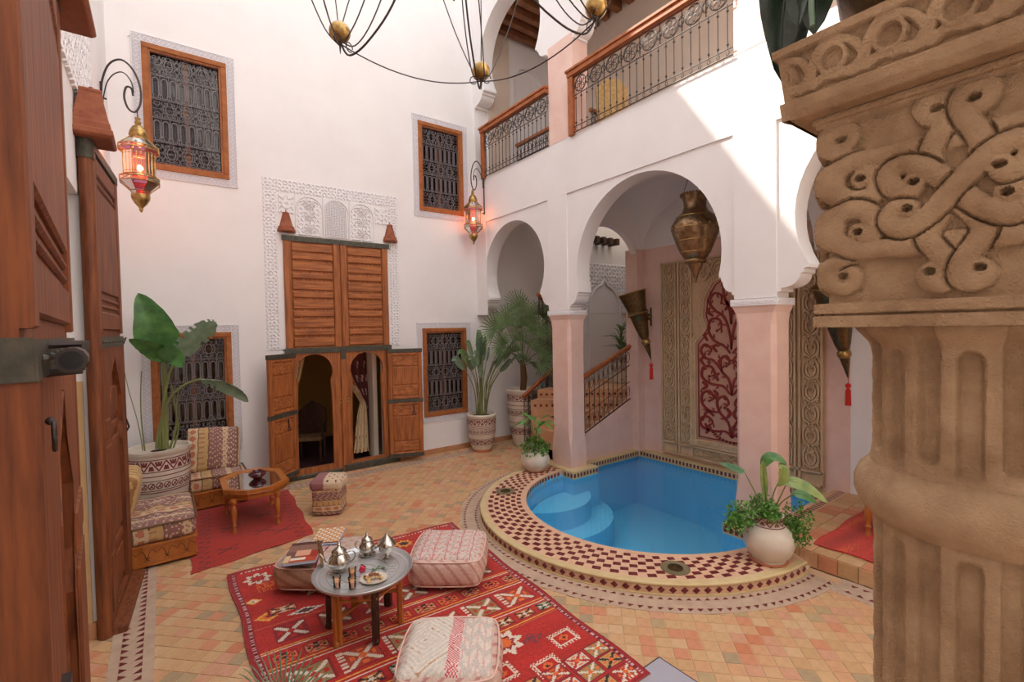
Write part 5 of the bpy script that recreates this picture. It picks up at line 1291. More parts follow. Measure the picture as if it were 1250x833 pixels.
for i, (x, y) in enumerate(spots):
    k = i % 3
    if bm is None:
        b1 = MB(); b1.sph((0, 0, 0), .014, 5, .6); b2 = MB(); b2.tube(to3(arc(0, 0, .014, 0, 200, 6)), .006, 5); b3 = MB(); b3.lathe([(.012, 0), (.015, .004), (.012, .010), (.002, .013)], 8)
        bm = [part(b1, 'biscuit', M_['biscuit'], None, smooth=60), part(b2, 'biscuit', M_['biscuit'], None, smooth=60), part(b3, 'biscuit', M_['choc'], None, smooth=60)]; first = [True]*3
    if first[k]: o = bm[k]; first[k] = False
    else: o = bm[k].copy(); COL.objects.link(o)
    r = math.hypot(x, y); o.location = (1.255+x, 3.575+y, ZT+.018+max(0, .026*(1-r/.06))+.004*(i % 3)); o.rotation_euler = (random.uniform(-.5, .5), random.uniform(-.5, .5), random.uniform(0, 6))
    tag(o, ['small round pale almond sweet heaped on the white plate', 'crescent-shaped almond biscuit heaped on the white plate', 'small brown biscuit heaped on the white plate'][k], 'biscuit', ['round sweets on the plate', 'crescent biscuits on the plate', 'brown biscuits on the plate'][k])
rs = thing('cut_rose', 'crimson rose lying on the middle of the tray', 'rose', (1.235, 3.765, ZT+.022), math.radians(-20))
b = MB()
for k in range(9):
    a = k*2.4; r = .006+.0022*k; b.add([(r*math.cos(a), r*math.sin(a), -.02), (r*math.cos(a+1.3), r*math.sin(a+1.3), -.02), (1.5*r*math.cos(a+1.1), 1.5*r*math.sin(a+1.1), .022), (1.5*r*math.cos(a+.1), 1.5*r*math.sin(a+.1), .025)], [(0, 1, 2, 3)])
b.sph((0, 0, -.01), .014, 6); b.v = [(p[2], p[1], p[0]) for p in b.v]; part(b, 'bloom', M_['rose'], rs, smooth=60, rot=(0, math.radians(200), 0))
b = MB(); b.tube([(.015, 0, -.006), (.08, -.012, -.016), (.17, -.005, -.018)], .0022, 5); part(b, 'stem', M_['green'], rs)
for k in range(3): b = MB(); x = .06+.04*k; b.add([(x, -.01, -.012), (x+.02, .012*(1 if k % 2 else -3), -.004), (x+.045, .016*(1 if k % 2 else -3), -.010), (x+.02, 0, -.012)], [(0, 1, 2, 3)]); part(b, 'leaf', M_['green'], rs)
# ---- magazines on the pouf
def book(name, label, loc, rz, w, h, th, img, sp):
    t = thing(name, label, 'magazine', loc, rz)
    b = MB(); b.bx(-w/2+.003, w/2-.003, -h/2+.003, h/2-.003, .002, th-.002); part(b, 'pages', M_['pages'], t)
    b = MB(); b.bx(-w/2, w/2, -h/2, h/2, 0, .002); b.bx(-w/2, -w/2+.002, -h/2, h/2, 0, th); part(b, 'back_cover', sp, t)
    ny, nx = img.shape[:2]; X, Y, _, _ = flat_grid(-w/2, w/2, -h/2, h/2, nx, ny); grid_mesh('front_cover', np.dstack([X, Y, np.full(X.shape, th)]), img, M_['print'], t, thick=.002)
img = np.ones((60, 46, 3))*S(206, 120, 60); jj, ii = np.mgrid[0:60, 0:46]; m = ((ii % 6) > 0) & ((jj % 6) > 0); img[m] = S(240, 238, 232); img[m & (((ii//6+jj//6) % 2) == 0)] = S(226, 170, 96); img[m & (((ii//6+jj//6) % 4) == 1)] = S(245, 243, 238); img[(jj < 3)] = S(120, 60, 50)
img1 = img
book('magazine', 'magazine with an orange and white chequered cover, at the back of the pouf', (1.27, 4.90, .337), math.radians(-28), .27, .36, .022, img1, M_['blueed'])
img = np.ones((60, 46, 3))*S(120, 84, 78); jj, ii = np.mgrid[0:60, 0:46]; img[jj > 30] = S(150, 110, 96); img[(jj < 30) & (ii > 20)] = S(176, 62, 50); img[(jj > 16) & (jj < 34) & (ii > 12) & (ii < 34)] = S(228, 170, 140); img[(jj < 12)] = S(196, 84, 60); img[(jj > 4) & (jj < 12) & (ii > 8) & (ii < 30)] = S(240, 226, 206); img[(jj > 50)] = S(96, 66, 62); img[(jj < 20) & (ii < 8)] = S(226, 196, 150)
book('magazine', 'glossy magazine with a red and brown photographic cover, at the front of the pouf', (.985, 4.665, .336), math.radians(-24), .28, .40, .030, img, M_['blueed'])
# ================================================================ LEFT DOOR LEAVES
def big_leaf(no, hinge, tip, th, label, wd, sign):
    hx, hy = hinge; L = math.dist(hinge, tip); ang = math.atan2(tip[1]-hy, tip[0]-hx)
    t = struct(thing('door_%d' % no, '', '', (hx, hy, 0)), label); t.rotation_euler = (0, 0, 0)
    # local frame: x from hinge to tip, y up, z toward the courtyard (+X)
    dx, dy = math.cos(ang), math.sin(ang); nz = (dy, -dx) if dy > 0 else (-dy, dx)
    M = Matrix(((dx, 0, nz[0], hx), (dy, 0, nz[1], hy), (0, 1, 0, 0), (0, 0, 0, 1)))
    P = lambda b, n, m, **k: part(b, n, m, t, world=True, **k)
    xc = L*.52; hw = min(.30, L*.30)
    kh = [(xc-hw*.95, .12), (xc-hw*.95, .9), (xc-hw*.92, 1.25), (xc-hw*.80, 1.45), (xc-hw*.95, 1.6), (xc-hw*.9, 1.85), (xc-hw*.55, 2.05), (xc, 2.22), (xc+hw*.55, 2.05), (xc+hw*.9, 1.85), (xc+hw*.95, 1.6), (xc+hw*.80, 1.45), (xc+hw*.92, 1.25), (xc+hw*.95, .9), (xc+hw*.95, .12)]
    b = MB(M); b.prism(rect(.0, L, .03, 2.34), -th, 0, [kh]); P(b, 'lower_board', wd, bevel=.006)
    b = MB(M); b.bx(0, L, 2.34, 3.90, -th, -.02); P(b, 'upper_board', wd)
    for a, c in ((0, .10), (L-.10, L)): b = MB(M); b.cbx(a, c, 2.42, 3.86, -.02, .004, .006); P(b, 'stile', wd)
    b = MB(M); b.bx(kh[0][0]-.03, kh[-1][0]+.03, .12, 2.25, -th+.004, -th+.03); wk = P(b, 'wicket_panel', wd)
    for (za, zc) in ((.2, .48), (.54, .62), (.66, 1.5), (1.56, 1.64), (1.7, 1.95)):
        b = MB(M); b.cbx(kh[0][0]+.03, kh[-1][0]-.03, za, zc, -th+.03, -th+.05, .012); part(b, 'raised_panel', wd, wk, world=True)
    # panels of the upper leaf
    for (za, zc) in ((2.45, 2.60), (2.63, 2.66), (2.69, 2.72), (2.76, 3.60), (3.63, 3.66), (3.70, 3.84)):
        b = MB(M); b.cbx(.115, L-.115, za, zc, -.02, .0 if zc-za > .08 else -.004, .01); P(b, 'upper_panel', wd)
    for (za, zc) in ((.16, .62), (.70, 1.5), (1.56, 1.72)):
        for (xa, xb) in ((.03, kh[0][0]-.04),):
            if xb-xa > .06: b = MB(M); b.cbx(xa, xb, za, zc, 0, .012, .008); P(b, 'side_panel', wd)
    b = MB(M); b.bx(-.004, L+.004, 2.305, 2.395, -th-.006, .006)
    for i in range(8): b.sph((L*(i+.5)/8, 2.35, .008), .011, 4)
    P(b, 'iron_strap', M_['strap'])
    b = MB(M); b.bx(-.004, L+.004, 3.86, 3.93, -th-.006, .008); P(b, 'top_strap', M_['strap'])
    return t, M, L, th
nd, MN, LN, TN = big_leaf(2, (-.335, 2.93), (-.225, 1.42), .16, 'huge cedar door leaf standing open closest to the camera at the left edge', M_['leafwood'], 1)
b = MB(MN); x0 = LN-.10
b.tube([(x0-.02, 2.345, .055), (x0-.60, 2.345, .05)], .020, 10); b.tube([(x0+.02, 2.345, .055), (x0-.12, 2.345, .055)], .030, 12)
for q in (.16, .34, .52): b.tube([(x0-q, 2.31, .0), (x0-q, 2.31, .06), (x0-q, 2.38, .07), (x0-q, 2.38, .0)], .012, 6)
part(b, 'sliding_bolt', M_['iron'], nd, smooth=50, world=True)
b = MB(MN); b.tube([(x0+.021, 2.345, .055), (x0+.023, 2.345, .055)], .022, 12); part(b, 'bolt_bore_shade', M_['black'], nd, world=True)  # black disc painting the dark of a hollow end; the bolt is solid
b = MB(MN); b.tube([(LN-.10+.014*math.cos(a), 2.17+.035*math.sin(a), .02) for a in np.linspace(0, 2*PI, 17)[:-1]], .005, 6, True); b.sph((LN-.10, 2.205, .014), .010, 6); part(b, 'ring_pull', M_['iron'], nd, smooth=50, world=True)
b = MB(MN); b.bx(LN-.30, LN-.22, 1.42, 1.50, -.10, .02); b.tube([(LN-.26, 1.44, .03), (LN-.26, 1.25, .04)], .012, 6); part(b, 'latch', M_['iron'], nd, world=True)
b = MB(MN); b.bx(LN-.01, LN+.006, 2.305, 2.40, -TN, 0); part(b, 'end_strap', M_['strap'], nd, world=True)
fd, MF, LF, TF = big_leaf(3, (-.405, 4.95), (-.325, 6.01), .07, 'tall cedar door leaf folded back against the left wall beside the banquette', M_['leafwood'], -1)
b = MB(MF); b.tube([(-.02, .0, -.04), (-.02, 3.82, -.04)], .048, 12); part(b, 'pivot_post', M_['leafwood'], fd, smooth=50, world=True)
b = MB(MF); b.tube([(-.02, 3.78, -.04), (-.02, 3.98, -.04)], .055, 12); part(b, 'post_collar', M_['strap'], fd, smooth=50, world=True)
b = MB(MF); b.tube([(LF, 2.36, .0), (LF+.05, 2.38, .02), (LF+.11, 2.35, .0), (LF+.05, 2.32, 0), (LF, 2.34, 0)], .006, 5); part(b, 'hook', M_['iron'], fd, world=True)
b = MB(MF); b.tube([(LF+.005, 1.58, .0), (LF+.005, 1.5, .02), (LF+.005, 1.46, .0)], .009, 6); part(b, 'latch', M_['iron'], fd, world=True)
b = MB(MF); b.cbx(-.03, LF+.02, .0, .05, -.02, .10, .01); part(b, 'sill_board', M_['leafwood'], fd, world=True)
def big_cap(x, y, z, parent, s=1.0):
    b = MB(); n = 8; vs = []; fs = []
    prof = [(.155, 0), (.175, .02), (.17, .06), (.155, .065), (.15, .11), (.14, .13), (.085, .36), (.09, .37), (.085, .39), (.02, .40), (.015, .43)]
    b.lathe([(r*s, h*s) for r, h in prof], 4, (0, 0, 0)); 
    b.v = [tuple(Matrix.Rotation(PI/4, 3, 'Z') @ Vector(p)) for p in b.v]; b.v = [(p[0]*1.1+x, p[1]*1.5+y, p[2]+z) for p in b.v]
    return part(b, 'pivot_cap', M_['cap'], parent, world=True, bevel=.01)
big_cap(-.40, 4.98, 3.93, fd); big_cap(-.36, 2.98, 3.88, nd, 1.0)

# ================================================================ LANTERNS
def bracket(label, wall, tip, z0):
    """scrolled iron bracket from the wall point (x,y) to the tip (x,y)"""
    d = Vector((tip[0]-wall[0], tip[1]-wall[1])); L = d.length; d.normalize()
    t = thing('lantern_bracket', label, 'bracket', (wall[0], wall[1], z0))
    f = lambda s, z: (wall[0]+d.x*s*L, wall[1]+d.y*s*L, z0+z)
    b = MB(); b.tube([f(.06, -.42), f(.06, .30)], .012, 6); b.tube([f(0, -.38), f(.22, -.40)], .010, 6); b.tube([f(0, .12), f(.2, .12)], .010, 6); part(b, 'wall_bar', M_['iron'], t, world=True)
    b = MB(); pts = [(.06, .10), (.10, .32), (.30, .52), (.62, .60), (.92, .52), (1.10, .34), (1.10, .16), (.95, .04), (.76, .06), (.66, .18), (.72, .30), (.86, .30), (.90, .22)]
    b.tube([f(s, z) for s, z in cr(pts, 5)], .011, 6); part(b, 'scroll_arm', M_['iron'], t, smooth=60, world=True)
    b = MB(); pts = [(.10, .10), (.22, .30), (.42, .42), (.66, .46), (.86, .38), (.92, .26)]; b.tube([f(s, z) for s, z in cr(pts, 5)], .007, 6); part(b, 'inner_scroll', M_['iron'], t, smooth=60, world=True)
    b = MB(); b.tube([f(1.0, .06), f(1.0, -.06)], .006, 6); part(b, 'hook', M_['iron'], t, world=True)
    return t
def lantern(label, loc, s, rz, power):
    t = thing('moroccan_lantern', label, 'lantern', loc, rz, 'hanging brass lanterns')
    k = 8; R = .165*s
    def ring(r, z): return [(r*math.cos(2*PI*(i+.5)/k), r*math.sin(2*PI*(i+.5)/k), z*s) for i in range(k)]
    b = MB(); b.lathe([(r*s, z*s) for r, z in ((.012, 0), (.03, -.01), (.02, -.04), (.035, -.06), (.025, -.09), (.06, -.12), (.085, -.17), (.095, -.22), (.085, -.24), (.10, -.26))], 16); part(b, 'crown', M_['brass'], t, smooth=45)
    levels = [(.10, -.26), (.205, -.36), (.21, -.40), (.165, -.43), (.165, -.70), (.205, -.73), (.205, -.78), (.10, -.88), (.09, -.92)]
    names = {0: 'purpleglass', 1: 'redglass', 3: 'clearpane', 5: 'redglass', 6: 'purpleglass', 7: 'redglass'}
    for i in range(len(levels)-1):
        r0, z0 = levels[i]; r1, z1 = levels[i+1]; A, B_ = ring(r0*s, z0), ring(r1*s, z1)
        fb = MB(); fb.tube(A, .006*s, 4, True)
        for j in range(k): fb.tube([A[j], B_[j]], .0055*s, 4)
        if i == 3:
            for j in range(k):
                for q in (.33, .67): fb.tube([lerp(A[j], A[(j+1) % k], q), lerp(B_[j], B_[(j+1) % k], q)], .003*s, 3)
                for zz in (.12, .88): fb.tube([lerp(A[j], B_[j], zz), lerp(A[(j+1) % k], B_[(j+1) % k], zz)], .003*s, 3)
        if i in (1, 5):
            for j in range(k): fb.tube([A[j], B_[(j+1) % k]], .003*s, 3); fb.tube([A[(j+1) % k], B_[j]], .003*s, 3)
        part(fb, 'brass_frame', M_['brass'], t)
        if i in names:
            for j in range(k):
                g = MB(); g.add([tuple(c*.985 for c in A[j][:2])+(A[j][2],), tuple(c*.985 for c in A[(j+1) % k][:2])+(A[j][2],), tuple(c*.985 for c in B_[(j+1) % k][:2])+(B_[j][2],), tuple(c*.985 for c in B_[j][:2])+(B_[j][2],)], [(0, 1, 2, 3)])
                part(g, 'glass_pane', LG[names[i]], t)
    b = MB(); b.lathe([(r*s, z*s) for r, z in ((.09, -.92), (.095, -.94), (.088, -.98), (.06, -1.03), (.025, -1.07), (.018, -1.09), (.022, -1.10), (.006, -1.13))][::-1], 16); part(b, 'bottom_finial', M_['brass'], t, smooth=45)
    b = MB(); b.sph((0, 0, -.60*s), .028*s, 8, 1.3); part(b, 'bulb', M_['bulb'], t, smooth=80)
    ld = bpy.data.lights.new('lantern_light', 'POINT'); ld.energy = power; ld.color = (1, .45, .25); ld.shadow_soft_size = .03
    lo = bpy.data.objects.new('lantern_light', ld); COL.objects.link(lo); lo.parent = t; lo.location = (0, 0, -.52*s)
    return t
LG = {}
LG['redglass'] = glassy('lantern_red_glass', (.90, .13, .10), .10, .1)[0]; LG['purpleglass'] = glassy('lantern_purple_glass', (.62, .22, .42), .10, .1)[0]; LG['clearpane'] = glassy('lantern_amber_glass', (1.0, .55, .45), .08, .1)[0]
bracket('scrolled iron bracket on the left wall holding the big lantern', (XL+.0, 7.02), (-.165, 7.02), 4.95)
lantern('large brass lantern with red glass hanging from the left wall bracket', (-.165, 7.02, 4.93), .97, 0, 4)
bracket('scrolled iron bracket in the right corner holding the small-looking lantern', (XA-.0, 7.89), (4.925, 7.89), 5.08)
lantern('brass lantern with red glass hanging in the corner by the small left arch', (4.925, 7.89, 5.10), .93, .2, 2)

# ================================================================ CHANDELIER
cc = Vector((1.41, 2.42, 4.30))
cn = thing('chandelier', 'large wrought-iron chandelier with engraved brass balls overhead', 'chandelier', tuple(cc))
a0 = math.atan2(3.18-2.42, .99-1.41)
def cp(a, r, z): return (cc.x+r*math.cos(a), cc.y+r*math.sin(a), z)
for k in range(5):
    a = a0-k*2*PI/5
    p = cp(a, .87, 4.36); b = MB(); b.sph(p, .068, 12, .95); part(b, 'brass_ball', M_['brass'], cn, smooth=60, world=True)
    b = MB(); b.lathe([(.008, -.075), (.014, -.06), (.010, -.05), (.022, -.045)], 8, p); b.tube([(p[0], p[1], 4.30), (p[0], p[1], 4.22)], [.010, .002], 6); part(b, 'ball_tip', M_['iron'], cn, world=True)
    # heavy arm sweeping down from the stem, and a thin stay straight up
    b = MB(); b.tube(cr([cp(a, .03, 5.6), cp(a, .16, 4.95), cp(a, .40, 4.46), cp(a, .62, 4.25), cp(a, .79, 4.19), cp(a, .865, 4.29)], 6), .0065, 6); part(b, 'sweeping_arm', M_['iron'], cn, smooth=60, world=True)
    b = MB(); b.tube(cr([cp(a, .87, 4.29), cp(a, .89, 4.5), cp(a, .93, 4.95), cp(a, .80, 5.4), cp(a, .35, 5.8), cp(a, .03, 5.9)], 6), .0038, 5); part(b, 'outer_stay', M_['iron'], cn, smooth=60, world=True)
    for sg in (-1, 1):
        b = MB(); b.tube(cr([cp(a, .85, 4.29), cp(a+sg*.05, .78, 4.27), cp(a+sg*.08, .66, 4.38), cp(a+sg*.11, .52, 4.62), cp(a+sg*.10, .44, 4.86), cp(a+sg*.05, .40, 4.86), cp(a+sg*.05, .43, 4.79)], 5), .0045, 5)
        q = cp(a+sg*.06, .84, 4.28); b.tube([(q[0]+.03*math.cos(w)*math.sin(a), q[1]-.03*math.cos(w)*math.cos(a), q[2]+.03*math.sin(w)) for w in np.linspace(0, 1.7*PI, 10)], .004, 4)
        part(b, 'scroll', M_['iron'], cn, smooth=60, world=True)
    # swag to the next ball, hanging under the ring
    a2 = a-2*PI/5; P0, P1 = Vector(cp(a, .87, 4.285)), Vector(cp(a2, .87, 4.285)); pts = []
    for i in range(17):
        t = i/16; q = P0.lerp(P1, t); q.z -= .0*1+.10*4*t*(1-t); pts.append(q)
    b = MB(); b.tube(pts, .0045, 5); part(b, 'swag_rod', M_['iron'], cn, smooth=60, world=True)
    a3 = a-PI/5; b = MB(); b.tube(cr([cp(a+.35, .99, 5.1), cp(a+.22, 1.02, 4.75), cp(a+.08, .95, 4.40), cp(a, .88, 4.28)], 6), .0045, 5); b.tube(cr([cp(a-.35, .99, 5.1), cp(a-.22, 1.0, 4.75), cp(a-.08, .95, 4.40), cp(a, .88, 4.28)], 6), .0045, 5); part(b, 'outer_rod', M_['iron'], cn, smooth=60, world=True)
b = MB(); b.lathe([(.004, 4.30), (.012, 4.315), (.010, 4.33), (.022, 4.345), (.026, 4.37), (.014, 4.40), (.030, 4.44), (.045, 4.52), (.04, 4.60), (.02, 4.66), (.018, 5.9)], 16, (cc.x, cc.y, 0)); part(b, 'centre_stem', M_['bronze'], cn, smooth=50, world=True)
b = MB(); b.tube([(cc.x, cc.y, 5.9), (cc.x, cc.y, 9.6)], .012, 6); b.tube([(XL, cc.y, 9.8), (cc.x, cc.y, 9.6), (XA, cc.y, 9.8)], .01, 5); part(b, 'suspension_cable', M_['iron'], cn, world=True)

# ================================================================ METAL PENDANT AND SCONCES
pd = thing('brass_pendant', 'big bulbous patinated brass pendant hanging in the pool arch', 'pendant lamp', (5.93, 3.76, 4.60))
b = MB(); prof = [(.006, 2.98), (.02, 3.03), (.045, 3.12), (.085, 3.20), (.10, 3.245), (.13, 3.25), (.145, 3.28), (.13, 3.31), (.155, 3.33), (.20, 3.40), (.26, 3.55), (.30, 3.66), (.315, 3.72), (.31, 3.78), (.25, 3.88), (.17, 3.95), (.145, 4.02), (.15, 4.10), (.175, 4.17), (.18, 4.19), (.165, 4.185)]
b.lathe([(r, z-4.60) for r, z in prof], 36); part(b, 'brass_body', M_['oldbrass'], pd, smooth=50)
b = MB()
for i in range(26): a = i*2*PI/26; b.tube([(.172*math.cos(a), .172*math.sin(a), -.43), (.182*math.cos(a), .182*math.sin(a), -.395)], .016, 5)
part(b, 'scalloped_rim', M_['oldbrass'], pd, smooth=50)
b = MB()
for i in range(16): a = i*PI/8; b.lathe([(.012, 0), (.016, .002), (.010, .006)], 6, (0, 0, 0)) if 0 else b.sph((.306*math.cos(a), .306*math.sin(a), -.85), .018, 4)
for r, z in ((.316, -.88), (.262, -1.05), (.20, -1.20), (.145, -1.32), (.252, -.72)): b.tube([(r*math.cos(a), r*math.sin(a), z) for a in np.linspace(0, 2*PI, 37)[:-1]], .005, 4, True)
part(b, 'embossed_bands', M_['brass'], pd, smooth=50)
for k in range(3): a = k*2*PI/3; b = MB(); b.tube([(.16*math.cos(a), .16*math.sin(a), -.42), (.01*math.cos(a), .01*math.sin(a), .06)], .004, 4); part(b, 'chain', M_['iron'], pd)
def torch(label, top, tip, knob):
    t = thing('wall_torch', label, 'wall lamp', knob, 0, 'brass cone torches on the alcove wall'); P0, P1 = Vector(top), Vector(tip); d = (P1-P0); L = d.length; d.normalize()
    M = Matrix.Translation(P0) @ Vector((0, 0, 1)).rotation_difference(d).to_matrix().to_4x4(); s = L/1.2
    b = MB(M); b.lathe([(r*s, z*L) for r, z in ((.235, 0), (.225, .02), (.19, .14), (.155, .27), (.17, .285), (.18, .31), (.16, .335), (.145, .345), (.115, .50), (.085, .62), (.062, .68))], 24); part(b, 'upper_cone', M_['bronze'], t, smooth=50, world=True)
    b = MB(M); b.tube([(.238*s*math.cos(a), .238*s*math.sin(a), 0) for a in np.linspace(0, 2*PI, 25)[:-1]], .010, 5, True); b.tube([(.178*s*math.cos(a), .178*s*math.sin(a), .31*L) for a in np.linspace(0, 2*PI, 25)[:-1]], .014, 5, True); part(b, 'brass_collar', M_['brass'], t, smooth=50, world=True)
    b = MB(M); b.sph((0, 0, .73*L), .078*s, 8, .9); part(b, 'brass_ball', M_['brass'], t, smooth=60, world=True)
    b = MB(M); b.lathe([(r*s, z*L) for r, z in ((.058, .77), (.05, .80), (.004, 1.0))], 14); part(b, 'lower_cone', M_['bronze'], t, smooth=50, world=True)
    q = P1; b = MB(); b.tube([q, q-Vector((0, 0, .06))], .004, 4); b.sph((q.x, q.y, q.z-.09), .035, 6); b.lathe([(.012, -.12), (.03, -.15), (.034, -.34), (.01, -.34)][::-1], 10, tuple(q)); part(b, 'tassel', M_['red_fab'], t, smooth=50, world=True)
    k = Vector(knob); b = MB(); b.sph(tuple(k+Vector((-.06, 0, 0))), .06, 8); b.tube([k+Vector((0, 0, -.16)), k+Vector((0, 0, .16))], .016, 6); m = P0+d*L*.31; b.tube([k, (k+m)/2+Vector((0, 0, -.03)), m], .014, 6); part(b, 'wall_mount', M_['bronze'], t, smooth=50, world=True)
    return t
torch('brass cone torch with red tassel on the pink pilaster left of the carved panel', (6.66, 5.46, 2.98), (6.86, 5.22, 1.80), (6.97, 5.30, 2.56))
torch('brass cone torch with red tassel partly hidden behind the stone capital', (6.62, 2.34, 2.86), (6.98, 2.30, 1.68), (7.14, 2.36, 2.46))

# ================================================================ FOREGROUND STONE COLUMN
sc_ = thing('stone_column', 'carved brown sandstone column with scrolled capital close on the right', 'column', (1.072, .168, 0))
def rot_surf(name, z0, z1, nz, na, rf, parent=sc_):
    th = np.linspace(0, 2*PI, na+1); z = np.linspace(z0, z1, nz+1); TH, Z = np.meshgrid(th, z); R = rf(TH, Z)
    return grid_mesh(name, np.stack([R*np.cos(TH), R*np.sin(TH), Z], -1), None, M_['stone'], parent, True)
def meander(zt, zb, r0, d, flare=0):
    def f(TH, Z):
        n = 18; ph = (TH-math.radians(174.8))/(2*PI/n)+18; k = np.floor(ph); fx = ph-k-.5          # one flute per cell
        up = (k % 2 == 0)                                                   # closed at the top or at the bottom
        w = .31; h = w*2*PI/n*r0
        X = fx*2*PI/n*r0
        top = zt-.018-h; bot = zb+.018+h
        dA = np.where(Z > top, np.hypot(X, Z-top), np.abs(X)); dB = np.where(Z < bot, np.hypot(X, Z-bot), np.abs(X))
        D = np.where(up, dA, dB); g = 1-sstep(h*.72, h*1.12, D)
        lim = np.where(up, Z < zt, Z > zb); g = g*lim*sstep(zb+.002, zb+.014, Z)
        return r0-d*g+.0035*np.sin(Z*140+TH*9)*.25+flare*np.exp(-np.maximum(Z-zb, 0)/.012)+flare*.8*np.exp(-np.maximum(zt-Z, 0)/.012)
    return f
rot_surf('shaft', 0, 2.072, 300, 468, lambda T, Z: meander(2.062, -9, .139, .016, .0)(T, np.maximum(Z, .9)))
rot_surf('neck', 2.135, 2.392, 130, 468, lambda T, Z: meander(2.372, 2.160, .141, .016, .004)(T, Z)+.022*sstep(2.345, 2.392, Z)**2)
b = MB(); b.lathe([(.12, 2.055), (.143, 2.060), (.150, 2.070), (.161, 2.082), (.168, 2.102), (.168, 2.120), (.161, 2.140), (.150, 2.151), (.143, 2.158), (.12, 2.16)], 72); part(b, 'torus_ring', M_['stone'], sc_, smooth=60)
b = MB(); b.lathe([(.26, 0), (.26, .10), (.24, .12), (.25, .16), (.22, .20), (.19, .24), (.16, .25)], 48); part(b, 'base', M_['stone'], sc_, smooth=40)
# capital block, four carved faces (relief computed from the ribbon scrolls)
HB = .160; CZ0, CZ1 = 2.392, 2.742
def px2face(L):   # scroll drawing given on the unit face, x 0..1 left to right, y 0..1 bottom to top
    return [(-HB+2*HB*x, CZ0+(CZ1-CZ0)*y) for x, y in L]
SK = {'Vt': [(0.387, 0.886), (0.367, 0.863), (0.346, 0.903), (0.369, 0.934), (0.413, 0.92), (0.426, 0.869), (0.405, 0.809), (0.377, 0.749), (0.367, 0.694), (0.387, 0.623), (.43, .57)],
'Vb': [(0.369, 0.226), (0.359, 0.211), (0.367, 0.183), (0.403, 0.174), (0.426, 0.203), (0.415, 0.26), (0.379, 0.323), (0.359, 0.371), (0.379, 0.426), (.43, .50)],
'L1': [(0.136, 0.671), (0.164, 0.691), (0.192, 0.629), (0.164, 0.58), (0.079, 0.594), (0.033, 0.657), (0.046, 0.726), (0.113, 0.754), (0.231, 0.749), (0.336, 0.749)],
'L0': [(0.062, 0.871), (0.09, 0.851), (0.1, 0.9), (0.059, 0.929), (0.018, 0.906), (0.023, 0.84), (0.069, 0.797), (.16, .775)],
'L2': [(0.126, 0.431), (0.156, 0.409), (0.185, 0.44), (0.164, 0.511), (0.097, 0.543), (0.038, 0.506), (0.038, 0.417), (0.103, 0.357), (0.221, 0.346), (0.323, 0.34)],
'L3': [(0.069, 0.237), (0.103, 0.249), (0.11, 0.206), (0.067, 0.18), (0.023, 0.211), (0.026, 0.283), (0.079, 0.32), (.16, .33)],
'bt': [(0.36, 0.750), (0.52, 0.757)], 'bb': [(0.36, 0.343), (0.52, 0.350)],
'C': [(0.318, 0.609), (0.3, 0.577), (0.251, 0.6), (0.233, 0.66), (0.274, 0.689), (0.336, 0.669), (0.395, 0.611), (0.451, 0.543), (0.508, 0.471), (0.569, 0.425), (0.62, 0.425), (.648, .465), (.625, .505), (.585, .50)]}
def fpt(p, mir): x = (.882-p[0] if mir else p[0])/.882; return (-HB+2*HB*x, CZ0+(CZ1-CZ0)*p[1])
n = 200; X, Y = np.meshgrid(np.linspace(-HB, HB, n+1), np.linspace(CZ0, CZ1, n+1)); Hh = np.zeros(X.shape); DP = .019
for key, w, dep in (('bt', .028, .7), ('bb', .028, .7), ('L0', .022, .8), ('L3', .022, .8), ('L1', .030, 1), ('L2', .030, 1), ('Vt', .028, .95), ('Vb', .028, .95), ('C', .029, 1.12)):
    for mir in (False, True):
        P = cr([fpt(p, mir) for p in SK[key]], 5); Dd = dseg(X, Y, P); ww = w/2
        t = DP*dep*(1-.28*np.clip(Dd/ww, 0, 1)**2); ins = Dd < ww; ring = (Dd >= ww) & (Dd < ww*1.22)
        Hh = np.where(ins, np.maximum(t, Hh*.0+t), np.where(ring, np.minimum(Hh, DP*.25), Hh))
for key, ei in (('L0', 0), ('L1', 0), ('L2', 0), ('L3', 0), ('Vt', 0), ('Vb', 0), ('C', 0), ('C', -1)):
    for mir in (False, True):
        q = fpt(SK[key][ei], mir); Dh = np.hypot((X-q[0])*.8, Y-q[1]); Hh = np.where(Dh < .0055, -.004, Hh)
edge = np.minimum(Y-CZ0, 1); Hh = np.where(Y < CZ0+.018, .018, Hh); Hh = np.where((Y >= CZ0+.018) & (Y < CZ0+.0215), .006, Hh); Hh = np.where((Y >= CZ0+.0215) & (Y < CZ0+.040), .017, Hh)
Hh = np.where(Y > CZ1-.018, .014, Hh); Hh += rng.normal(0, .00025, Hh.shape)
Xm = X+np.sign(X)*Hh*sstep(HB-.02, HB, np.abs(X))
for k in range(4):
    # local x rightwards seen from outside
    a = k*PI/2
    F = Matrix.Rotation(a, 4, 'Z') @ Matrix(((0,0,-1,-HB),(-1,0,0,0),(0,1,0,0),(0,0,0,1)))
    grid_mesh('capital_face', np.stack([Xm, Y, Hh], -1), None, M_['stone'], sc_, True, M=F)
b = MB(); b.bx(-HB+.002, HB-.002, -HB+.002, HB-.002, CZ0-.001, CZ1); part(b, 'capital_core', M_['stone'], sc_)
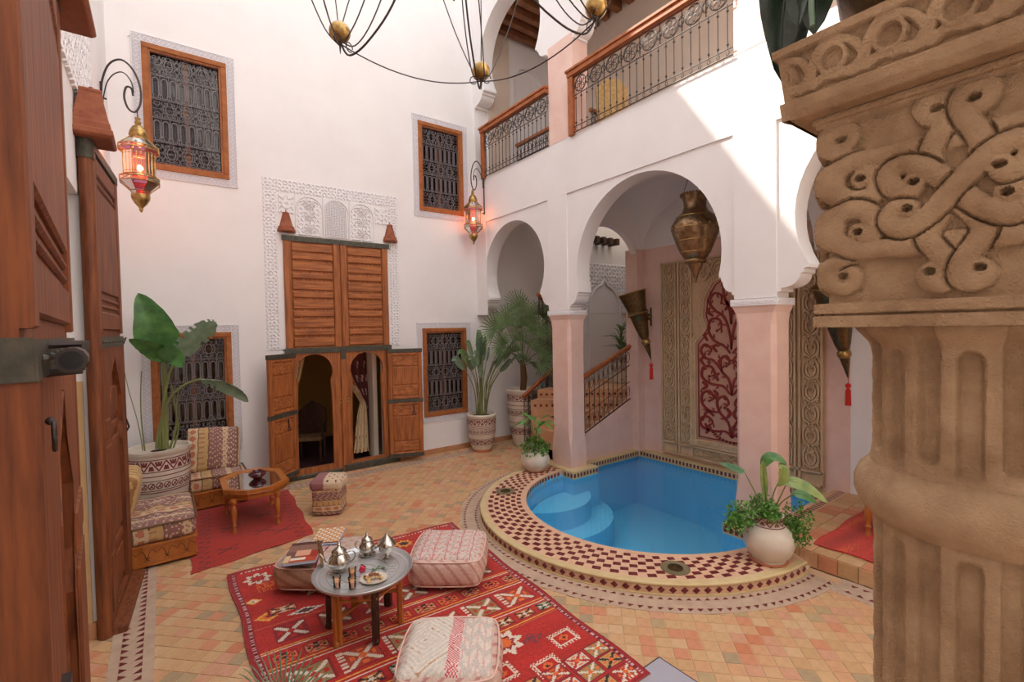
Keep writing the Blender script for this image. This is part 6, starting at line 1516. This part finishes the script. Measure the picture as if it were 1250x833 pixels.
# cornice: slanting frieze with roundels between lips
o1, o2 = .262, .262; zc0, zc1 = 2.742, 2.86
def frieze(X_, Y_):
    H = np.zeros(X_.shape)
    return H
nf = 230; W2 = .220; XX, YY = np.meshgrid(np.linspace(-W2, W2, nf+1), np.linspace(0, .118, 66))
FH = np.zeros(XX.shape)
FH = np.where(YY < .030, .016-.55*np.clip(.012-YY, 0, 1), FH)
FH = np.where((YY > .030) & (YY < .034), .004, FH)
FH = np.where(YY > .104, .014, FH)
for i in range(-3, 4):
    xc = i*.078+.010
    r = np.hypot(XX-xc, (YY-.072))
    FH = np.where((r < .023) & (r > .0155), .012, FH); FH = np.where(r <= .0155, .001, FH)
    for L, w in (([(xc-.05, .040), (xc-.036, .060), (xc-.020, .090), (xc+.004, .099), (xc+.03, .086), (xc+.044, .060), (xc+.05, .040)], .0075), ([(xc+.010, .048), (xc+.034, .044), (xc+.044, .052), (xc+.052, .080), (xc+.066, .098)], .010), ([(xc-.03, .042), (xc-.012, .050), (xc+.006, .046)], .009)):
        Dd = dseg(XX, YY, cr(L, 5)); FH = np.where(r > .0155, np.maximum(FH, .011*(1-sstep(w*.7, w*1.1, Dd))), FH)
eb = sstep(W2-.022, W2-.004, np.abs(XX)); FH = FH*(1-eb)+np.where((YY < .030) | (YY > .104), .014, .008)*eb
XX0 = XX*.206/W2; XXm = XX0+np.sign(XX0)*(FH+YY*.10-.008)*sstep(.182, .206, np.abs(XX0))
for k in range(4):
    a = k*PI/2
    F = Matrix.Rotation(a, 4, 'Z') @ Matrix(((0,0,-1,-.206),(-1,0,0,0),(0,1,0,zc0),(0,0,0,1)))
    tilt = YY*.10
    grid_mesh('cornice_frieze', np.stack([XXm, YY, FH+tilt-.008], -1), None, M_['stone'], sc_, True, M=F)
b = MB(); b.bx(-.204, .204, -.204, .204, zc0, zc1); b.bx(-.18, .18, -.18, .18, zc0-.012, zc0); part(b, 'cornice_core', M_['stone'], sc_, bevel=.004)

# ================================================================ PLANTS
def blade(b, pts, W, up=(0, 0, 1), fold=.25, droop=.0, tears=0, ncol=3):
    """leaf blade along a 3D midrib; W widths (half) per point"""
    P = [Vector(p) for p in pts]; N = len(P); up = Vector(up); vs = []; fs = []; c = 2*ncol+1
    for i in range(N):
        t = (P[min(i+1, N-1)]-P[max(i-1, 0)]).normalized(); s = t.cross(up)
        s = s.normalized() if s.length > 1e-4 else Vector((1, 0, 0)); nrm = s.cross(t).normalized()
        for j in range(-ncol, ncol+1):
            q = j/ncol; w = W[i]*(1+(random.uniform(-.06, .02) if abs(j) == ncol else 0)); vs.append(P[i]+s*(q*w)+nrm*(abs(q)*w*fold)-Vector((0, 0, 1))*(abs(q)**2*w*droop))
    for i in range(N-1):
        for j in range(2*ncol):
            if tears and random.random() < tears and (j == 0 or j == 2*ncol-1) and i > 1: continue
            fs.append((i*c+j, i*c+j+1, (i+1)*c+j+1, (i+1)*c+j))
    return b.add(vs, fs)
def wprof(n, wmax, peak=.4, base=.05): return [wmax*max(base if i < n-1 else .03, (math.sin(PI*min(1, (i/(n-1))**(math.log(.5)/math.log(peak))))**.8)) for i in range(n)]
def leafpart(parent, pts, wmax, m, up=(0, 0, 1), fold=.25, droop=0, tears=0, peak=.4, name='leaf', rib=.005, world=False, n=5, label=None):
    P = cr(pts, n); b = MB(); blade(b, P, wprof(len(P), wmax, peak), up, fold, droop, tears); b2 = MB(); b2.tube(P, [max(.001, rib*(1-.8*i/len(P))) for i in range(len(P))], 4); b.add(b2.v, b2.f)
    return part(b, name, m, parent, smooth=60, world=world, label=label)
def stemp(parent, pts, r, m=None, name='stem', world=False, r1=None):
    P = cr(pts, 5); b = MB(); b.tube(P, [r+((r1 or r*.6)-r)*i/len(P) for i in range(len(P))], 6); return part(b, name, m or M_['stem'], parent, smooth=70, world=world)
def potmesh(parent, prof, bands, wallname='pot', soilz=None, m=None, nz=32):
    """prof [(r,z)]; bands [(z0,z1,style,count)] painted oxide decoration lying on the surface"""
    b = MB(); top = prof[-1]; b.lathe(prof+[(top[0]*.90, top[1]), (top[0]*.86, top[1]-.05)], nz); pm = part(b, wallname, m or M_['white_pot'], parent, smooth=40)
    rz = lambda z: np.interp(z, [q[1] for q in prof], [q[0] for q in prof])
    if bands:
        def L(pts, w):
            Q = []
            for (a, z), (a2, z2) in zip(pts[:-1], pts[1:]): Q += [(a+(a2-a)*t, z+(z2-z)*t) for t in (0, .5)]
            Q.append(pts[-1]); vs = []; fs = []
            for i, (a, z) in enumerate(Q):
                a1, z1 = Q[min(i+1, len(Q)-1)]; a0_, z0_ = Q[max(i-1, 0)]; r = rz(z)+.0025; dx, dz = (a1-a0_)*r, z1-z0_; l = math.hypot(dx, dz)+1e-9
                for sg in (-1, 1):
                    aa = a-sg*dz/l*w/2/r; zz = z+sg*dx/l*w/2; rr = rz(zz)+.0025; vs.append((rr*math.cos(aa), rr*math.sin(aa), zz))
            for i in range(len(Q)-1): fs.append((2*i, 2*i+1, 2*i+3, 2*i+2))
            b.add(vs, fs)
        for z0, z1, style, cnt in bands:
            b = MB()
            if style == 'line':
                for i in range(cnt): L([(2*PI*i/cnt, z0), (2*PI*(i+1)/cnt, z0)], z1)
                part(b, 'painted_line', M_['potred'], parent); continue
            h = z1-z0; zm = (z0+z1)/2; s = 2*PI/cnt
            for i in range(cnt):
                a = s*i
                if style == 'fan':
                    L([(a, z1), (a+s*.5, z0)], h*.13); L([(a+s, z1), (a+s*.5, z0)], h*.13)
                    for q in (.30, .5, .70): L([(a+s*(q), z1-h*.05), (a+s*(.5+(q-.5)*.45), z0+h*.48)], h*.17)
                    for q in (-.16, 0, .16): L([(a+s*(q)*.9, z0+h*.04), (a+s*q*.3, z0+h*.5)], h*.15)
                else:
                    L([(a+s*(.5+.42*math.cos(w)), zm+h*.40*math.sin(w)) for w in np.linspace(0, 2*PI, 9)], h*.10); L([(a+s*.2, z0+h*.2), (a+s*.8, z1-h*.2)], h*.13); L([(a+s*.8, z0+h*.2), (a+s*.5, zm)], h*.1)
            for i in range(cnt*2):
                for z in (z0-h*.12, z1+h*.12): L([(s*i/2, z), (s*(i+1)/2, z)], h*.09)
            part(b, 'painted_band', M_['potred'], parent)
    b = MB(); sz = soilz or top[1]-.05; b.lathe([(.001, sz-.03), (rz(sz)*.90, sz-.03), (rz(sz)*.90, sz-.005), (rz(sz)*.5, sz+.008), (.001, sz+.012)], 20); part(b, 'soil', M_['soil'], parent, smooth=60)
    return pm
def tuftball(b, c, R, n, size, flat=.8, down=0.0, seed=0, quad=True):
    rg = random.Random(seed)
    for _ in range(n):
        d = Vector((rg.gauss(0, 1), rg.gauss(0, 1), rg.gauss(0, 1))).normalized(); r = R*(.35+.65*rg.random()**.5)
        p = Vector(c)+Vector((d.x*r, d.y*r, d.z*r*flat-down*rg.random()*(math.hypot(d.x, d.y)))); n_ = Vector((rg.gauss(0, 1), rg.gauss(0, 1), rg.gauss(.6, 1))).normalized(); u_ = n_.orthogonal().normalized(); u_ = Matrix.Rotation(rg.uniform(0, 6), 3, n_) @ u_; v_ = n_.cross(u_); s = size*rg.uniform(.7, 1.2)
        b.add([p-u_*s, p+v_*s*.55+n_*s*.1, p+u_*s, p-v_*s*.55+n_*s*.1], [(0, 1, 2, 3)])
# ---- banana / bird of paradise plant
bp_ = thing('potted_banana_plant', 'banana plant in the wide cream pot with maroon bands in the left corner', 'potted plant', (-.10, 7.72, 0))
potmesh(bp_, [(.20, 0), (.22, .02), (.30, .25), (.335, .50), (.345, .72), (.335, .86), (.345, .88), (.362, .90), (.365, .94)], [(.70, .82, 'fan', 14), (.46, .56, 'loop', 26), (.63, .012, 'line', 40), (.42, .012, 'line', 40)], soilz=.88)
Yp = 7.5
def bw3(L, dy): return [(x, y, z) for (x, z), y in zip(L, dy)]
stemp(bp_, bw3([(-.02, .90), (-.01, 1.5), (-.02, 2.10), (-.044, 2.29)], [7.72, 7.7, 7.62, 7.6]), .032, world=True)
leafpart(bp_, bw3([(-.03, 2.05), (-.05, 2.29), (-.117, 2.60), (-.24, 2.93)], [7.6, 7.57, 7.53, 7.55]), .235, M_['green'], up=(0, 1, .1), fold=-.2, peak=.42, world=True, rib=.012)
leafpart(bp_, bw3([(.02, 2.12), (-.08, 2.20), (-.20, 2.28), (-.34, 2.36)], [7.60, 7.52, 7.42, 7.32]), .12, M_['green'], up=(0, 1, .6), fold=-.15, peak=.4, world=True, rib=.010)
leafpart(bp_, bw3([(-.05, 2.12), (.05, 2.14), (.12, 2.10), (.18, 1.98)], [7.56, 7.48, 7.42, 7.38]), .14, M_['green'], up=(0, 1, .4), fold=-.15, peak=.4, world=True, rib=.008)
stemp(bp_, bw3([(-.05, .90), (-.04, 1.4), (.03, 1.85), (.10, 2.02)], [7.70, 7.68, 7.6, 7.55]), .022, world=True)
leafpart(bp_, bw3([(.05, 1.95), (.17, 2.15), (.32, 2.34), (.50, 2.50), (.58, 2.52)], [7.6, 7.52, 7.45, 7.4, 7.38]), .16, M_['bluegreen'], up=(-.3, 1, .4), fold=.1, tears=.25, peak=.5, world=True, rib=.010, n=8)
stemp(bp_, bw3([(-.08, .90), (-.07, 1.20), (.03, 1.56), (.20, 1.745), (.387, 1.816)], [7.72, 7.68, 7.6, 7.5, 7.45]), .020, world=True)
leafpart(bp_, bw3([(.37, 1.81), (.60, 1.77), (.78, 1.65), (.90, 1.47)], [7.45, 7.38, 7.33, 7.3]), .12, M_['bluegreen'], up=(0, .8, 1), fold=-.3, droop=.4, tears=.2, peak=.4, world=True, rib=.009, n=8)
for L, dy, r in (([(.02, .9), (.10, 1.2), (.08, 1.55), (.06, 1.75)], [7.72, 7.7, 7.65, 7.6], .014), ([(.06, .9), (.12, 1.15), (.10, 1.4), (.14, 1.7)], [7.72, 7.7, 7.65, 7.6], .012), ([(-.26, .92), (-.30, 1.3), (-.38, 1.75), (-.42, 2.1)], [7.68, 7.65, 7.6, 7.55], .006), ([(-.24, .92), (-.26, 1.3), (-.26, 1.6), (-.24, 1.95)], [7.66, 7.62, 7.6, 7.6], .009), ([(-.12, .92), (-.10, 1.1), (-.02, 1.5), (-.0, 1.9)], [7.72, 7.7, 7.66, 7.6], .02)): stemp(bp_, bw3(L, dy), r, world=True)
# ---- tall strelitzia pot by the window
s1 = thing('potted_strelitzia', 'tall leafy plant in the banded cream pot right of the low window', 'potted plant', (5.0, 7.86, 0))
potmesh(s1, [(.17, 0), (.18, .04), (.22, .12), (.27, .35), (.285, .55), (.28, .66), (.29, .68), (.30, .72), (.285, .74)], [(.55, .65, 'fan', 12), (.38, .46, 'loop', 22), (.50, .012, 'line', 36), (.17, .26, 'fan', 10)], soilz=.69)
b = MB(); b.lathe([(.19, 0), (.20, .05), (.185, .05)], 24); part(b, 'saucer', M_['terracap'], s1, smooth=40)
rr = random.Random(3)
for i in range(26):
    a = rr.uniform(0, 2*PI); sp_ = rr.uniform(.10, .62); h = rr.uniform(1.0, 1.72)-.25*sp_; x, y = math.cos(a)*sp_, math.sin(a)*sp_*.55-.12
    if y > .3: y = .28
    base = (math.cos(a)*.10, math.sin(a)*.08, .69); mid = (x*.35, y*.35, .69+h*.45); top = (x*.8, y*.8, .69+h*.78); tip = (x*1.15+.06*math.cos(a), min(y*1.15, .3), .69+h*1.02-.12*sp_)
    P = [base, mid, top]; stemp(s1, P, .009, M_['stem'], r1=.006)
    leafpart(s1, [top, lerp(top, tip, .5), tip, (tip[0]+.10*math.cos(a), min(tip[1]+.04*math.sin(a), .32), tip[2]-.06*(sp_+.3))], rr.uniform(.045, .075), M_['bluegreen'] if i % 3 else M_['palm'], up=(math.cos(a+.8), -1, .2), fold=.35, peak=.4, n=3, rib=.004)
# ---- tall fan palm pot behind
def fan(parent, base, hub, facing, R, n=20, m=None, spread=2.6, w=.016, droop=.25, name='fan_frond', world=False, stem_r=.007):
    base, hub, f = Vector(base), Vector(hub), Vector(facing).normalized()
    d = (hub-base).normalized(); s = d.cross(f); s = s.normalized() if s.length > 1e-3 else Vector((1, 0, 0)); b = MB()
    mid = (base+hub)/2+Vector((0, 0, .05)); b.tube(cr([tuple(base), tuple(mid), tuple(hub)], 4), stem_r, 5)
    for i in range(n):
        a = -spread/2+spread*i/(n-1); dr = (d*math.cos(a)+s*math.sin(a)).normalized(); L = R*(.8+.2*math.cos(a))*random.uniform(.9, 1.05); sd_ = dr.cross(f).normalized()
        P = [hub, hub+dr*L*.5+f*.01, hub+dr*L*.85-Vector((0, 0, droop*L*.12)), hub+dr*L-Vector((0, 0, droop*L*.4))]; ws = [.003, w, w*.6, .001]; vs = []
        for p, q in zip(P, ws): vs += [p-sd_*q, p+f*q*.5, p+sd_*q]
        b.add(vs, [(3*k+j, 3*k+j+1, 3*k+j+4, 3*k+j+3) for k in range(3) for j in range(2)])
    return part(b, name, m or M_['palm'], parent, world=world)
s2 = thing('potted_fan_palm', 'fan palm in the tallest banded pot, behind the stair railing', 'potted plant', (5.92, 7.70, 0))
potmesh(s2, [(.20, .0), (.22, .05), (.27, .3), (.31, .6), (.33, .9), (.32, 1.05), (.335, 1.08), (.345, 1.14), (.33, 1.16)], [(.95, 1.05, 'fan', 12), (.66, .76, 'loop', 22), (.85, .012, 'line', 36), (.50, .012, 'line', 36), (.28, .38, 'fan', 10)], soilz=1.10)
b = MB(); b.tube([(0, 0, 1.08), (.02, -.02, 1.4), (0, 0, 1.75)], [.06, .07, .05], 10); part(b, 'trunk', M_['trunk'], s2, smooth=50)
rr = random.Random(11)
fr = [(-1.05, -.35, 2.42), (-.66, -.25, 2.50), (-.25, -.35, 2.75), (.25, -.4, 2.72), (.05, -.5, 2.35), (-.35, -.5, 2.2), (.35, -.35, 2.3), (-.55, -.3, 1.98), (.1, -.55, 1.95), (.42, -.3, 2.0), (-.15, -.3, 2.5), (-.75, -.2, 2.1), (.0, .15, 2.9), (.3, .1, 2.6), (-.4, .05, 2.6), (.2, -.5, 1.75), (-.2, -.5, 1.8)]
for i, (x, y, z) in enumerate(fr): fan(s2, (0, 0, 1.6), (x*.8, y*.8, z-.05), (-.5+rr.uniform(-.4, .4), -.8, .3+rr.uniform(-.3, .3)), rr.uniform(.34, .46), 22, spread=4.0, w=.013, droop=.3)
# ---- white pot at the left kerb
w1 = thing('white_pot_plant', 'round cream pot of light green foliage at the left pool column', 'potted plant', (4.76, 5.90, .106))
wp = [(.13, 0), (.15, .02), (.21, .09), (.235, .17), (.22, .25), (.17, .31), (.125, .34), (.12, .38), (.135, .41)]
potmesh(w1, wp, [(.335, .395, 'fan', 6)], soilz=.39)
b = MB(); b.lathe([(.15, -.001), (.16, .012), (.14, .014)], 24); part(b, 'saucer', M_['terracap'], w1, smooth=40)
b = MB(); tuftball(b, (0, 0, .42), .26, 420, .035, .55, .12, 5); part(b, 'foliage', M_['fresh'], w1, kind='stuff')
for i in range(12):
    a = i*2.4; r = .08+.02*(i % 4); h = .35+.035*(i % 7); t1 = (math.cos(a)*r, math.sin(a)*r, .40+h*.8)
    stemp(w1, [(0, 0, .4), (t1[0]*.4, t1[1]*.4, .4+h*.5), t1], .005); leafpart(w1, [t1, (t1[0]+.12*math.cos(a), t1[1]+.12*math.sin(a), t1[2]+.05), (t1[0]+.26*math.cos(a), t1[1]+.26*math.sin(a), t1[2]-.02)], .042, M_['green' if i % 2 else 'fresh'], peak=.4, n=4, rib=.003)
# ---- trailing plant pot at the right kerb
w2 = thing('white_pot_plant', 'round cream pot with arum leaves and trailing foliage at the right pool column', 'potted plant', (4.665, 2.20, .106))
k_ = 1.0; wp2 = [(.13, 0), (.15, .012), (.145, .03), (.19, .08), (.222, .16), (.225, .22), (.20, .29), (.15, .345), (.12, .375), (.118, .42), (.135, .45)]
potmesh(w2, wp2, [(.365, .435, 'fan', 6)], soilz=.43)
b = MB(); b.lathe([(.165, -.001), (.172, .010), (.15, .018)], 28); part(b, 'saucer', M_['terracap'], w2, smooth=40)
fb1 = [(-.20, .16, .50, .15), (.20, -.16, .46, .16), (-.12, .18, .42, .12), (.22, -.10, .34, .13), (.0, .02, .52, .14), (-.26, .20, .40, .10), (.14, -.20, .30, .12), (-.10, -.06, .54, .10), (.10, .12, .52, .12)]
for i, (x, y, z, r) in enumerate(fb1):
    b = MB(); tuftball(b, (x, y, z), r, 230, .020, .75, .10, 20+i); part(b, 'trailing_foliage', M_['fresh'], w2, kind='stuff')
A = [(.0, .0, .45)]
for (hx_, hy_, hz, tx, ty, tz, w_, m_) in ((.0, .05, .90, .10, .02, .98, .0, 'yg'),):
    pass
for L, Lf, w_, m_ in (
    ([(0, .02, .44), (-.04, .12, .66), (-.06, .20, .82)], [(-.06, .20, .82), (-.10, .30, .86), (-.13, .42, .88)], .040, 'green'),
    ([(0, 0, .44), (0, .03, .70), (0, .05, .93)], [(0, .06, .90), (.04, .02, .99), (.08, -.04, 1.0), (.12, -.12, .94)], .055, 'green'),
    ([(0, .01, .44), (.0, .03, .60)], [(.0, .03, .58), (.0, .04, .75), (.0, .05, .90), (0, .05, .96)], .035, 'yg'),
    ([(.02, 0, .44), (.05, -.03, .66), (.08, -.08, .80)], [(.08, -.06, .94), (.09, -.10, .90), (.08, -.10, .80), (.06, -.06, .72)], .050, 'yg'),
    ([(.02, -.02, .44), (.06, -.08, .62), (.10, -.12, .75)], [(.08, -.08, .77), (.14, -.18, .78), (.20, -.30, .72), (.25, -.42, .62)], .062, 'yg'),
    ([(.0, -.02, .44), (.02, -.12, .60), (.04, -.22, .70)], [(.04, -.20, .70), (.10, -.28, .69), (.16, -.36, .62)], .045, 'green')):
    stemp(w2, L, .008, M_['stem']); leafpart(w2, Lf, w_, M_[m_], up=(-.6, -.5, .7), fold=.2, droop=.2, peak=.4, rib=.004)
# ---- plant on the stair landing
w3 = thing('landing_pot_plant', 'bushy dark green plant in a banded pot on the stair landing', 'potted plant', (7.92, 6.80, 1.19))
potmesh(w3, [(.17, 0), (.20, .1), (.235, .35), (.24, .5), (.23, .56), (.245, .60)], [(.46, .55, 'fan', 10), (.28, .36, 'loop', 18)], soilz=.56)
rr = random.Random(8)
for i in range(46):
    a = rr.uniform(0, 2*PI); e_ = rr.uniform(.1, 1.4); h0 = .6+rr.uniform(0, .5); L = rr.uniform(.28, .45); d = (math.cos(a)*math.cos(e_), math.sin(a)*math.cos(e_), math.sin(e_)); p0 = (0, 0, h0)
    leafpart(w3, [p0, tuple(p0[k]+d[k]*L*.6 for k in range(3)), (d[0]*L*1.05, d[1]*L*1.05, h0+d[2]*L*.8-.05)], .026, M_['palm'], fold=.3, n=3, rib=.003)
stemp(w3, [(0, 0, .56), (0, 0, .8), (.02, 0, 1.1)], .02)
# ---- palm below the camera
w4 = thing('foreground_palm', 'fan palm with thin pointed leaflets rising into the bottom edge near the carpet corner', 'potted plant', (.28, 1.62, 0))
potmesh(w4, [(.13, 0), (.16, .1), (.18, .3), (.19, .34)], [], soilz=.3)
fan(w4, (0, 0, .3), (.0, .03, 1.20), (-.55, -.72, .2), .20, 22, M_['bluegreen'], 2.6, .0035, .1, stem_r=.006)
fan(w4, (0, 0, .3), (.10, -.10, 1.0), (-.3, -.6, .8), .26, 22, M_['bluegreen'], 3.4, .006, .4, stem_r=.006)
fan(w4, (0, 0, .3), (-.05, -.2, .95), (-.3, -.3, .8), .26, 22, M_['bluegreen'], 3.4, .006, .4, stem_r=.006)
# ---- planter on top of the stone column
w5 = thing('column_top_plant', 'dark broad-leaved plant standing on top of the stone capital', 'potted plant', (1.072, .168, 2.862))
b = MB(); b.lathe([(.13, 0), (.16, .02), (.19, .10), (.20, .18)], 28); part(b, 'bowl', M_['bronze'], w5, smooth=50)
b = MB(); b.lathe([(.001, .13), (.17, .13), (.17, .145), (.001, .15)], 20); part(b, 'soil', M_['soil'], w5)
M_['darkleaf'] = mat('dark_blue_green_leaf', S(58, 74, 60), .3, noise=(S(36, 50, 42), 20), bump=(40, .5, .004))
for L, w_ in (([(-.02, .12, .14), (-.12, .18, .24), (-.175, .19, .16), (-.19, .195, .04)], .045), ([(-.06, .06, .14), (-.15, .13, .28), (-.19, .16, .20), (-.20, .17, .07)], .05), ([(0, 0, .14), (-.15, -.02, .24), (-.19, .02, .14), (-.195, .04, .05)], .045),
    ([(.02, .1, .14), (-.08, .20, .32), (-.12, .20, .22), (-.13, .205, .08)], .05), ([(0, 0, .14), (.1, -.1, .4), (.15, -.2, .5)], .05), ([(0, 0, .14), (-.12, -.2, .3), (-.2, -.3, .22)], .05), ([(0, .0, .14), (-.12, .08, .36), (-.17, .11, .26), (-.19, .12, .12)], .055), ([(0, .05, .14), (-.06, .14, .42), (-.12, .18, .36)], .055)):
    leafpart(w5, L, w_, M_['darkleaf'], up=(-1, .2, .5), fold=.3, peak=.45, rib=.004)
for L, w_ in (([(-.02, .10, .14), (-.07, .19, .25), (-.13, .235, .17), (-.155, .24, .0)], .055), ([(0, .1, .14), (-.02, .21, .32), (-.06, .255, .22), (-.09, .262, .0)], .07), ([(-.02, .05, .14), (-.10, .14, .22), (-.16, .17, .14), (-.18, .175, .02)], .05)):
    leafpart(w5, L, w_, M_['darkleaf'], up=(-.9, -.35, -.2), fold=.3, peak=.5, rib=.004)
for L in ([(-.1, .1, .15), (-.20, .16, .10), (-.225, .16, .01)], [(-.06, .08, .15), (-.19, .10, .12), (-.222, .09, .03), (-.222, .04, .012), (-.22, -.03, .03), (-.2, -.06, .08)]): stemp(w5, L, .006, M_['bluegreen'])
# ---- low table with turned legs on the walkway rug
lt = thing('side_table', 'turned wooden leg table on the walkway rug, mostly behind the stone column', 'table', (6.2, 1.5, .178))
b = MB(); b.bx(-.42, .42, -.40, .32, .46, .50); part(b, 'table_top', M_['orangewood'], lt, bevel=.008)
b = MB(); b.bx(-.38, .38, -.36, .28, .39, .46); part(b, 'apron', M_['orangewood'], lt)
for x in (-.35, .35):
    for y in (-.33, .25): b = MB(); b.lathe([(r*1.2, z) for r, z in lp], 12, (x, y, 0)); part(b, 'leg', M_['orangewood'], lt, smooth=50)
